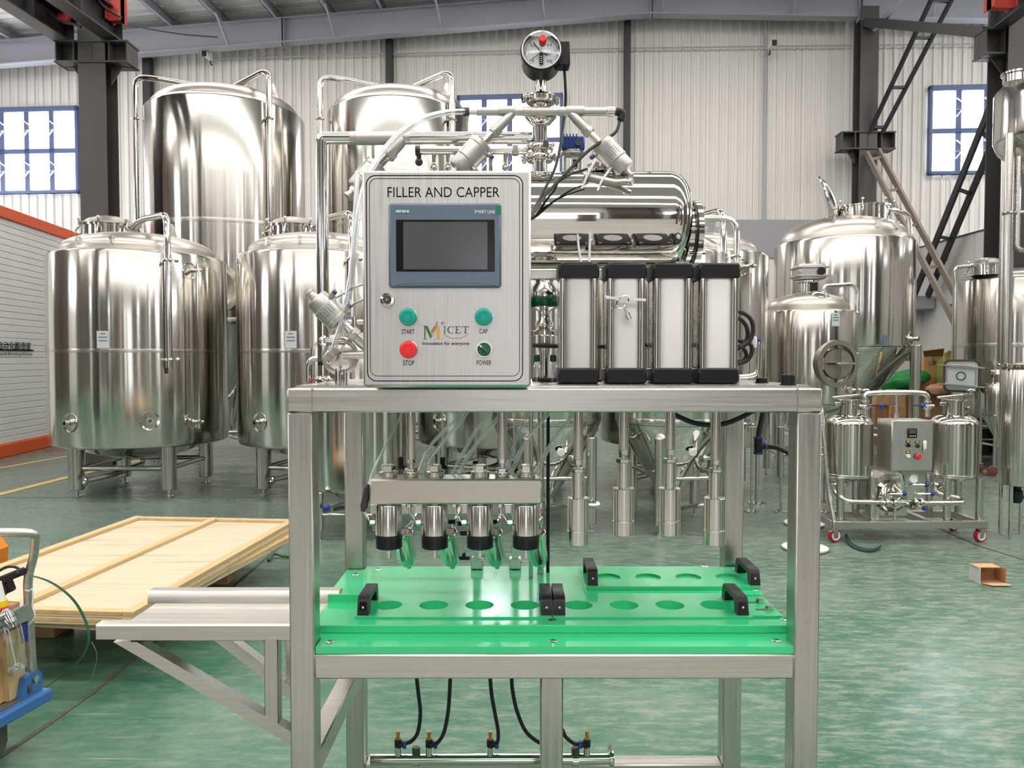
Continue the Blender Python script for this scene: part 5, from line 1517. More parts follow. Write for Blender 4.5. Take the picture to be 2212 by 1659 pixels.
mk('corner_patch', G().box(a.x, b.x, YH_ - .0003, YH_ + .001, b.z, a.z), mat('panel_corner_green', srgb(22, 120, 96), .4), hm)
pts = [HPx(px, py, .0002) for px, py in ((845, 619), (860, 612), (920, 610), (1000, 610), (1062, 612), (1080, 619))]
mk('panel_crease', G().tube(pts, .0005, 6), M_HMI2, hm)
# lock
p = KP(837.5, 648)
lk_ = mk('cabinet_lock', G().lathe([(0, .006), (.0085, .006), (.0085, .008), (.0125, .0075), (.0138, .004), (.0138, 0)], p, (0, -1, 0), 32), M_MIRROR, cab)
mk('lock_core', G().lathe([(0, .0072), (.0078, .0072), (.0082, .006)], p, (0, -1, 0), 24), M_DARK, lk_)
mk('lock_pin', G().cyl(p + V((0, -.0065, 0)), p + V((0, -.0095, 0)), .0042, n=3), M_STEEL, lk_)
# push buttons
def button(px, py, m, nm):
    p = KP(px, py)
    mushroom = [(.0, .0115), (.0055, .0115), (.006, .0110), (.0065, .0116), (.0088, .0116), (.0092, .0108), (.0096, .0116), (.0125, .0113), (.0152, .0102), (.0163, .0085), (.0163, .006), (.0150, .004), (.0150, 0)]
    o = mk(nm, G().lathe(mushroom, p, (0, -1, 0), 40), m, cab, ang=30)
    mk('button_base', G().lathe([(.0168, .0012), (.0160, .002), (.0150, .002), (.0150, 0), (.0168, 0)], p, (0, -1, 0), 36), M_SATIN, o)
button(882, 684.5, M_GBTN, 'start_button'); button(1045, 684.5, M_GBTN, 'cap_button'); button(883, 755, M_RED, 'stop_button')
p = KP(1046, 755)
o = mk('selector_switch', G().lathe([(.0128, .006), (.0150, .006), (.0156, .004), (.0156, 0), (.0128, 0)], p, (0, -1, 0), 40), M_WHITE, cab)
mk('selector_disc', G().lathe([(0, .005), (.0128, .005), (.0128, 0)], p, (0, -1, 0), 36), M_GSEL, o)
d = V((.72, 0, -.69)).normalized()
mk('selector_lever', G().bar(p - d * .0118 + V((0, -.008, 0)), p + d * .0118 + V((0, -.008, 0)), .007, .0062, .002, up=(0, -1, 0)), M_GSEL, o)
mk('selector_mark', G().bar(p - d * .0108 + V((-.001, -.0113, .001)), p - d * .0045 + V((-.001, -.0113, .001)), .0022, .0006, up=(0, -1, 0)), M_WINK, o)
# maker's emblem: green and gold M, serif letters, wheat ears, motto
def poly(nm, pts, m, par): mk(nm, G().add([KP(px, py, .0002) for px, py in pts], [tuple(range(len(pts)))]), m, par, flat=True)
def MP(x, y): return (880 + x / 11.06, 660 + y / 11.06)       # emblem coordinates measured in an enlarged view
E = lambda pts: [MP(x, y) for x, y in pts]
poly('emblem_m', E([(365, 485), (480, 485), (585, 720), (555, 800), (430, 540), (432, 785), (470, 800), (470, 806), (370, 806), (370, 800), (402, 785), (402, 510)]), M_LGREEN, door_)
poly('emblem_m', E([(690, 590), (740, 520), (790, 485), (770, 530), (768, 785), (800, 797), (800, 806), (680, 806), (680, 797), (706, 785), (706, 610)]), M_LGOLD, door_)
poly('emblem_m', E([(575, 735), (600, 690), (690, 560), (700, 580), (620, 690), (582, 770), (560, 800)]), M_LGOLD, door_)
poly('emblem_m', E([(640, 797), (690, 797), (690, 806), (640, 806)]), M_LBROWN, door_)
for k in range(6):
    t = k / 5; cx, cy = 585 + 130 * t, 600 - 190 * t ** 1.2
    poly('emblem_wheat', E([(cx - 14, cy + 32), (cx - 2 + 6 * t, cy + 8), (cx + 16 + 6 * t, cy - 22), (cx + 8, cy + 12)]), M_LBROWN, door_)
poly('emblem_wheat', E([(575, 640), (640, 560), (720, 480), (745, 450), (715, 520), (640, 610), (578, 680)]), M_LBROWN, door_)
poly('emblem_wheat', E([(566, 600), (600, 545), (660, 480), (712, 365), (722, 395), (690, 480), (640, 545), (570, 625)]), M_LBROWN, door_)
# letters I C E T
def bars(lst):
    for (x0, y0, x1, y1) in lst: poly('emblem_letter', E([(x0, y0), (x1, y0), (x1, y1), (x0, y1)]), M_INK, door_)
bars([(862, 497, 915, 507), (862, 653, 915, 663), (878, 507, 884, 653), (892, 507, 904, 653)])
bars([(1140, 497, 1262, 508), (1140, 652, 1272, 663), (1156, 508, 1164, 652), (1172, 508, 1186, 652), (1186, 570, 1240, 581), (1254, 508, 1262, 540), (1262, 625, 1272, 652)])
bars([(1300, 497, 1474, 509), (1300, 509, 1308, 545), (1466, 509, 1474, 545), (1370, 509, 1378, 653), (1388, 509, 1402, 653), (1350, 653, 1428, 663)])
def arc(cx, cy, rx, ry, w, a0, a1, m, nm, n=16):
    out, inn = [], []
    for i in range(n + 1):
        a = R(a0 + (a1 - a0) * i / n)
        out.append((cx + rx * math.cos(a), cy + ry * math.sin(a))); inn.append((cx + (rx - w) * math.cos(a), cy + (ry - w * .5) * math.sin(a)))
    g = G()
    for i in range(n): g.add([KP(*MP(*q), .0002) for q in (out[i], out[i + 1], inn[i + 1], inn[i])], [(0, 1, 2, 3)])
    mk(nm, g, m, door_, flat=True)
arc(1040, 580, 85, 86, 16, 48, 312, M_INK, 'emblem_letter'); arc(1040, 580, 60, 74, 8, 100, 260, M_INK, 'emblem_letter')
bars([(1098, 500, 1106, 545)])
arc(845, 420, 40, 38, 7, 0, 360, M_INK, 'registered_ring'); ktext('R', *MP(845, 420), 3.2, 4.2)
for sg in (-1, 1):
    for k in range(7):
        t = k / 6; cx = 1158 + sg * (20 + 255 * t); cy = 790 - 95 * t ** 1.7 - 12 * math.sin(PI * t) * -1
        poly('emblem_wheat', E([(cx - sg * 26, cy + 4), (cx, cy - 16), (cx + sg * 26, cy - 22), (cx + sg * 4, cy + 6)]), M_LBROWN, door_)
ktext('Innovation for everyone', *MP(922, 915), 101, 9.4, bold=.012)

# ------------------------------------------------------------------ pressure drum
YD_ = 1.88
dz, dr = ZZ(477, YD_), .1165
dx0, dx1 = -.16, XX(1482, YD_, 480)
dr_ = thing('pressure_drum', 'horizontal mirror-polished pressure drum above the air cylinders', 'drum', ((dx0 + dx1) / 2, YD_, dz - dr))
L = dx1 - dx0
prof = [(0, 0)] + [(dr - .05 + .05 * math.sin(R(a)), .05 - .05 * math.cos(R(a))) for a in range(0, 91, 15)] + [(dr, L * .5)] + [(dr - .05 + .05 * math.cos(R(a)), L - .05 + .05 * math.sin(R(a))) for a in range(0, 91, 15)] + [(0, L)]
mk('drum_shell', G().lathe(prof, (dx0, YD_, dz), (1, 0, 0), 72), M_MIRROR, dr_, ang=50)
zf_ = ZZ(506, YD_)
o = mk('end_flange', G().lathe([(0, -.01), (.072, -.01), (.072, .008), (.079, .010), (.079, .022), (.074, .024), (0, .024)], (dx1 + .004, YD_, zf_), (1, 0, 0), 48), M_STEEL, dr_)
mk('flange_gasket', G().lathe([(.074, 0), (.081, 0), (.081, .005), (.074, .005)], (dx1 + .008, YD_, zf_), (1, 0, 0), 48), M_BLACK, o)
for k in range(8):
    a = 2 * PI * k / 8; y, z = YD_ + .076 * math.cos(a), zf_ + .076 * math.sin(a)
    mk('flange_bolt', G().cyl((dx1 - .004, y, z), (dx1 + .034, y, z), .0035, n=8), M_STEEL, o)
for x in (XX(1120, YD_), XX(1455, YD_)):
    mk('drum_saddle', G().box(x - .008, x + .008, YD_ - .05, YD_ + .05, ZT + .0045, dz - dr + .012, .001), M_SATIN, dr_)
mk('saddle_beam', G().box(XX(900, 1.86), XX(1480, 1.86), 1.845, 1.875, ZZ(604, 1.86), ZZ(585, 1.86), .002), M_FRAME_H, dr_)

def clamp(par, c, axis, r, wing=True, w=.014, nm='tri_clamp', wdir=None):
    a = V(axis).normalized()
    g = G(); g.lathe([(r * .62, -w / 2), (r * .92, -w / 2), (r, -w * .3), (r, w * .3), (r * .92, w / 2), (r * .62, w / 2)], c, a, 32)
    o = mk(nm, g, M_STEEL, par)
    if wing:
        d = V(wdir) if wdir else V((1, 0, 0))
        d = (d - a * d.dot(a)).normalized(); b = a.cross(d)
        q = V(c) + d * (r * 1.18)
        mk('clamp_lug', G().bar(q - b * .008, q + b * .008, .010, w * 1.1, .001, up=a), M_STEEL, o)
        mk('wing_nut', G().cyl(q + b * .006, q + b * .020, .004, n=10).ball(q + b * .020, .0055, 8, 6), M_STEEL, o)
        q2 = V(c) - d * (r * 1.12)
        mk('clamp_hinge', G().bar(q2 - b * .006, q2 + b * .006, .008, w, .001, up=a), M_STEEL, o)
    return o
def lathe_px(nm, px, Y, rows, m, par, n=32):
    """upright turned part from rows (photo y, radius in photo px) at depth Y"""
    x = XX(px, Y, rows[0][0])
    return mk(nm, G().lathe([(r / F_PX * Y, ZZ(py, Y)) for py, r in rows], (x, Y, 0), n=n), m, par)
# vertical stack on the drum
stk = thing('gas_inlet_stack', 'upright clamped pipe stack between pressure drum and gauge', 'pipe', (XX(1168, YD_, 370), YD_, dz + dr))
lathe_px('drum_ferrule', 1166, YD_, [(376, 17), (352, 17), (349, 22), (346, 22), (344, 14), (338, 14)], M_STEEL, stk)
clamp(stk, P(1166, 342, YD_), (0, 0, 1), .033, True, .018, wdir=(-1, .2, 0))
lathe_px('ferrule', 1166, YD_, [(338, 14), (331, 17), (328, 17)], M_STEEL, stk)
clamp(stk, P(1166, 321, YD_), (0, 0, 1), .033, True, .018, wdir=(.3, -1, 0))
lathe_px('pipe', 1168, YD_, [(318, 14), (272, 14), (268, 22), (262, 26), (256, 33), (252, 34), (250, 12)], M_STEEL, stk)
lathe_px('pipe', 1168, YD_, [(250, 12), (232, 12), (228, 17), (222, 17)], M_STEEL, stk)
clamp(stk, P(1169, 216, YD_), (0, 0, 1), .037, True, .018, wdir=(-1, -.3, 0))
lathe_px('gauge_stem', 1168, YD_, [(214, 18), (204, 17), (201, 13), (196, 12), (178, 12), (174, 12), (172, 8), (160, 8)], M_STEEL, stk)
mk('brass_nut', G().hexa(P(1170, 172, YD_), P(1170, 163, YD_), .0085, .0008), M_BRASS, stk)
# dual angle-seat valve cross pipe
YX = 1.835
cp = thing('valve_cross_pipe', 'horizontal cross pipe with two angle-seat valves above the cabinet', 'pipe', tuple(P(1170, 241, YX)))
mk('cross_pipe', G().cyl(P(1030, 241, YX), P(1322, 241, YX), .0098, n=24), M_CAST, cp)
for a, b, rr, m in ((1000, 1014, .0105, M_DARK), (1012, 1034, .0085, M_STEEL), (1205, 1232, .0112, M_CAST), (1130, 1148, .0112, M_CAST), (1310, 1328, .011, M_STEEL)):
    mk('pipe_joint', G().cyl(P(a, 241, YX), P(b, 241, YX), rr, n=20, c=.001), m, cp)
mk('brass_nipple', G().cyl(P(1322, 241, YX), P(1330, 241, YX), .0095, n=16), M_BRASS, cp)
mk('elbow_fitting', G().tube([P(1327, 241, YX), P(1346, 242, YX), P(1341, 260, YX)], .0095, 14, .012), M_BLACK, cp)
mk('stack_tee', G().cyl(P(1168, 241, YX - .004), P(1168, 241, YD_), .011, n=20), M_CAST, cp)
def angle_valve(par, a, b, Y, Y2, label=None, r_act=.030, ports=1, sc=1.0, txt=False):
    A, B = P(a[0], a[1], Y), P(b[0], b[1], Y2)
    d = (B - A); L = d.length; d.normalize()
    side = d.cross(V((0, 1, 0))).normalized()
    o = mk('valve_bonnet', G().lathe([(.009 * sc, 0), (.0115 * sc, L * .12), (.0115 * sc, L * .26), (.0135 * sc, L * .265), (.0135 * sc, L * .36), (.0125 * sc, L * .365), (0, L * .365)], A, d, 24), M_CAST, par)
    mk('valve_tube', G().cyl(A + d * L * .35, A + d * L * .56, .0085 * sc, n=20), M_STEEL, o)
    mk('bonnet_nut', G().hexa(A + d * L * .30, A + d * L * .345, .0155 * sc, .001), M_CAST, o)
    ac = mk('actuator', G().lathe([(0, L * .54), (r_act * .86, L * .54), (r_act, L * .56), (r_act, L * .62), (r_act * .95, L * .63), (r_act * .95, L * .84), (r_act * .88, L * .85), (r_act * .86, L * .97), (r_act * .74, L), (0, L)], A, d, 40), M_CAST, par)
    mk('indicator_cap', G().cyl(B, B + d * .007 * sc, .0085 * sc, n=16).cyl(B + d * .006 * sc, B + d * .016 * sc, .0065 * sc, n=16), M_SATIN, ac)
    mk('indicator_window', G().cyl(B + d * .014 * sc, B + d * .019 * sc, .009 * sc, n=16, c=.001), M_CAST, ac)
    for k in (.60, .86):
        q = A + d * L * k - side * 0
        s_ = side if side.z < 0 else -side
        s_ = s_ * ports
        s2 = (s_ + V((0, -.35, 0))).normalized()
        mk('port_boss', G().cyl(q + s2 * r_act * .8, q + s2 * (r_act + .006), .0065, n=14), M_CAST, ac)
        mk('brass_fitting', G().hexa(q + s2 * (r_act + .005), q + s2 * (r_act + .011), .005, .0006), M_BRASS, ac)
        mk('push_ring', G().cyl(q + s2 * (r_act + .010), q + s2 * (r_act + .015), .0052, n=14), M_BLUE, ac)
    if txt:
        q = A + d * L * .74 + V((0, -r_act * .955, 0)) - (side if side.z > 0 else -side) * 0
        vs = []; u = side if side.z > 0 else -side
        g = G(); vs, fs = [], []
        nn = 6
        for i in range(nn + 1):
            an = R(-38 + 76 * i / nn)
            nrm = V((0, -1, 0)) * math.cos(an) + u * math.sin(an)
            for kk in (.655, .825): vs.append(A + d * L * kk + nrm * (r_act * .953))
        fs = [(2 * i, 2 * i + 2, 2 * i + 3, 2 * i + 1) for i in range(nn)]
        lab_ = mk('type_plate', G().add(vs, fs), M_LABEL, ac)
        for j in range(5):
            an = R(-26 + 13 * j); nrm = V((0, -1, 0)) * math.cos(an) + u * math.sin(an)
            mk('print_line', G().bar(A + d * L * .675 + nrm * (r_act * .957), A + d * L * (.80 - .03 * (j % 2)) + nrm * (r_act * .957), .0016, .0003, up=nrm), M_HMI2, ac)
    return ac
vb = mk('valve_body', G().cyl(P(1078, 240, YX), P(1112, 240, YX), .0118, n=20, c=.001), M_CAST, cp)
mk('valve_body', G().cyl(P(1222, 240, YX), P(1262, 240, YX), .0118, n=20, c=.001), M_CAST, cp)
angle_valve(cp, (1108, 244), (988, 366), YX, YX - .02, r_act=.031, ports=1)
AVR = angle_valve(cp, (1232, 244), (1352, 368), YX, YX - .02, r_act=.030, ports=1, txt=True)
# pressure gauge
YG = 1.845; gc = P(1169, 117, YG)
pg = thing('pressure_gauge', 'round contact pressure gauge with red centre knob on top of the stack', 'gauge', tuple(P(1169, 165, YG)))
ax = V((-.02, -1, .10)).normalized()
R0 = 43.5 / F_PX * YG
mk('gauge_case', G().lathe([(0, -.045), (R0 * .97, -.045), (R0, -.040), (R0, .010), (R0 * 1.02, .012), (R0 * 1.02, .018), (R0 * .93, .020), (R0 * .93, .004), (0, .004)], gc, ax, 56), M_BLKM, pg)
fo = gc + ax * .0045
ux = V((1, 0, 0)); uy = ax.cross(ux).normalized(); uy = uy if uy.z > 0 else -uy
ux = uy.cross(ax).normalized(); ux = ux if ux.x > 0 else -ux
mk('gauge_dial', G().lathe([(0, .0006), (R0 * .92, .0006), (R0 * .92, 0)], fo, ax, 48), mat('dial_white', srgb(226, 230, 234), .5), pg)
dial = fo + ax * .0012
for k in range(61):
    a = R(225 - 270 * k / 60); d = ux * math.cos(a) + uy * math.sin(a)
    l0 = .70 if k % 10 == 0 else (.75 if k % 5 == 0 else .78)
    mk('scale_mark', G().bar(dial + d * R0 * l0, dial + d * R0 * .85, .0009 if k % 10 == 0 else .0004, .0003, up=ax), M_INK, pg)
for k, s in enumerate(('0', '0.1', '0.2', '0.3', '0.4', '0.5', '0.6')):
    a = R(225 - 270 * k / 6); d = ux * math.cos(a) + uy * math.sin(a)
    text('dial_figure', s, .0068, dial + d * R0 * .56, M_INK, pg, ux=ux, uy=uy, ext=.0002)
text('dial_figure', 'MPa', .0055, dial + ux * R0 * .30 - uy * R0 * .06, M_INK, pg, ux=ux, uy=uy, ext=.0002)
for a, l, m, w in ((218, .72, M_INK, .0014), (128, .62, M_INK, .0022), (95, .74, M_RED, .0012), (-30, .35, M_INK, .002)):
    d = ux * math.cos(R(a)) + uy * math.sin(R(a))
    mk('pointer', G().bar(dial + ax * .004 - d * R0 * .1, dial + ax * .004 + d * R0 * l, w, .0006, up=ax), m, pg)
mk('contact_block', G().bar(dial + ax * .004 - uy * R0 * .06, dial + ax * .004 - uy * R0 * .60, .0085, .004, up=ax), M_INK, pg)
for k in range(4): mk('contact_mark', G().bar(dial + ax * .0062 - uy * R0 * (.22 + .1 * k), dial + ax * .0062 - uy * R0 * (.25 + .1 * k), .004, .0004, up=ax), M_WINK, pg)
kn = gc + ax * .026 + ux * .003 + uy * .014
mk('gauge_glass', G().lathe([(R0 * .92, .016), (R0 * .90, .026), (R0 * .80, .031), (R0 * .4, .033), (0, .0335)], gc, ax, 48), M_GLASS, pg)
mk('glass_rim', G().torus(gc + ax * .022, ax, R0 * .925, .0016, 56, 8), M_WHITE, pg)
mk('red_knob', G().lathe([(0, .024), (.0075, .024), (.009, .022), (.0092, .006), (.0088, 0)], kn - ax * .001, ax, 28), M_RED, pg)
bb = P(1218, 122, YG + .015)
jb = mk('junction_box', G().box(bb.x - .017, bb.x + .014, YG - .005, YG + .035, bb.z - .028, bb.z + .030, .003), M_BLACK, pg)
mk('case_lug', G().cbox(P(1203, 148, YG), .006, .014, .006, .001), M_BLACK, pg)

# large product pipe with elbow
YP = 1.90
bp = thing('product_pipe', 'large polished product pipe bending down left of the cabinet', 'pipe', (XX(697, YP), YP, ZT))
mk('pipe_run', G().tube([P(1150, 298, YP), P(712, 298, YP), P(695, 298, YP), P(695, 320, YP), (XX(695, YP, 320), YP, ZT + .004)], .0152, 24, .04, 10), M_STEEL, bp)
for px in (880, 764): mk('weld_sleeve', G().cyl(P(px - 8, 298, YP), P(px + 8, 298, YP), .0158, n=24, c=.002), M_CAST, bp)
clampless = mk('pipe_tee', G().cyl(P(868, 298, YP), P(768, 299, YP), .0162, n=24, c=.003), M_CAST, bp)
mk('base_ferrule', G().lathe([(0, 0), (.024, 0), (.024, .004), (.017, .008), (.0155, .012)], (XX(695, YP, 320), YP, ZT + .0045), n=28), M_STEEL, bp)
angle_valve(bp, (872, 296), (768, 408), YP, YP - .03, r_act=.030, ports=1, sc=1.5)
# four-way header behind the cabinet
YM = 1.95
hd = thing('gas_header', 'short header pipe with sight-glass stubs behind the cabinet top', 'pipe', tuple(P(1000, 326, YM)))
mk('header_pipe', G().cyl(P(905, 325, YM), P(1140, 325, YM), .0105, n=20), M_STEEL, hd)
mk('end_cap', G().cyl(P(898, 326, YM), P(908, 326, YM), .013, n=16), M_DARK, hd)
mk('joint_block', G().cbox(P(1113, 325, YM), .016, .022, .024, .002), M_CAST, hd)
for px in (938, 968, 1092):
    mk('stub', G().cyl(P(px, 332, YM), P(px, 372, YM), .0062, n=14), M_STEEL, hd)
    mk('stub_cap', G().lathe([(0, 0), (.009, 0), (.009, .012), (.007, .016), (0, .018)], P(px, 366, YM), (0, 0, 1), 16), M_MIRROR, hd)
mk('vent_valve', G().cyl(P(905, 330, YM), P(905, 352, YM), .006, n=12).ball(P(905, 350, YM), .010, 12, 8), M_DARK, hd)
for px in (1000, 1060): mk('header_leg', G().cyl(P(px, 330, YM), P(px, 392, YM), .006, n=12), M_STEEL, hd)
# blue gear motor behind the drum
YMo = 2.02
gm = thing('gear_motor', 'blue gear motor on a steel bracket behind the drum', 'motor', tuple(P(1236, 370, YMo)))
a, b = P(1212, 300, YMo), P(1261, 330, YMo)
o = mk('gearbox', G().box(a.x, b.x, YMo - .03, YMo + .04, b.z, a.z, .004), M_BLUEM, gm)
for k in range(5):
    xx = a.x + (b.x - a.x) * (.08 + .14 * k); mk('cooling_rib', G().box(xx - .0015, xx + .0015, YMo - .033, YMo + .04, b.z + .006, a.z + .004), M_BLUEM, o)
q = P(1249, 309, YMo - .03); mk('shaft_cover', G().cyl(q, q + V((0, -.006, 0)), .0085, n=20), M_DARK, o)
mk('gear_flange', G().lathe([(0, 0), (.030, 0), (.032, .003), (.032, .008), (0, .008)], P(1237, 335, YMo), n=28), M_SATIN, gm)
for px in (1219, 1237, 1254): mk('bracket_leg', G().cyl(P(px, 337, YMo), P(px, 378, YMo), .0052, n=12), M_STEEL, gm)
mk('bracket_plate', G().cbox(P(1240, 352, YMo), .018, .02, .03, .001), M_SATIN, gm)
mk('dark_window', G().cbox(P(1243, 353, YMo - .011), .012, .002, .02), M_BLACK, gm)
# small pipe branch on the drum top right
db = thing('drum_outlet', 'small capped outlet pipe and valve on the drum top right', 'pipe', tuple(P(1300, 372, 1.86)))
mk('outlet_pipe', G().tube([P(1262, 380, 1.80), P(1330, 395, 1.78), P(1350, 393, 1.77), P(1366, 393, 1.76)], .0085, 14, .02), M_CAST, db)
mk('outlet_mouth', G().lathe([(.006, 0), (.0085, 0), (.0095, .003), (.0095, .010), (.007, .010), (.006, 0)], P(1356, 394, 1.765), (1, -.5, .0), 18), M_STEEL, db)
mk('relief_valve', G().cyl(P(1290, 372, 1.87), P(1290, 352, 1.87), .010, n=14).cyl(P(1276, 356, 1.87), P(1304, 356, 1.87), .006, n=10).ball(P(1275, 356, 1.87), .009, 10, 6), M_STEEL, db)
mk('outlet_flange', G().lathe([(0, 0), (.03, 0), (.032, .004), (.03, .01), (0, .01)], P(1296, 374, 1.87), n=24), M_STEEL, db)

# lower left valve group
YV = 1.70
lv = thing('inlet_valve_group', 'angle-seat valve and clamped elbow at the left end of the machine top', 'valve', tuple(P(735, 830, YV)))
angle_valve(lv, (800, 756), (682, 645), YV, YV - .02, r_act=.0305, ports=-1, sc=1.15, txt=True)
mk('valve_pipe', G().cyl(P(742, 767, YV - .01), P(800, 766, YV - .01), .0095, n=18), M_CAST, lv)
q = P(735, 770, YV)
mk('clamp_bowl', G().lathe([(0, .006), (.026, .004), (.034, 0), (.034, -.012), (0, -.012)], q, (0, -1, 0), 36), M_SATIN, lv)
cl = mk('clamp_band', G().torus(q, (0, 1, 0), .037, .0052, 40, 8), M_CAST, lv)
mk('clamp_bolt', G().cyl(P(703, 735, YV - .01), P(745, 738, YV - .01), .0042, n=12), M_STEEL, cl)
mk('clamp_eye', G().torus(P(700, 737, YV - .01), (0, 1, .1), .0085, .0035, 20, 8), M_STEEL, cl)
mk('clamp_pin', G().ball(P(731, 797, YV - .012), .005, 10, 6), M_STEEL, cl)
mk('elbow_block', G().cbox(P(712, 772, YV - .035), .022, .02, .024, .002, Matrix.Rotation(R(38), 4, 'Y')), M_SATIN, lv)
mk('hose_nut', G().hexa(P(716, 762, YV - .035), P(722, 750, YV - .035), .012, .001), M_CAST, lv)
for px, r_ in ((731, .0085), (746, .006)): mk('down_pipe', G().cyl(P(px, 797, YV), (XX(px, YV), YV, ZT + .004), r_, n=16), M_STEEL, lv)
el = thing('sample_elbow', 'small bent sample pipe with red lever at the far left of the machine top', 'pipe', tuple(P(666, 830, 1.9)))
mk('bent_pipe', G().tube([P(692, 775, 1.9), P(672, 775, 1.9), P(666, 788, 1.9), (XX(666, 1.9), 1.9, ZT + .004)], .0065, 12, .02), M_STEEL, el)
mk('red_lever', G().bar(P(672, 820, 1.89), P(688, 820, 1.89), .004, .004), M_RED, el)
mk('side_valve', G().cyl(P(688, 783, 1.89), P(712, 782, 1.89), .009, n=14), M_BLACK, el)

# things under the drum, between cabinet and cylinders
uv = thing('drain_valve', 'clamped drain valve under the drum seen right of the cabinet', 'valve', tuple(P(1175, 828, 1.87)))
lathe_px('drain_stack', 1176, 1.87, [(604, 20), (612, 20), (625, 30), (640, 30), (665, 30), (672, 14), (690, 14), (698, 20), (706, 20), (712, 14), (716, 14)], M_STEEL, uv)
clamp(uv, P(1176, 720, 1.87), (0, 0, 1), .028, True, .014, wdir=(1, -.5, 0))
lathe_px('drain_pipe', 1176, 1.87, [(726, 14), (745, 15), (770, 10), (828, 10)], M_STEEL, uv)
mk('green_seal', G().lathe([(.0335, 0), (.0345, .002), (.0345, .024), (.0335, .026)], P(1176, 664, 1.87), n=36), M_GSEL, uv)
for px in (1160, 1195):
    t = thing('sight_bottle', 'small clear bottle under the drum, ' + ('beside the cabinet edge' if px < 1180 else 'beside the first air cylinder'), 'bottle', tuple(P(px, 832, 1.79)))
    lathe_px('bottle_body', px, 1.80, [(829, 8), (792, 8), (786, 6), (780, 4)], M_BOTTLE, t, 18)
    lathe_px('bottle_cap', px, 1.80, [(781, 0), (781, 7), (768, 7), (766, 5), (766, 0)], M_GSEL, t, 16)
# ------------------------------------------------------------------ hoses and cables
def hose(nm, lab, pts, r, m, cat='hose', n=10, seg=7, grp=None, par=None):
    """pts: (px, py, depth)"""
    return mk(nm, G().tube(spline([P(*q) for q in pts], seg), r, n), m, par, label=lab, cat=cat, group=grp)
hose('clear_hose', 'thick clear hose arching over the cabinet from the cross pipe to the lower left valve', [(1002, 241, 1.83), (960, 244, 1.80), (910, 258, 1.77), (862, 290, 1.74), (820, 338, 1.71), (790, 395, 1.69), (772, 470, 1.68), (763, 560, 1.67), (752, 640, 1.665), (738, 700, 1.66), (720, 756, 1.665)], .0068, M_HOSE, n=14)
hose('clear_hose', 'clear hose hanging straight beside the cabinet left side', [(772, 372, 1.75), (768, 450, 1.74), (763, 540, 1.73), (758, 620, 1.72), (748, 690, 1.70), (742, 728, 1.70)], .0055, M_HOSE, n=12)
hose('air_line', 'white air line from the upper port of the right valve down behind the first cylinder', [(1287, 345, 1.79), (1272, 372, 1.785), (1255, 415, 1.78), (1247, 470, 1.78), (1249, 525, 1.775), (1255, 566, 1.77)], .0029, M_MILK, 'hose')
hose('air_line', 'white air line from the lower port of the right valve, nearest the key cylinder', [(1316, 368, 1.785), (1298, 395, 1.78), (1283, 440, 1.775), (1275, 500, 1.775), (1273, 566, 1.77)], .0029, M_MILK, 'hose')
hose('air_line', 'white air line from the lower left valve top port to the cabinet', [(727, 642, 1.69), (745, 632, 1.68), (762, 622, 1.67), (786, 613, 1.64)], .0026, M_MILK, 'hose')
hose('air_line', 'white air line from the lower left valve low port to the cabinet', [(757, 664, 1.69), (768, 654, 1.68), (788, 645, 1.64)], .0026, M_MILK, 'hose')
hose('gauge_cable', 'black cable hanging from the gauge box down behind the drum top', [(1219, 144, 1.87), (1221, 180, 1.87), (1222, 220, 1.88), (1218, 262, 1.87), (1211, 310, 1.80), (1200, 360, 1.75), (1176, 410, 1.72), (1148, 462, 1.62)], .0035, M_RUB, 'cable')
hose('valve_cable', 'black cable from the right valve elbow sweeping down to the cabinet', [(1340, 256, 1.835), (1330, 285, 1.82), (1300, 305, 1.80), (1266, 330, 1.77), (1225, 372, 1.74), (1180, 420, 1.70), (1146, 470, 1.60)], .0038, M_RUB, 'cable')
hose('valve_cable', 'second black cable crossing the drum beside the gauge cable', [(1268, 365, 1.76), (1230, 378, 1.74), (1195, 402, 1.72), (1165, 435, 1.69), (1145, 466, 1.60)], .0028, M_RUB, 'cable')
# transparent product hoses from the machine top to the filling block
zt = 893
pairs = [((1000, 884), (985, 905), (955, 935), (925, 970), (905, 1018)), ((1012, 884), (992, 915), (965, 945), (930, 990), (912, 1022)),
         ((1062, 884), (1048, 905), (1025, 935), (1000, 980), (976, 1022)), ((1090, 884), (1070, 910), (1040, 945), (1012, 985), (990, 1022)),
         ((1145, 884), (1130, 915), (1115, 950), (1104, 985), (1096, 1020)), ((1192, 884), (1170, 910), (1142, 945), (1120, 985), (1104, 1022)),
         ((1248, 884), (1225, 912), (1200, 945), (1176, 985), (1160, 1024))]
names = ['first', 'second', 'third', 'fourth', 'fifth', 'sixth', 'seventh']
for i, pts in enumerate(pairs):
    hose('product_hose', 'slanting clear product hose above the filling block, %s from the left' % names[i], [(px, py, 1.80 - .04 * k / 4) for k, (px, py) in enumerate(pts)], .0050 if i % 2 or i == 6 else .0040, M_HOSE, grp='clear product hoses above the filling block', n=12)
hose('product_hose', 'thin clear line running down left to the check valve', [(872, 884, 1.76), (850, 930, 1.74), (822, 985, 1.72), (805, 1020, 1.71), (796, 1050, 1.70)], .0026, M_HOSE, n=10)
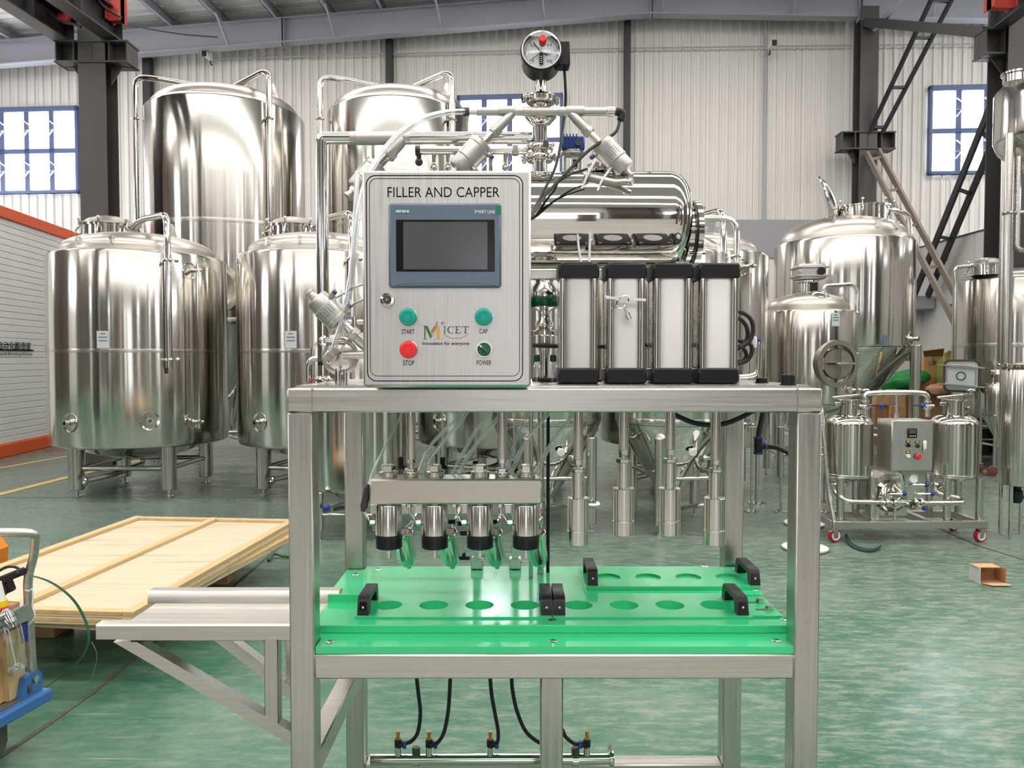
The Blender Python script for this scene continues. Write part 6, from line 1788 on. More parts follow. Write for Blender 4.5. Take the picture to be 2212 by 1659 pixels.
for i, (px, pb) in enumerate(((866, 992), (956, 992), (1027, 1000), (1111, 1000))):
    hose('air_drop', 'thin clear air drop line above the block, %s from the left' % names[i], [(px - 1, 884, 1.80), (px, 930, 1.80), (px, pb - 4, 1.80)], .0026, M_HOSE, grp='thin air drop lines', n=8)
    p = P(px, pb, 1.80)
    t = thing('push_elbow', 'black push-in elbow with blue ring, %s above the block' % names[i], 'fitting', tuple(p - V((0, 0, .02))), 'push-in elbows above the block')
    mk('elbow_body', G().cyl(p - V((0, 0, .022)), p + V((0, 0, .004)), .0062, n=14, c=.001).cyl(p - V((0, 0, .018)), p + V((.012, -.004, -.02)), .0055, n=14), M_BLACK, t)
    mk('release_ring', G().cyl(p + V((0, 0, .003)), p + V((0, 0, .006)), .0066, n=14), M_BLUE, t)
# white air lines behind the nozzles
for i, pts in enumerate((((876, 1140), (892, 1128), (915, 1122), (960, 1126), (1010, 1128), (1060, 1128), (1100, 1126)),
                         ((890, 1156), (905, 1150), (940, 1148), (1000, 1151), (1050, 1150), (1090, 1152), (1106, 1144)),
                         ((892, 1208), (910, 1204), (940, 1202), (985, 1205), (1003, 1204)),
                         ((1000, 1206), (1004, 1192), (1014, 1186), (1030, 1186)),
                         ((1010, 1207), (1040, 1204), (1070, 1198), (1090, 1201), (1100, 1210)))):
    lab = ('upper white air line behind the nozzles', 'middle white air line behind the nozzles', 'low white air line left of the black tee', 'short white line rising from the black tee', 'low white air line right of the black tee')[i]
    hose('air_line', lab, [(px, py, 1.83) for px, py in pts], .0026, M_MILK, n=8)
for i, (px, py) in enumerate(((976, 1127), (996, 1131), (1001, 1152), (1067, 1127))):
    p = P(px, py, 1.825); mk('push_fitting', G().cyl(p - V((.008, 0, 0)), p + V((.008, 0, 0)), .0058, n=12, c=.001), M_BLACK, label='small black push-in fitting behind the nozzles, %s' % ('left of the pair', 'right of the pair', 'on the middle air line', 'rightmost')[i], cat='fitting')
p = P(1002, 1206, 1.825)
t = thing('tee_fitting', 'black push-in tee with blue rings low behind the nozzles', 'fitting', tuple(p))
mk('tee_body', G().cyl(p - V((.012, 0, 0)), p + V((.012, 0, 0)), .0045, n=12).cyl(p, p + V((0, 0, .010)), .0045, n=12), M_BLACK, t)
for d in (V((-.013, 0, 0)), V((.013, 0, 0)), V((0, 0, .011))): mk('release_ring', G().cyl(p + d * .9, p + d * 1.1, .0052, n=12), M_BLUE, t)
# black hoses below the bed and the manifold
YMn = 1.95
mf = thing('air_manifold', 'polished air manifold pipe with four elbows near the floor', 'manifold', tuple(P(1060, 1655, YMn)))
mk('manifold_pipe', G().cyl(P(801, 1641, YMn), P(1318, 1639, YMn), .0148, n=28), M_STEEL, mf)
mk('end_clamp', G().lathe([(.010, -.006), (.020, -.006), (.022, 0), (.020, .006), (.010, .006)], P(1320, 1638, YMn), (1, 0, 0), 28), M_STEEL, mf)
mk('end_clamp_nut', G().cyl(P(1318, 1618, YMn), P(1318, 1610, YMn), .006, n=12), M_STEEL, mf)
for px in (899, 1243):
    mk('pipe_clip', G().lathe([(.0152, -.008), (.018, -.008), (.018, .008), (.0152, .008)], P(px, 1641, YMn), (1, 0, 0), 24), M_STEEL, mf)
    mk('clip_nut', G().cyl(P(px, 1630, YMn), P(px, 1614, YMn), .0105, n=16, c=.002), M_DARK, mf)
for i, px in enumerate((860, 927, 1059, 1268)):
    p = P(px, 1606, YMn); sx = -1 if i == 3 else 1
    mk('stub', G().cyl(P(px, 1634, YMn), P(px, 1612, YMn), .0095, n=16), M_STEEL, mf)
    o = mk('elbow_body', G().cyl(p + V((0, 0, -.010)), p + V((0, 0, .010)), .0095, n=16, c=.001).cyl(p, p + V((sx * .018, -.002, -.002)), .0082, n=14), M_BLACK, mf)
    mk('release_ring', G().cyl(p + V((sx * .014, -.002, -.002)), p + V((sx * .022, -.002, -.003)), .0098, n=16), M_BLUE, o)
    mk('brass_needle', G().hexa(p + V((0, 0, .010)), p + V((0, 0, .018)), .0065, .0008).cyl(p + V((0, 0, .018)), p + V((0, 0, .026)), .0042, n=12).cyl(p + V((0, 0, .024)), p + V((0, 0, .032)), .0052, n=12), M_BRASS, o)
bl = [((899, 1455), (904, 1500), (908, 1540), (903, 1580), (890, 1600), (874, 1607)), ((973, 1455), (971, 1500), (967, 1545), (958, 1585), (944, 1606), (938, 1607)),
      ((1058, 1455), (1062, 1500), (1069, 1540), (1076, 1580), (1075, 1602), (1068, 1607)), ((1105, 1455), (1107, 1490), (1118, 1540), (1140, 1585), (1180, 1607), (1210, 1575), (1222, 1592), (1240, 1606), (1254, 1607))]
for i, pts in enumerate(bl):
    hose('black_hose', 'black air hose hanging under the bed to the manifold, %s from the left' % names[i], [(px, py, 1.90 + .05 * k / (len(pts) - 1)) for k, (px, py) in enumerate(pts)], .0050, M_RUB, grp='black hoses under the bed', n=10)
# black hose under the top plate on the right and its tee
hose('black_hose', 'thick black hose sagging between the capping rods', [(1440, 884, 1.9), (1466, 900, 1.9), (1510, 916, 1.9), (1560, 916, 1.9), (1600, 902, 1.9), (1640, 880, 1.9)], .0062, M_RUB)
hose('black_hose', 'thick black hose dropping into the blue-ringed tee at right', [(1650, 884, 1.88), (1645, 905, 1.88), (1640, 930, 1.88), (1638, 944, 1.88)], .0062, M_RUB)
hose('black_hose', 'black hose leaving the blue-ringed tee toward the right post', [(1655, 965, 1.88), (1675, 966, 1.87), (1690, 972, 1.86), (1715, 985, 1.84)], .0062, M_RUB)
p = P(1638, 962, 1.88)
t = thing('hose_tee', 'black hose tee with blue rings left of the right post', 'fitting', tuple(p - V((0, 0, .02))))
mk('tee_body', G().cyl(p - V((0, 0, .018)), p + V((0, 0, .018)), .0105, n=16, c=.001).cyl(p, p + V((.016, 0, 0)), .010, n=16), M_BLACK, t)
for a, b in ((V((0, 0, .017)), V((0, 0, .022))), (V((0, 0, -.022)), V((0, 0, -.017))), (V((.014, 0, 0)), V((.020, 0, 0)))): mk('release_ring', G().cyl(p + a, p + b, .0112, n=16), M_BLUE, t)
# black hose loops right of the cylinders
for i, pts in enumerate((((1585, 672), (1605, 676), (1622, 690), (1627, 712), (1620, 735), (1600, 752)), ((1585, 685), (1602, 692), (1613, 708), (1614, 730), (1604, 745), (1590, 756)),
                         ((1585, 735), (1605, 738), (1622, 745), (1624, 762), (1612, 780), (1588, 788)), ((1588, 745), (1604, 752), (1612, 765), (1606, 778), (1590, 782)))):
    hose('hose_loop', 'black hose loop bulging out right of the last cylinder, %s from the top' % names[i], [(px, py, 1.80 + .01 * i) for px, py in pts], .0050, M_RUB, grp='black hose loops beside the last air cylinder')
hose('hose_elbow', 'steel elbow pipe behind the right end cylinder foot', [(1596, 814, 1.85), (1620, 812, 1.85), (1634, 806, 1.85), (1637, 792, 1.85), (1637, 770, 1.85)], .0055, M_STEEL, 'pipe')
hose('white_knob_valve', 'small white valve body beside the black hose loops', [(1626, 750, 1.86), (1628, 738, 1.86), (1626, 728, 1.86)], .009, M_WHITE, 'valve')
for i, (z0, z1) in enumerate(((746, 748), (820, 821))):
    hose('black_hose', 'black hose lying behind the cylinders, ' + ('upper one' if i == 0 else 'lower one on the top plate'), [(1150, z0, 1.80), (1210, z1, 1.81), (1300, z1 + 1, 1.83), (1420, z1 - 4, 1.83), (1500, z1, 1.82)], .0052, M_RUB)
# ------------------------------------------------------------------ wheeled filter skid on the right
yF, yB_ = 5.98, 6.44
sx0, sx1 = XX(1801, yF, 1135), XX(2135, yF, 1135)
zs1, zs0 = ZZ(1127, yF), ZZ(1142, yF)
sk = thing('filter_skid', 'wheeled skid with two small tanks, pump and control box', 'skid', ((sx0 + sx1) / 2, 6.2, 0))
for a in ((sx0, sx1, yF, yF + .05), (sx0, sx1, yB_ - .05, yB_)): mk('skid_rail', G().box(*a, zs0, zs1, .002), M_FRAME_H, sk)
for f in (0, .30, .66, 1): 
    x = sx0 + (sx1 - sx0 - .05) * f; mk('skid_rail', G().box(x, x + .05, yF + .05, yB_ - .05, zs0, zs1 - .001, .002), M_FRAME_H, sk)
for px, yy, lockd in ((1803, yF + .03, 1), (2117, yF + .03, 0), (1803, yB_ - .03, 1), (2058, yB_ - .03, 0)):
    x = XX(px, yy, 1160); rw = (zs0 - .035) / 2
    rw = .052
    o = mk('castor_wheel', G().lathe([(0, -.018), (rw * .55, -.018), (rw * .80, -.020), (rw * .97, -.016), (rw, -.008), (rw, .008), (rw * .97, .016), (rw * .80, .020), (rw * .55, .018), (0, .018)], (x, yy, rw), (.25, -1, 0), 32), M_WHEEL, sk)
    mk('wheel_hub', G().lathe([(rw * .36, .0195), (rw * .72, .0205), (rw * .76, .019), (rw * .76, .016)], (x, yy, rw), (.25, -1, 0), 28).lathe([(0, .028), (rw * .2, .028), (rw * .25, .018)], (x, yy, rw), (.25, -1, 0), 14), M_WHITE, o)
    mk('castor_fork', G().box(x - .018, x + .014, yy - .034, yy - .029, rw - .01, zs0).box(x - .018, x + .014, yy + .029, yy + .034, rw - .01, zs0).box(x - .034, x + .034, yy - .036, yy + .036, zs0 - .008, zs0), M_SATIN, o)
    if lockd: mk('brake_lever', G().bar((x - .02, yy - .03, zs0 - .012), (x - .06, yy - .04, zs0 - .024), .028, .006), M_SATIN, o)
def skid_tank(px):
    Yt = 6.2; x = XX(px, Yt, 960); r = .180
    z0, z1 = ZZ(1028, Yt), ZZ(912, Yt)
    sh = mk('tank_shell', G().lathe([(r * .3, z0 - .04), (r * .8, z0 - .02), (r - .006, z0), (r, z0 + .01), (r, z0 + .022), (r + .002, z0 + .024), (r, z0 + .026), (r, z1 - .01)], (x, Yt, 0), n=48), M_TANK, sk)
    mk('tank_dome', G().lathe([(r, z1 - .012)] + dome_prof(r, z1 - .01, .085, 8, .08), (x, Yt, 0), n=48), M_STEEL, sh)
    zn = ZZ(868, Yt); rn = .081
    mk('tank_neck', G().lathe([(rn, z1 + .03), (rn, zn), (rn * 1.2, zn + .004), (rn * 1.2, zn + .016), (rn * .9, zn + .022), (0, zn + .026)], (x, Yt, 0), n=36), M_STEEL, sh)
    zl_ = zn + .042
    mk('clamp_arm', G().bar((x - .15, Yt - .02, zl_ - .008), (x + .13, Yt - .02, zl_ + .020), .04, .022, .006), M_SATIN, sh)
    mk('arm_knob', G().cyl((x + .12, Yt - .02, zl_ + .01), (x + .12, Yt - .02, zl_ + .05), .016, n=12).lathe([(0, 0), (.034, 0), (.036, .008), (.02, .02), (0, .022)], (x + .12, Yt - .02, zl_ + .045), n=18), M_STEEL, sh)
    mk('arm_link', G().bar((x + .11, Yt - .05, zl_ + .0), (x + .10, Yt - .05, zn - .04), .012, .012), M_SATIN, sh)
    mk('arm_hook', G().cbox((x + .095, Yt - .04, zn - .05), .04, .03, .025, .004), M_SATIN, sh)
    mk('arm_hinge', G().cbox((x - .115, Yt - .04, zn - .015), .05, .03, .03, .004), M_SATIN, sh)
    for (dx, dy) in ((-.12, -.13), (.14, -.13), (.12, .13), (-.12, .13)):
        mk('tank_leg', G().cyl((x + dx, Yt + dy, zs1 - .001), (x + dx, Yt + dy, z0 + .0), .030, n=18), M_LEG, sk)
    return x, z0
xa_, za_ = skid_tank(1834); xb_, zb_ = skid_tank(2060)
# handle bar pipe over both tanks
Yh = 6.08
g = G(); g.tube([P(1869, 900, Yh), P(1869, 868, Yh), P(1869, 851, Yh), P(1900, 848, Yh), P(1980, 848, Yh), P(2003, 851, Yh), P(2003, 868, Yh), P(2003, 900, Yh)], .020, 16, .06, 6)
hb = mk('header_bow', g, M_SATIN, sk)
mk('header_stem', G().cyl(P(1936, 850, Yh), P(1936, 906, Yh), .017, n=16), M_SATIN, hb)
for px, sg in ((1869, 1), (2003, -1)):
    for py in (868, 882): mk('header_union', G().lathe([(.018, -.008), (.030, -.008), (.032, 0), (.030, .008), (.018, .008)], P(px, py, Yh), n=20), M_STEEL, hb)
    a = P(px + sg * 4, 876, Yh - .03); mk('valve_lever', G().bar(a, a + V((sg * .10, -.01, .0)), .012, .012), M_STEEL, hb)
    mk('lever_ball', G().ball(a + V((sg * .11 if px < 1900 else -.03, -.01, .0)), .019, 14, 8), M_BLUE, hb)
    mk('cross_pipe', G().cyl(P(px - 14, 877, Yh - .01), P(px + 14, 877, Yh - .01), .013, n=12), M_STEEL, hb)
# control box
bx_ = mk('control_box', G().box(XX(1926, 5.90, 960), XX(2014, 5.90, 960), 5.90, 6.14, ZZ(1017, 5.90), ZZ(908, 5.90), .003), M_FRAME_H, sk)
bd_ = mk('box_door', G().box(XX(1927.5, 5.90, 960), XX(2013, 5.90, 960), 5.892, 5.900, ZZ(1015.5, 5.90), ZZ(909.5, 5.90), .001), M_DOOR, bx_)
def on_box(px, py, w, h, m, nm, par=bx_, d=.004, dz=0.0):
    p = P(px, py, 5.892); return mk(nm, G().box(p.x - w / 2, p.x + w / 2, 5.892 - d - dz, 5.892 - dz, p.z - h / 2, p.z + h / 2, min(.002, d / 3)), m, par)
o = on_box(1970, 935.5, .072, .072, M_BEZEL, 'temperature_display', d=.01)
on_box(1970, 932, .056, .034, M_SCREEN, 'display_window', o, .001, .010); 
for k in range(4): on_box(1964.4 + 3.8 * k, 941.5, .010, .006, M_WHITE, 'display_key', o, .001, .010)
def box_knob(px, py, m, r_, nm, lever=False):
    p = P(px, py, 5.892)
    k_ = mk(nm, G().cyl(p, p + V((0, -.016, 0)), r_, n=20, c=.002), m, bx_)
    q = P(px, py - 7, 5.892); mk('name_plate', G().box(q.x - .016, q.x + .016, 5.889, 5.892, q.z - .007, q.z + .012), M_BLACK, k_)
    mk('name_strip', G().box(q.x - .011, q.x + .011, 5.8882, 5.8892, q.z - .001, q.z + .009), M_YCAP, k_)
    if lever: mk('knob_bar', G().bar(p + V((-.010, -.020, .010)), p + V((.010, -.020, -.010)), .007, .008, up=(0, -1, 0)), m, k_)
box_knob(1961, 961.5, M_BLACK, .015, 'mode_switch', True); box_knob(1981, 963, M_GSEL, .015, 'pump_switch', True); box_knob(1961, 985, M_WHITE, .016, 'white_button')
p = P(1981.5, 985.5, 5.892); mk('emergency_stop', G().lathe([(.012, 0), (.012, .012), (.024, .014), (.024, .020), (.018, .026), (0, .028)], p, (0, -1, 0), 24), M_RED, bx_)
p = P(1996.5, 963.5, 5.892); o = mk('rotary_isolator', G().box(p.x - .014, p.x + .014, 5.872, 5.892, p.z - .048, p.z + .046, .010), M_WHITE, bx_)
mk('isolator_window', G().cyl((p.x, 5.873, p.z - .028), (p.x, 5.870, p.z - .028), .006, n=12), M_DARK, o)
# push bow of the skid at its left end
mk('push_bow', G().tube([P(1802, 1127, yF + .03), P(1790, 1060, yF + .1), P(1774, 880, 6.15), P(1766, 860, 6.3)], .017, 12, .05), M_SATIN, sk)
mk('bow_gusset', G().prism([P(1776, 1080, 6.3), P(1776, 1098, 6.3), P(1838, 1126, 6.02), P(1826, 1126, 6.02)], (0, .01, 0)), M_SATIN, sk)
# pump and piping
pc = P(1912, 1074, 6.22)
pm = mk('pump_motor', G().prism([(pc.x - .13, 6.12, zs1 + .02), (pc.x + .13, 6.12, zs1 + .02), (pc.x + .13, 6.12, pc.z + .10), (pc.x + .09, 6.12, pc.z + .19), (pc.x - .05, 6.12, pc.z + .21), (pc.x - .13, 6.12, pc.z + .16)], (0, .28, 0)), M_SATIN, sk, flat=True)
pq = P(1929, 1074, 6.06)
mk('pump_head', G().lathe([(0, .14), (.05, .14), (.055, .10), (.085, .09), (.10, .06), (.12, .05), (.12, .02), (.13, 0), (.13, -.02), (0, -.02)], (pq.x, 6.12, pq.z), (.1, -1, 0), 36), M_STEEL, pm)
mk('pump_plate', G().box(pc.x - .01, pc.x + .05, 6.115, 6.121, pc.z + .085, pc.z + .125), M_BRASS, pm)
Yq = 5.97
for x_, px in ((xa_, 1823), (xb_, 2047)):
    xx = XX(px, Yq, 1050)
    far = 1907 if px < 1900 else 1990
    turn = 1832 if px < 1900 else 2078
    g = G(); g.tube([(x_, 6.2, za_ - .03), (xx, 6.14, za_ - .10), (xx, 6.10, ZZ(1068, 6.1)), P(turn, 1084, Yq), P(far, 1085, Yq)] if px < 1900 else [(x_, 6.2, za_ - .03), (xx, 6.14, za_ - .10), (xx, 6.10, ZZ(1066, 6.1)), P(2075, 1076, 6.04), P(2082, 1086, Yq), P(2050, 1087, Yq), P(far, 1087, Yq)], .020, 14, .05, 6)
    o = mk('suction_pipe', g, M_SATIN, sk); ring_clamp(o, (xx, 6.14, za_ - .055), (0, 0, 1), .036, .02)
    mk('clamp_screw', G().cyl((xx + .03, 6.12, za_ - .055), (xx + .075, 6.11, za_ - .055), .010, n=10), M_STEEL, o)
for px, lev in ((1916, 1), (1932, 0), (1976, 1), (1990, 0)):
    c_ = P(px, 1086, Yq); o = ring_clamp(sk, c_, (1, 0, 0), .034, .026, name='valve_union')
    if lev:
        mk('valve_stem', G().cyl(c_, c_ + V((0, -.01, .08)), .014, n=12), M_STEEL, o)
        mk('valve_lever', G().tube([c_ + V((0, -.01, .07)), c_ + V((.11, -.02, .075))], .009, 8), M_STEEL, o)
        mk('lever_ball', G().ball(c_ + V((.125, -.02, .075)), .019, 14, 8), M_BLUE, o)
mk('suction_manifold', G().cyl(P(1905, 1086, Yq), P(1992, 1087, Yq), .019, n=14), M_STEEL, sk)
c_ = P(1966, 1091, Yq - .03); mk('open_outlet', G().lathe([(.018, -.05), (.024, -.05), (.024, .02), (.034, .022), (.034, .034), (.020, .034), (.018, -.04)], c_, (.15, -1, .1), 22), M_STEEL, sk)
c_ = P(1997, 1099, Yq); mk('lever_ball', G().ball(c_, .019, 14, 8), M_BLUE, sk)
c_ = P(1944, 1030, 6.0)
g = G(); g.tube([P(1936, 1018, 6.02), P(1947, 1024, 6.0), P(1951, 1040, 6.0), P(1951, 1068, 6.0), (pq.x, 6.05, pq.z + .1)], .017, 12, .03); o = mk('delivery_pipe', g, M_STEEL, sk)
c_ = P(1969, 1033, 5.95); mk('pressure_dial', G().lathe([(0, .022), (.03, .022), (.036, .024), (.038, .016), (.038, 0), (0, 0)], c_, (.1, -1, .05), 26), M_WHITE, o)
mk('dial_rim', G().torus(c_ + V((.002, -.022, .001)), (.1, -1, .05), .037, .005, 28, 8), M_STEEL, o)
c_ = P(1964, 1047, 5.97); mk('valve_lever', G().tube([c_, c_ + V((.12, -.01, .0))], .008, 8), M_STEEL, o); mk('lever_ball', G().ball(c_ + V((.13, -.01, 0)), .018, 14, 8), M_BLUE, o)
for px in (1900, 1938): mk('pump_foot', G().cyl((XX(px, 6.05), 6.05, zs1), (XX(px, 6.05), 6.05, ZZ(1095, 6.05)), .012, n=10), M_STEEL, sk)

# ------------------------------------------------------------------ small things on the floor at right
q = FP(1862, 1181)
pts = [FP(1826, 1166) + V((0, 0, .035)), FP(1838, 1178) + V((0, 0, .004)), FP(1860, 1188) + V((0, 0, .004)), FP(1885, 1191) + V((0, 0, .006)), FP(1903, 1187) + V((0, 0, .020))]
sp = spline(pts, 6); vs, fs = [], []
for i, p in enumerate(sp):
    w = .052 * (1 - .4 * i / len(sp)); 
    vs += [p + V((w * .6, w, 0)), p - V((w * .6, w, 0)), p + V((w * .6, w, .008)), p - V((w * .6, w, -.008))]
n_ = len(sp)
for i in range(n_ - 1):
    a = 4 * i; b = 4 * (i + 1); fs += [(a, b, b + 1, a + 1), (a + 2, a + 3, b + 3, b + 2), (a, a + 2, b + 2, b), (a + 1, b + 1, b + 3, a + 3)]
fs += [(0, 1, 3, 2), (4 * n_ - 4, 4 * n_ - 2, 4 * n_ - 1, 4 * n_ - 3)]
mk('felt_strip', G().add(vs, fs), M_FELT, label='curled dark green strip lying under the skid front', cat='strip')
for i, (px, py) in enumerate(((1737, 1134), (1739, 1187))):
    c_ = FP(px, py); t = thing('white_disc', 'white round disc on the floor behind the right post, ' + ('farther one' if i == 0 else 'nearer one'), 'disc', tuple(c_))
    mk('disc', G().lathe([(0, .012), (.13, .012), (.162, .016), (.165, .022), (.170, .018), (.166, .008), (.05, .006), (.05, 0), (0, 0)], tuple(c_), n=48), M_WHITE, t)
    mk('disc_edge', G().torus(c_ + V((0, 0, .02)), (0, 0, 1), .167, .003, 48, 6), M_PAPER, t)
# open carton tray
yt = DD(1262, .0); a = P(2118, 1262, yt); b = P(2172, 1262, yt)
ct = thing('open_carton', 'small open cardboard box lying on its side on the floor', 'box', ((a.x + b.x) / 2, yt + .06, 0))
w = b.x - a.x; h = .105; dpt = .12
for nm, bb, m in (('bottom_panel', (a.x, b.x, yt, yt + dpt, .0, .004), M_CARTOND), ('top_panel', (a.x - .01, b.x - .02, yt + .02, yt + dpt, h - .004, h), M_CARTON), ('side_panel', (a.x - .004, a.x, yt, yt + dpt, 0, h), M_PAPER), ('side_panel', (b.x, b.x + .004, yt - .0, yt + dpt, 0, h - .005), M_CARTOND), ('back_panel', (a.x, b.x, yt + dpt - .004, yt + dpt, 0, h), M_CARTOND)):
    mk(nm, G().box(*bb), m, ct)
mk('front_lip', G().prism([(a.x + .01, yt, .004), (b.x, yt, .004), (b.x - .005, yt - .06, .006), (a.x + .04, yt - .06, .006)], (0, 0, .004)), M_CARTON, ct)
for k in range(7): mk('lip_mark', G().box(a.x + .045 + k * .018, a.x + .055 + k * .018, yt - .05, yt - .02, .0102, .0106), M_PAPER, ct)

# ------------------------------------------------------------------ cartons and bags piled by the far wall
YPl = 13.0
def carton_box(lab, pxa, pya, pxb, pyb, Y, d, m, flaps=False, base=None):
    a, b = P(pxa, pya, Y), P(pxb, pyb, Y)
    z0 = base if base is not None else max(0, b.z)
    t = thing('carton', lab, 'carton', ((a.x + b.x) / 2, Y + d / 2, z0))
    mk('box_body', G().box(a.x, b.x, Y, Y + d, z0, a.z, .006), m, t)
    mk('tape', G().box((a.x + b.x) / 2 - .02, (a.x + b.x) / 2 + .02, Y - .001, Y + d * .5, (a.z - .10 if a.z - z0 > .2 else a.z - .04), a.z + .002), M_TAN, t)
    if flaps:
        w = b.x - a.x
        mk('lid_flap', G().prism([(a.x, Y, a.z), (b.x, Y, a.z), (b.x - .1 * w, Y - .10, a.z + .13), (a.x - .22 * w, Y - .10, a.z + .09)], (0, .012, .01)), M_CARTOND, t)
        mk('lid_flap', G().prism([(b.x, Y, a.z), (b.x, Y + d, a.z), (b.x + .12, Y + d, a.z + .06), (b.x + .12, Y, a.z + .06)], (0, 0, .012)), M_CARTOND, t)
    return t
t = carton_box('large brown carton with open flaps on top of the pile by the wall', 1996, 770, 2036, 812, YPl, .4, M_CARTON, True, base=ZZ(815, YPl))
p = P(2018, 784, YPl); text('lettering', '△ 此面朝上', .07, p + V((0, -.004, 0)), M_INK, t, width=.17, ext=.0)
carton_box('brown carton beside the open one at the top of the pile', 2037, 764, 2068, 812, YPl + .1, .35, M_CARTOND, False, base=ZZ(815, YPl))
carton_box('brown carton carrying the open one in the pile', 1992, 815, 2062, 850, YPl - .05, .5, M_CARTOND, False, base=ZZ(850, YPl))
for i, (pxa, pya, pxb, pyb) in enumerate(((1892, 852, 1922, 875), (1890, 876, 1918, 903), (1922, 841, 1957, 876), (1958, 850, 2000, 903), (2000, 850, 2060, 903))):
    zb_ = 0 if pyb >= 900 else ZZ(pyb, YPl)
    carton_box(('small tan carton left of the skid handle bar', 'lower tan carton behind the left skid tank', 'tan carton in the middle of the bottom row', 'broad brown carton at the foot of the pile', 'long brown carton under the olive bag')[i], pxa, pya, pxb, pyb, YPl - .1 + .02 * i, .45, M_CARTON if i % 2 == 0 else M_CARTOND, base=zb_)
carton_box('tan carton standing in the middle behind the control box', 1923, 877, 1957, 905, YPl - .14, .4, M_CARTON, base=0)
c_ = P(1955, 822, YPl + .15)
g = G(); pts = []
def blob(c, rx, ry, rz_, n=18, m=10, amp=.12, seed=1):
    rnd = random.Random(seed); ph = [rnd.uniform(0, 6.28) for _ in range(6)]
    vs, fs = [], []
    for i in range(m + 1):
        th = PI * i / m
        for j in range(n):
            a = 2 * PI * j / n
            k = 1 + amp * (math.sin(3 * a + ph[0] + 2 * th) * .5 + math.sin(5 * a - 3 * th + ph[1]) * .35 + math.sin(7 * th + ph[2] + a) * .25)
            vs.append(V(c) + V((rx * math.sin(th) * math.cos(a) * k, ry * math.sin(th) * math.sin(a) * k, rz_ * math.cos(th) * k)))
    for i in range(m):
        for j in range(n): fs.append((i * n + j, i * n + (j + 1) % n, (i + 1) * n + (j + 1) % n, (i + 1) * n + j))
    return G().add(vs, fs)
g = blob((0, 0, 0), .42, .3, .17, 26, 14, .10, 3); rot = Matrix.Rotation(R(-14), 4, 'Y')
g.v = [rot @ v + c_ for v in g.v]
mk('green_bag', g, M_GBAG, label='shiny green plastic bag resting on the cartons', cat='bag')
c_ = P(2052, 812, YPl - .13); g = blob(c_, .22, .16, .38, 26, 16, .16, 5)
mk('olive_bag', g, M_OBAG, label='crumpled olive plastic bag hanging over the cartons', cat='bag')
c_ = P(2030, 842, YPl - .14); mk('tan_bag', blob(c_, .22, .12, .10, 20, 10, .2, 9), M_CARTON, label='crumpled tan paper bundle below the olive bag', cat='bag')
bq = FP(1950, 905); xw, yw = XX(1948, 12.2), 12.2
t = thing('white_bucket', 'white plastic bucket in front of the carton pile', 'bucket', (xw, yw, 0))
mk('bucket_body', G().lathe([(0, 0), (.10, 0), (.115, .36), (.125, .36), (.125, .40), (.11, .40), (.10, .38), (0, .38)], (xw, yw, .0), n=28), M_WHITE, t)
mk('bucket_label', G().box(xw - .02, xw + .06, yw - .118, yw - .112, .16, .26), M_YELLOW, t)
carton_box('tan carton on the dark bench at right behind the skid tank', 2105, 898, 2140, 920, 11.6, .35, M_CARTON, base=ZZ(922, 11.6))
a, b = P(2100, 924, 11.4), P(2142, 975, 11.4)
t = thing('work_bench', 'dark grey bench with a light top behind the right skid tank', 'bench', ((a.x + b.x) / 2, 11.7, 0))
mk('bench_body', G().box(a.x, b.x, 11.45, 11.95, 0, a.z - .02, .01), M_DARK, t)
mk('bench_top', G().box(a.x - .03, b.x + .03, 11.4, 12.0, a.z - .02, a.z + .02, .005), M_PAPER, t)

# ------------------------------------------------------------------ crate panels on the floor at the left
zt_ = .35
bl_, br_, fr_ = P(275, 1121, DD(1121, zt_)), P(642, 1121, DD(1121, zt_)), P(288, 1322, DD(1322, zt_))
ax_ = (fr_ - br_); LP = ax_.length; ax_.normalize()
bx2 = V((ax_.y, -ax_.x, 0)); bx2 = bx2 if bx2.x < 0 else -bx2
WP = 1.17
def panel(lab, org, rot, z, th=.012):
    c, s = math.cos(rot), math.sin(rot)
    e1 = V((ax_.x * c - ax_.y * s, ax_.x * s + ax_.y * c, 0)); e2 = V((bx2.x * c - bx2.y * s, bx2.x * s + bx2.y * c, 0))
    t = thing('crate_panel', lab, 'panel', (org.x, org.y, z - .03), 'stack of wooden crate panels')
    M = Matrix((e2, e1, V((0, 0, 1)))).transposed()
    if M.determinant() < 0: M = Matrix((e2, e1, V((0, 0, 1)))).transposed()
    m4 = M.to_4x4(); m4.translation = V((org.x, org.y, 0))
    def pg_():
        g = G(); g.M = m4.copy(); return g
    n = 5
    for k in range(n):
        w0, w1 = LP * k / n, LP * (k + 1) / n
        mk('plywood_sheet', pg_().box(.0, WP, w0 + .001, w1 - .001, z - .03, z - .020), M_PLY, t)
    for (x0, x1) in ((0, .055), (WP / 2 - .027, WP / 2 + .027), (WP - .055, WP)): mk('batten', pg_().box(x0, x1, 0, LP, z - .020, z, .002), M_BATTEN, t)
    for (y0, y1) in ((0, .05), (LP - .05, LP)): 
        for (x0, x1) in ((.056, WP / 2 - .028), (WP / 2 + .028, WP - .056)): mk('batten', pg_().box(x0, x1, y0, y1, z - .020, z - .0015, .002), M_BATTEN, t)
    return t
panel('top wooden crate panel of the stack left of the machine', br_, 0, zt_)
panel('second wooden crate panel of the stack, slightly askew', br_ + V((.012, -.01, 0)), R(-.4), zt_ - .031)
panel('third wooden crate panel of the stack, turned outward at the back', br_ + V((.06, .0, 0)), R(-3.2), zt_ - .062)
for k in (4.9, 4.0):
    x = br_.x - .9; 
mk('support_block', G().box(XX(60, 3.95, 1380), XX(126, 3.95, 1380), 3.92, 4.1, 0, zt_ - .094, .004), M_CARTON, label='pale wooden block under the front of the panel stack', cat='block')
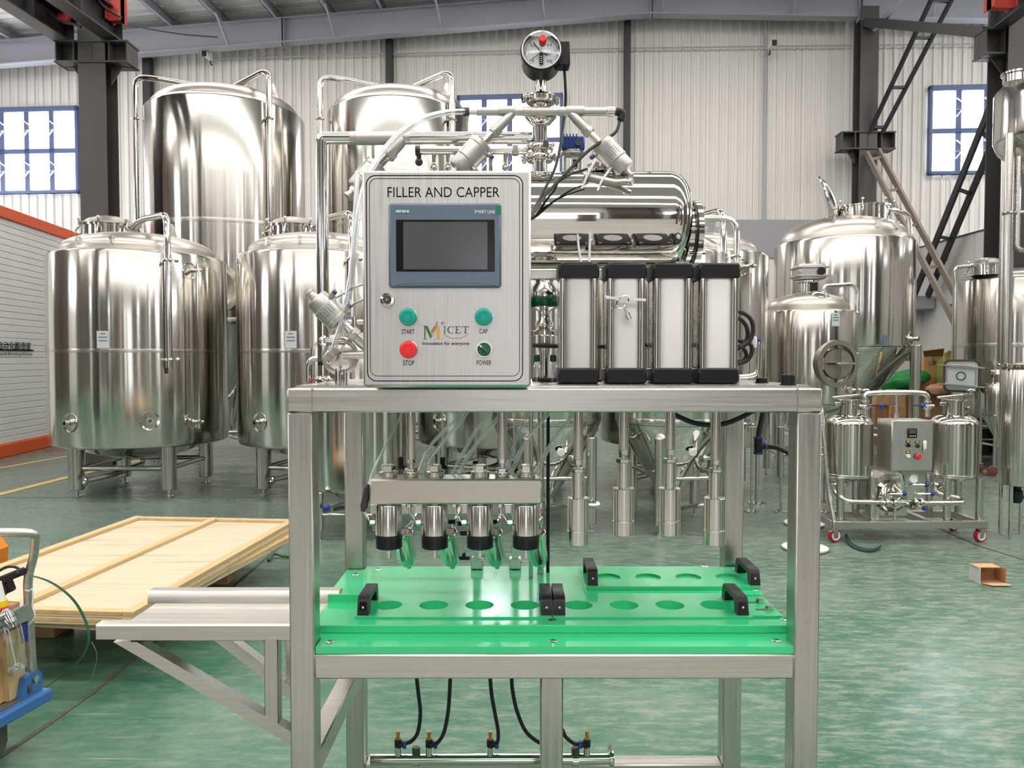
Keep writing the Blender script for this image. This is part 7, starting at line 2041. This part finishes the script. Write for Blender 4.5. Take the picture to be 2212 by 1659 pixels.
mk('support_block', G().box(br_.x - .80, br_.x - .35, 4.85, 5.0, 0, zt_ - .094, .004), M_CARTON, label='pale wooden block under the back of the panel stack', cat='block')
pts = [FP(580, 1214) + V((0, 0, .01)), FP(592, 1205) + V((0, 0, .03)), FP(612, 1207) + V((0, 0, .02)), FP(640, 1206) + V((0, 0, .01))]
mk('strap_end', G().tube(spline(pts), .012, 6), M_STRAP, label='short green strap end lying behind the left post', cat='strap')

# ------------------------------------------------------------------ blue trolley at the bottom left
zpl = .205
cA, cB = P(107, 1490, DD(1490, zpl)), P(-12, 1556, DD(1556, zpl))
tr = thing('platform_trolley', 'blue platform trolley with bent steel handle at the lower left', 'trolley', (cA.x - .3, cA.y - .1, 0))
e = (cB - cA); e.z = 0; Le = e.length; e.normalize(); nl = V((-e.y, e.x, 0)); nl = nl if nl.x < 0 else -nl
W_ = .75; LD = .62
m4 = Matrix((nl, e, V((0, 0, 1)))).transposed().to_4x4(); m4.translation = V((cA.x, cA.y, 0))
def tg():
    g = G(); g.M = m4.copy(); return g
mk('deck', tg().box(0, W_, -.02, LD, zpl - .045, zpl, .008), M_TROLB, tr)
mk('deck_mat', tg().box(.03, W_ - .03, .02, LD - .04, zpl, zpl + .004), M_GREYR, tr)
mk('handle_bracket', tg().prism([(.03, .0, zpl), (.03, .10, zpl), (.03, .08, zpl + .075), (.03, .02, zpl + .085), (.03, .0, zpl + .06)], (.03, 0, 0)), M_TROLB, tr)
br2 = bpy.data.objects['handle_bracket']
mk('bracket_bolt', tg().cyl((.029, .035, zpl + .055), (.022, .035, zpl + .055), .012, n=14), M_STEEL, br2)
mk('bracket_latch', tg().box(.024, .031, .055, .07, zpl + .015, zpl + .045, .002), M_DARK, br2)
yhd = cA.y - .02
hp = [P(-60, 1150, yhd - .10), P(40, 1150, yhd - .06), P(74, 1158, yhd - .04), P(73, 1190, yhd), P(61, 1250, yhd), P(62, 1320, yhd), P(72, 1480, yhd)]
mk('handle_tube', G().tube([hp[0], hp[1], P(78, 1152, yhd - .03), P(74, 1200, yhd), P(60, 1245, yhd), P(61, 1300, yhd), P(72, 1478, yhd)], .0155, 16, .05, 6), M_GALV, tr)
wc = P(18, 1575, 2.94)
for i, (u, v) in enumerate(((.10, .14), (.10, LD - .12), (W_ - .1, .14))):
    p = m4 @ V((u, v, .065))
    o = mk('castor_wheel', G().lathe([(0, -.018), (.05, -.018), (.064, -.012), (.065, 0), (.064, .012), (.05, .018), (0, .018)], p, (1, .25, 0), 28), M_GREYR, tr)
    mk('castor_fork', G().box(p.x - .03, p.x + .03, p.y - .04, p.y + .04, .135, zpl - .045).box(p.x - .028, p.x - .022, p.y - .02, p.y + .02, .06, .137).box(p.x + .022, p.x + .028, p.y - .02, p.y + .02, .06, .137), M_DARK, o)
# carton on the trolley
cx0 = .05
zc1_ = P(55, 1305, yhd - .05).z
cb2 = thing('tool_carton', 'tan cardboard carton standing on the blue trolley', 'carton', tuple(m4 @ V((.3, .3, zpl))))
mk('carton_body', tg().box(cx0 + .02, .62, .05, LD - .03, zpl + .005, zc1_, .004), M_CARTON, cb2)
mk('corner_post', tg().box(cx0 + .004, cx0 + .028, .05, .13, zpl + .005, zc1_ - .09, .003), M_BATTEN, cb2)
mk('corner_fitting', tg().box(cx0 - .006, cx0 + .05, .035, .26, zc1_ - .075, zc1_ - .012, .004), M_GALV, cb2)
mk('fitting_slot', tg().box(cx0 - .009, cx0 - .005, .10, .20, zc1_ - .035, zc1_ - .029), M_DARK, cb2)
mk('fitting_slot', tg().box(cx0 - .009, cx0 - .005, .10, .20, zc1_ - .058, zc1_ - .052), M_DARK, cb2)
mk('blue_strip', tg().box(cx0 + .0, cx0 + .02, .045, .07, zpl + .20, zc1_ - .08), M_BLUE, cb2)
for k, (v0, v1, za, zb) in enumerate(((.40, .52, .20, .225), (.42, .45, .10, .19), (.49, .52, .10, .19), (.40, .54, .29, .31))):
    mk('red_print', tg().box(cx0 + .0185, cx0 + .0205, v0, v1, zpl + za, zpl + zb), M_RED, cb2)
# plastic spray bottle hanging on the carton
yb2 = 2.72
tp, bt = P(3, 1292, yb2), P(36, 1448, yb2)
axb = (tp - bt).normalized(); Lb = (tp - bt).length
sb_ = thing('spray_bottle', 'clear plastic bottle with yellow cap hanging on the trolley carton', 'bottle', tuple(bt))
rb = .034
prof = [(0, .006), (.012, .004), (.022, 0), (.031, .012), (.033, .03), (.030, .055), (.034, .08), (.034, .15), (.031, .18), (.020, .215), (.013, .235), (.012, .25)]
k_ = Lb / .27
mk('bottle_body', G().lathe([(r * (1.25 if r > .015 else 1), z * k_) for r, z in prof], bt, axb, 32), M_BOTTLE, sb_)
for q in range(5):
    a = 2 * PI * q / 5; dv_ = V((math.cos(a), math.sin(a) * .8, 0)) * .022
    mk('bottle_foot', G().ball(bt + dv_ + axb * .006, .011, 10, 6), M_BOTTLE, sb_)
mk('yellow_collar', G().cyl(bt + axb * .236 * k_, bt + axb * .262 * k_, .0175, n=20, c=.002), M_YCAP, sb_)
mk('red_ring', G().torus(bt + axb * .234 * k_, axb, .0165, .002, 20, 6), M_RED, sb_)
mk('white_nozzle', G().cyl(bt + axb * .262 * k_, bt + axb * .33 * k_, .014, r2=.011, n=16), M_WHITE, sb_)
mk('dip_tube', G().cyl(bt + axb * .02, bt + axb * .24 * k_, .003, n=8), M_WHITE, sb_)
# strapping tool on the carton
q = P(12, 1262, 2.78)
ts = thing('strapping_tool', 'black strapping tool lying on top of the trolley carton', 'tool', tuple(P(15, 1300, 2.80)))
mk('tool_head', G().bar(P(-10, 1258, 2.78), P(49, 1234, 2.78), .05, .028, .006), M_BLACK, ts)
mk('tool_base', G().bar(P(2, 1250, 2.80), P(14, 1282, 2.80), .05, .055, .006), M_BLACK, ts)
mk('tool_handle', G().tube([P(-10, 1238, 2.78), P(15, 1223, 2.78), P(36, 1225, 2.78), P(48, 1235, 2.78)], .005, 8, .02), M_BLACK, ts)
mk('tool_grip', G().bar(P(-8, 1275, 2.80), P(6, 1290, 2.80), .04, .04, .008), M_FELT, ts)
# green strap looping out of the carton, and a white cord
lp = [P(px, py, Yv) for px, py, Yv in ((10, 1246, 2.80), (60, 1243, 2.86), (110, 1258, 2.92), (155, 1292, 2.97), (182, 1335, 3.0), (192, 1375, 3.0), (183, 1410, 3.0), (160, 1440, 3.0), (130, 1463, 3.02), (98, 1485, 3.06))]
sp = spline(lp, 7); vs, fs = [], []
for i, p in enumerate(sp):
    t_ = (sp[min(i + 1, len(sp) - 1)] - sp[max(i - 1, 0)]).normalized(); n_ = V((.35, .93, 0)).normalized()
    tn = t_.cross(n_).normalized() * .0006
    vs += [p + n_ * .006 + tn, p - n_ * .006 + tn, p - n_ * .006 - tn, p + n_ * .006 - tn]
for i in range(len(sp) - 1):
    for k in range(4): fs.append((4 * i + k, 4 * i + (k + 1) % 4, 4 * i + 4 + (k + 1) % 4, 4 * i + 4 + k))
mk('packing_strap', G().add(vs, fs), M_STRAP, label='long green packing strap looping out of the trolley', cat='strap')
hose('cord', 'white cord tied round the trolley handle', [(54, 1274, yhd - .014), (62, 1277, yhd - .016), (70, 1273, yhd - .016), (71, 1290, yhd - .016), (70, 1310, yhd - .016), (75, 1325, yhd - .016), (72, 1338, yhd - .016), (62, 1350, yhd - .016)], .0028, M_WHITE, 'cord', 6)
hose('wire_hoop', 'thin grey wire curling off the floor under the panels', [(198, 1387, 3.3), (207, 1405, 3.3), (209, 1425, 3.3), (203, 1450, 3.3), (196, 1475, 3.3), (183, 1500, 3.3)], .0015, M_GALV, 'wire', 6)
# corner of an orange pallet truck
a, b = P(-30, 1150, 4.4), P(27, 1207, 4.4)
pj = thing('pallet_truck', 'corner of an orange pallet truck at the left edge', 'pallet truck', (a.x, 4.5, 0))
mk('truck_body', G().prism([(a.x - .5, 4.4, .06), (b.x - .24, 4.4, .06), (b.x - .22, 4.4, b.z), (b.x - .29, 4.4, P(8, 1172, 4.4).z), (a.x - .5, 4.4, P(8, 1160, 4.4).z)], (0, .3, 0)), M_PALLET, pj, flat=True)
mk('truck_wheel', G().lathe([(0, -.03), (.07, -.03), (.07, .03), (0, .03)], (a.x - .1, 4.36, .07), (0, 1, 0), 24), M_BLACK, pj)
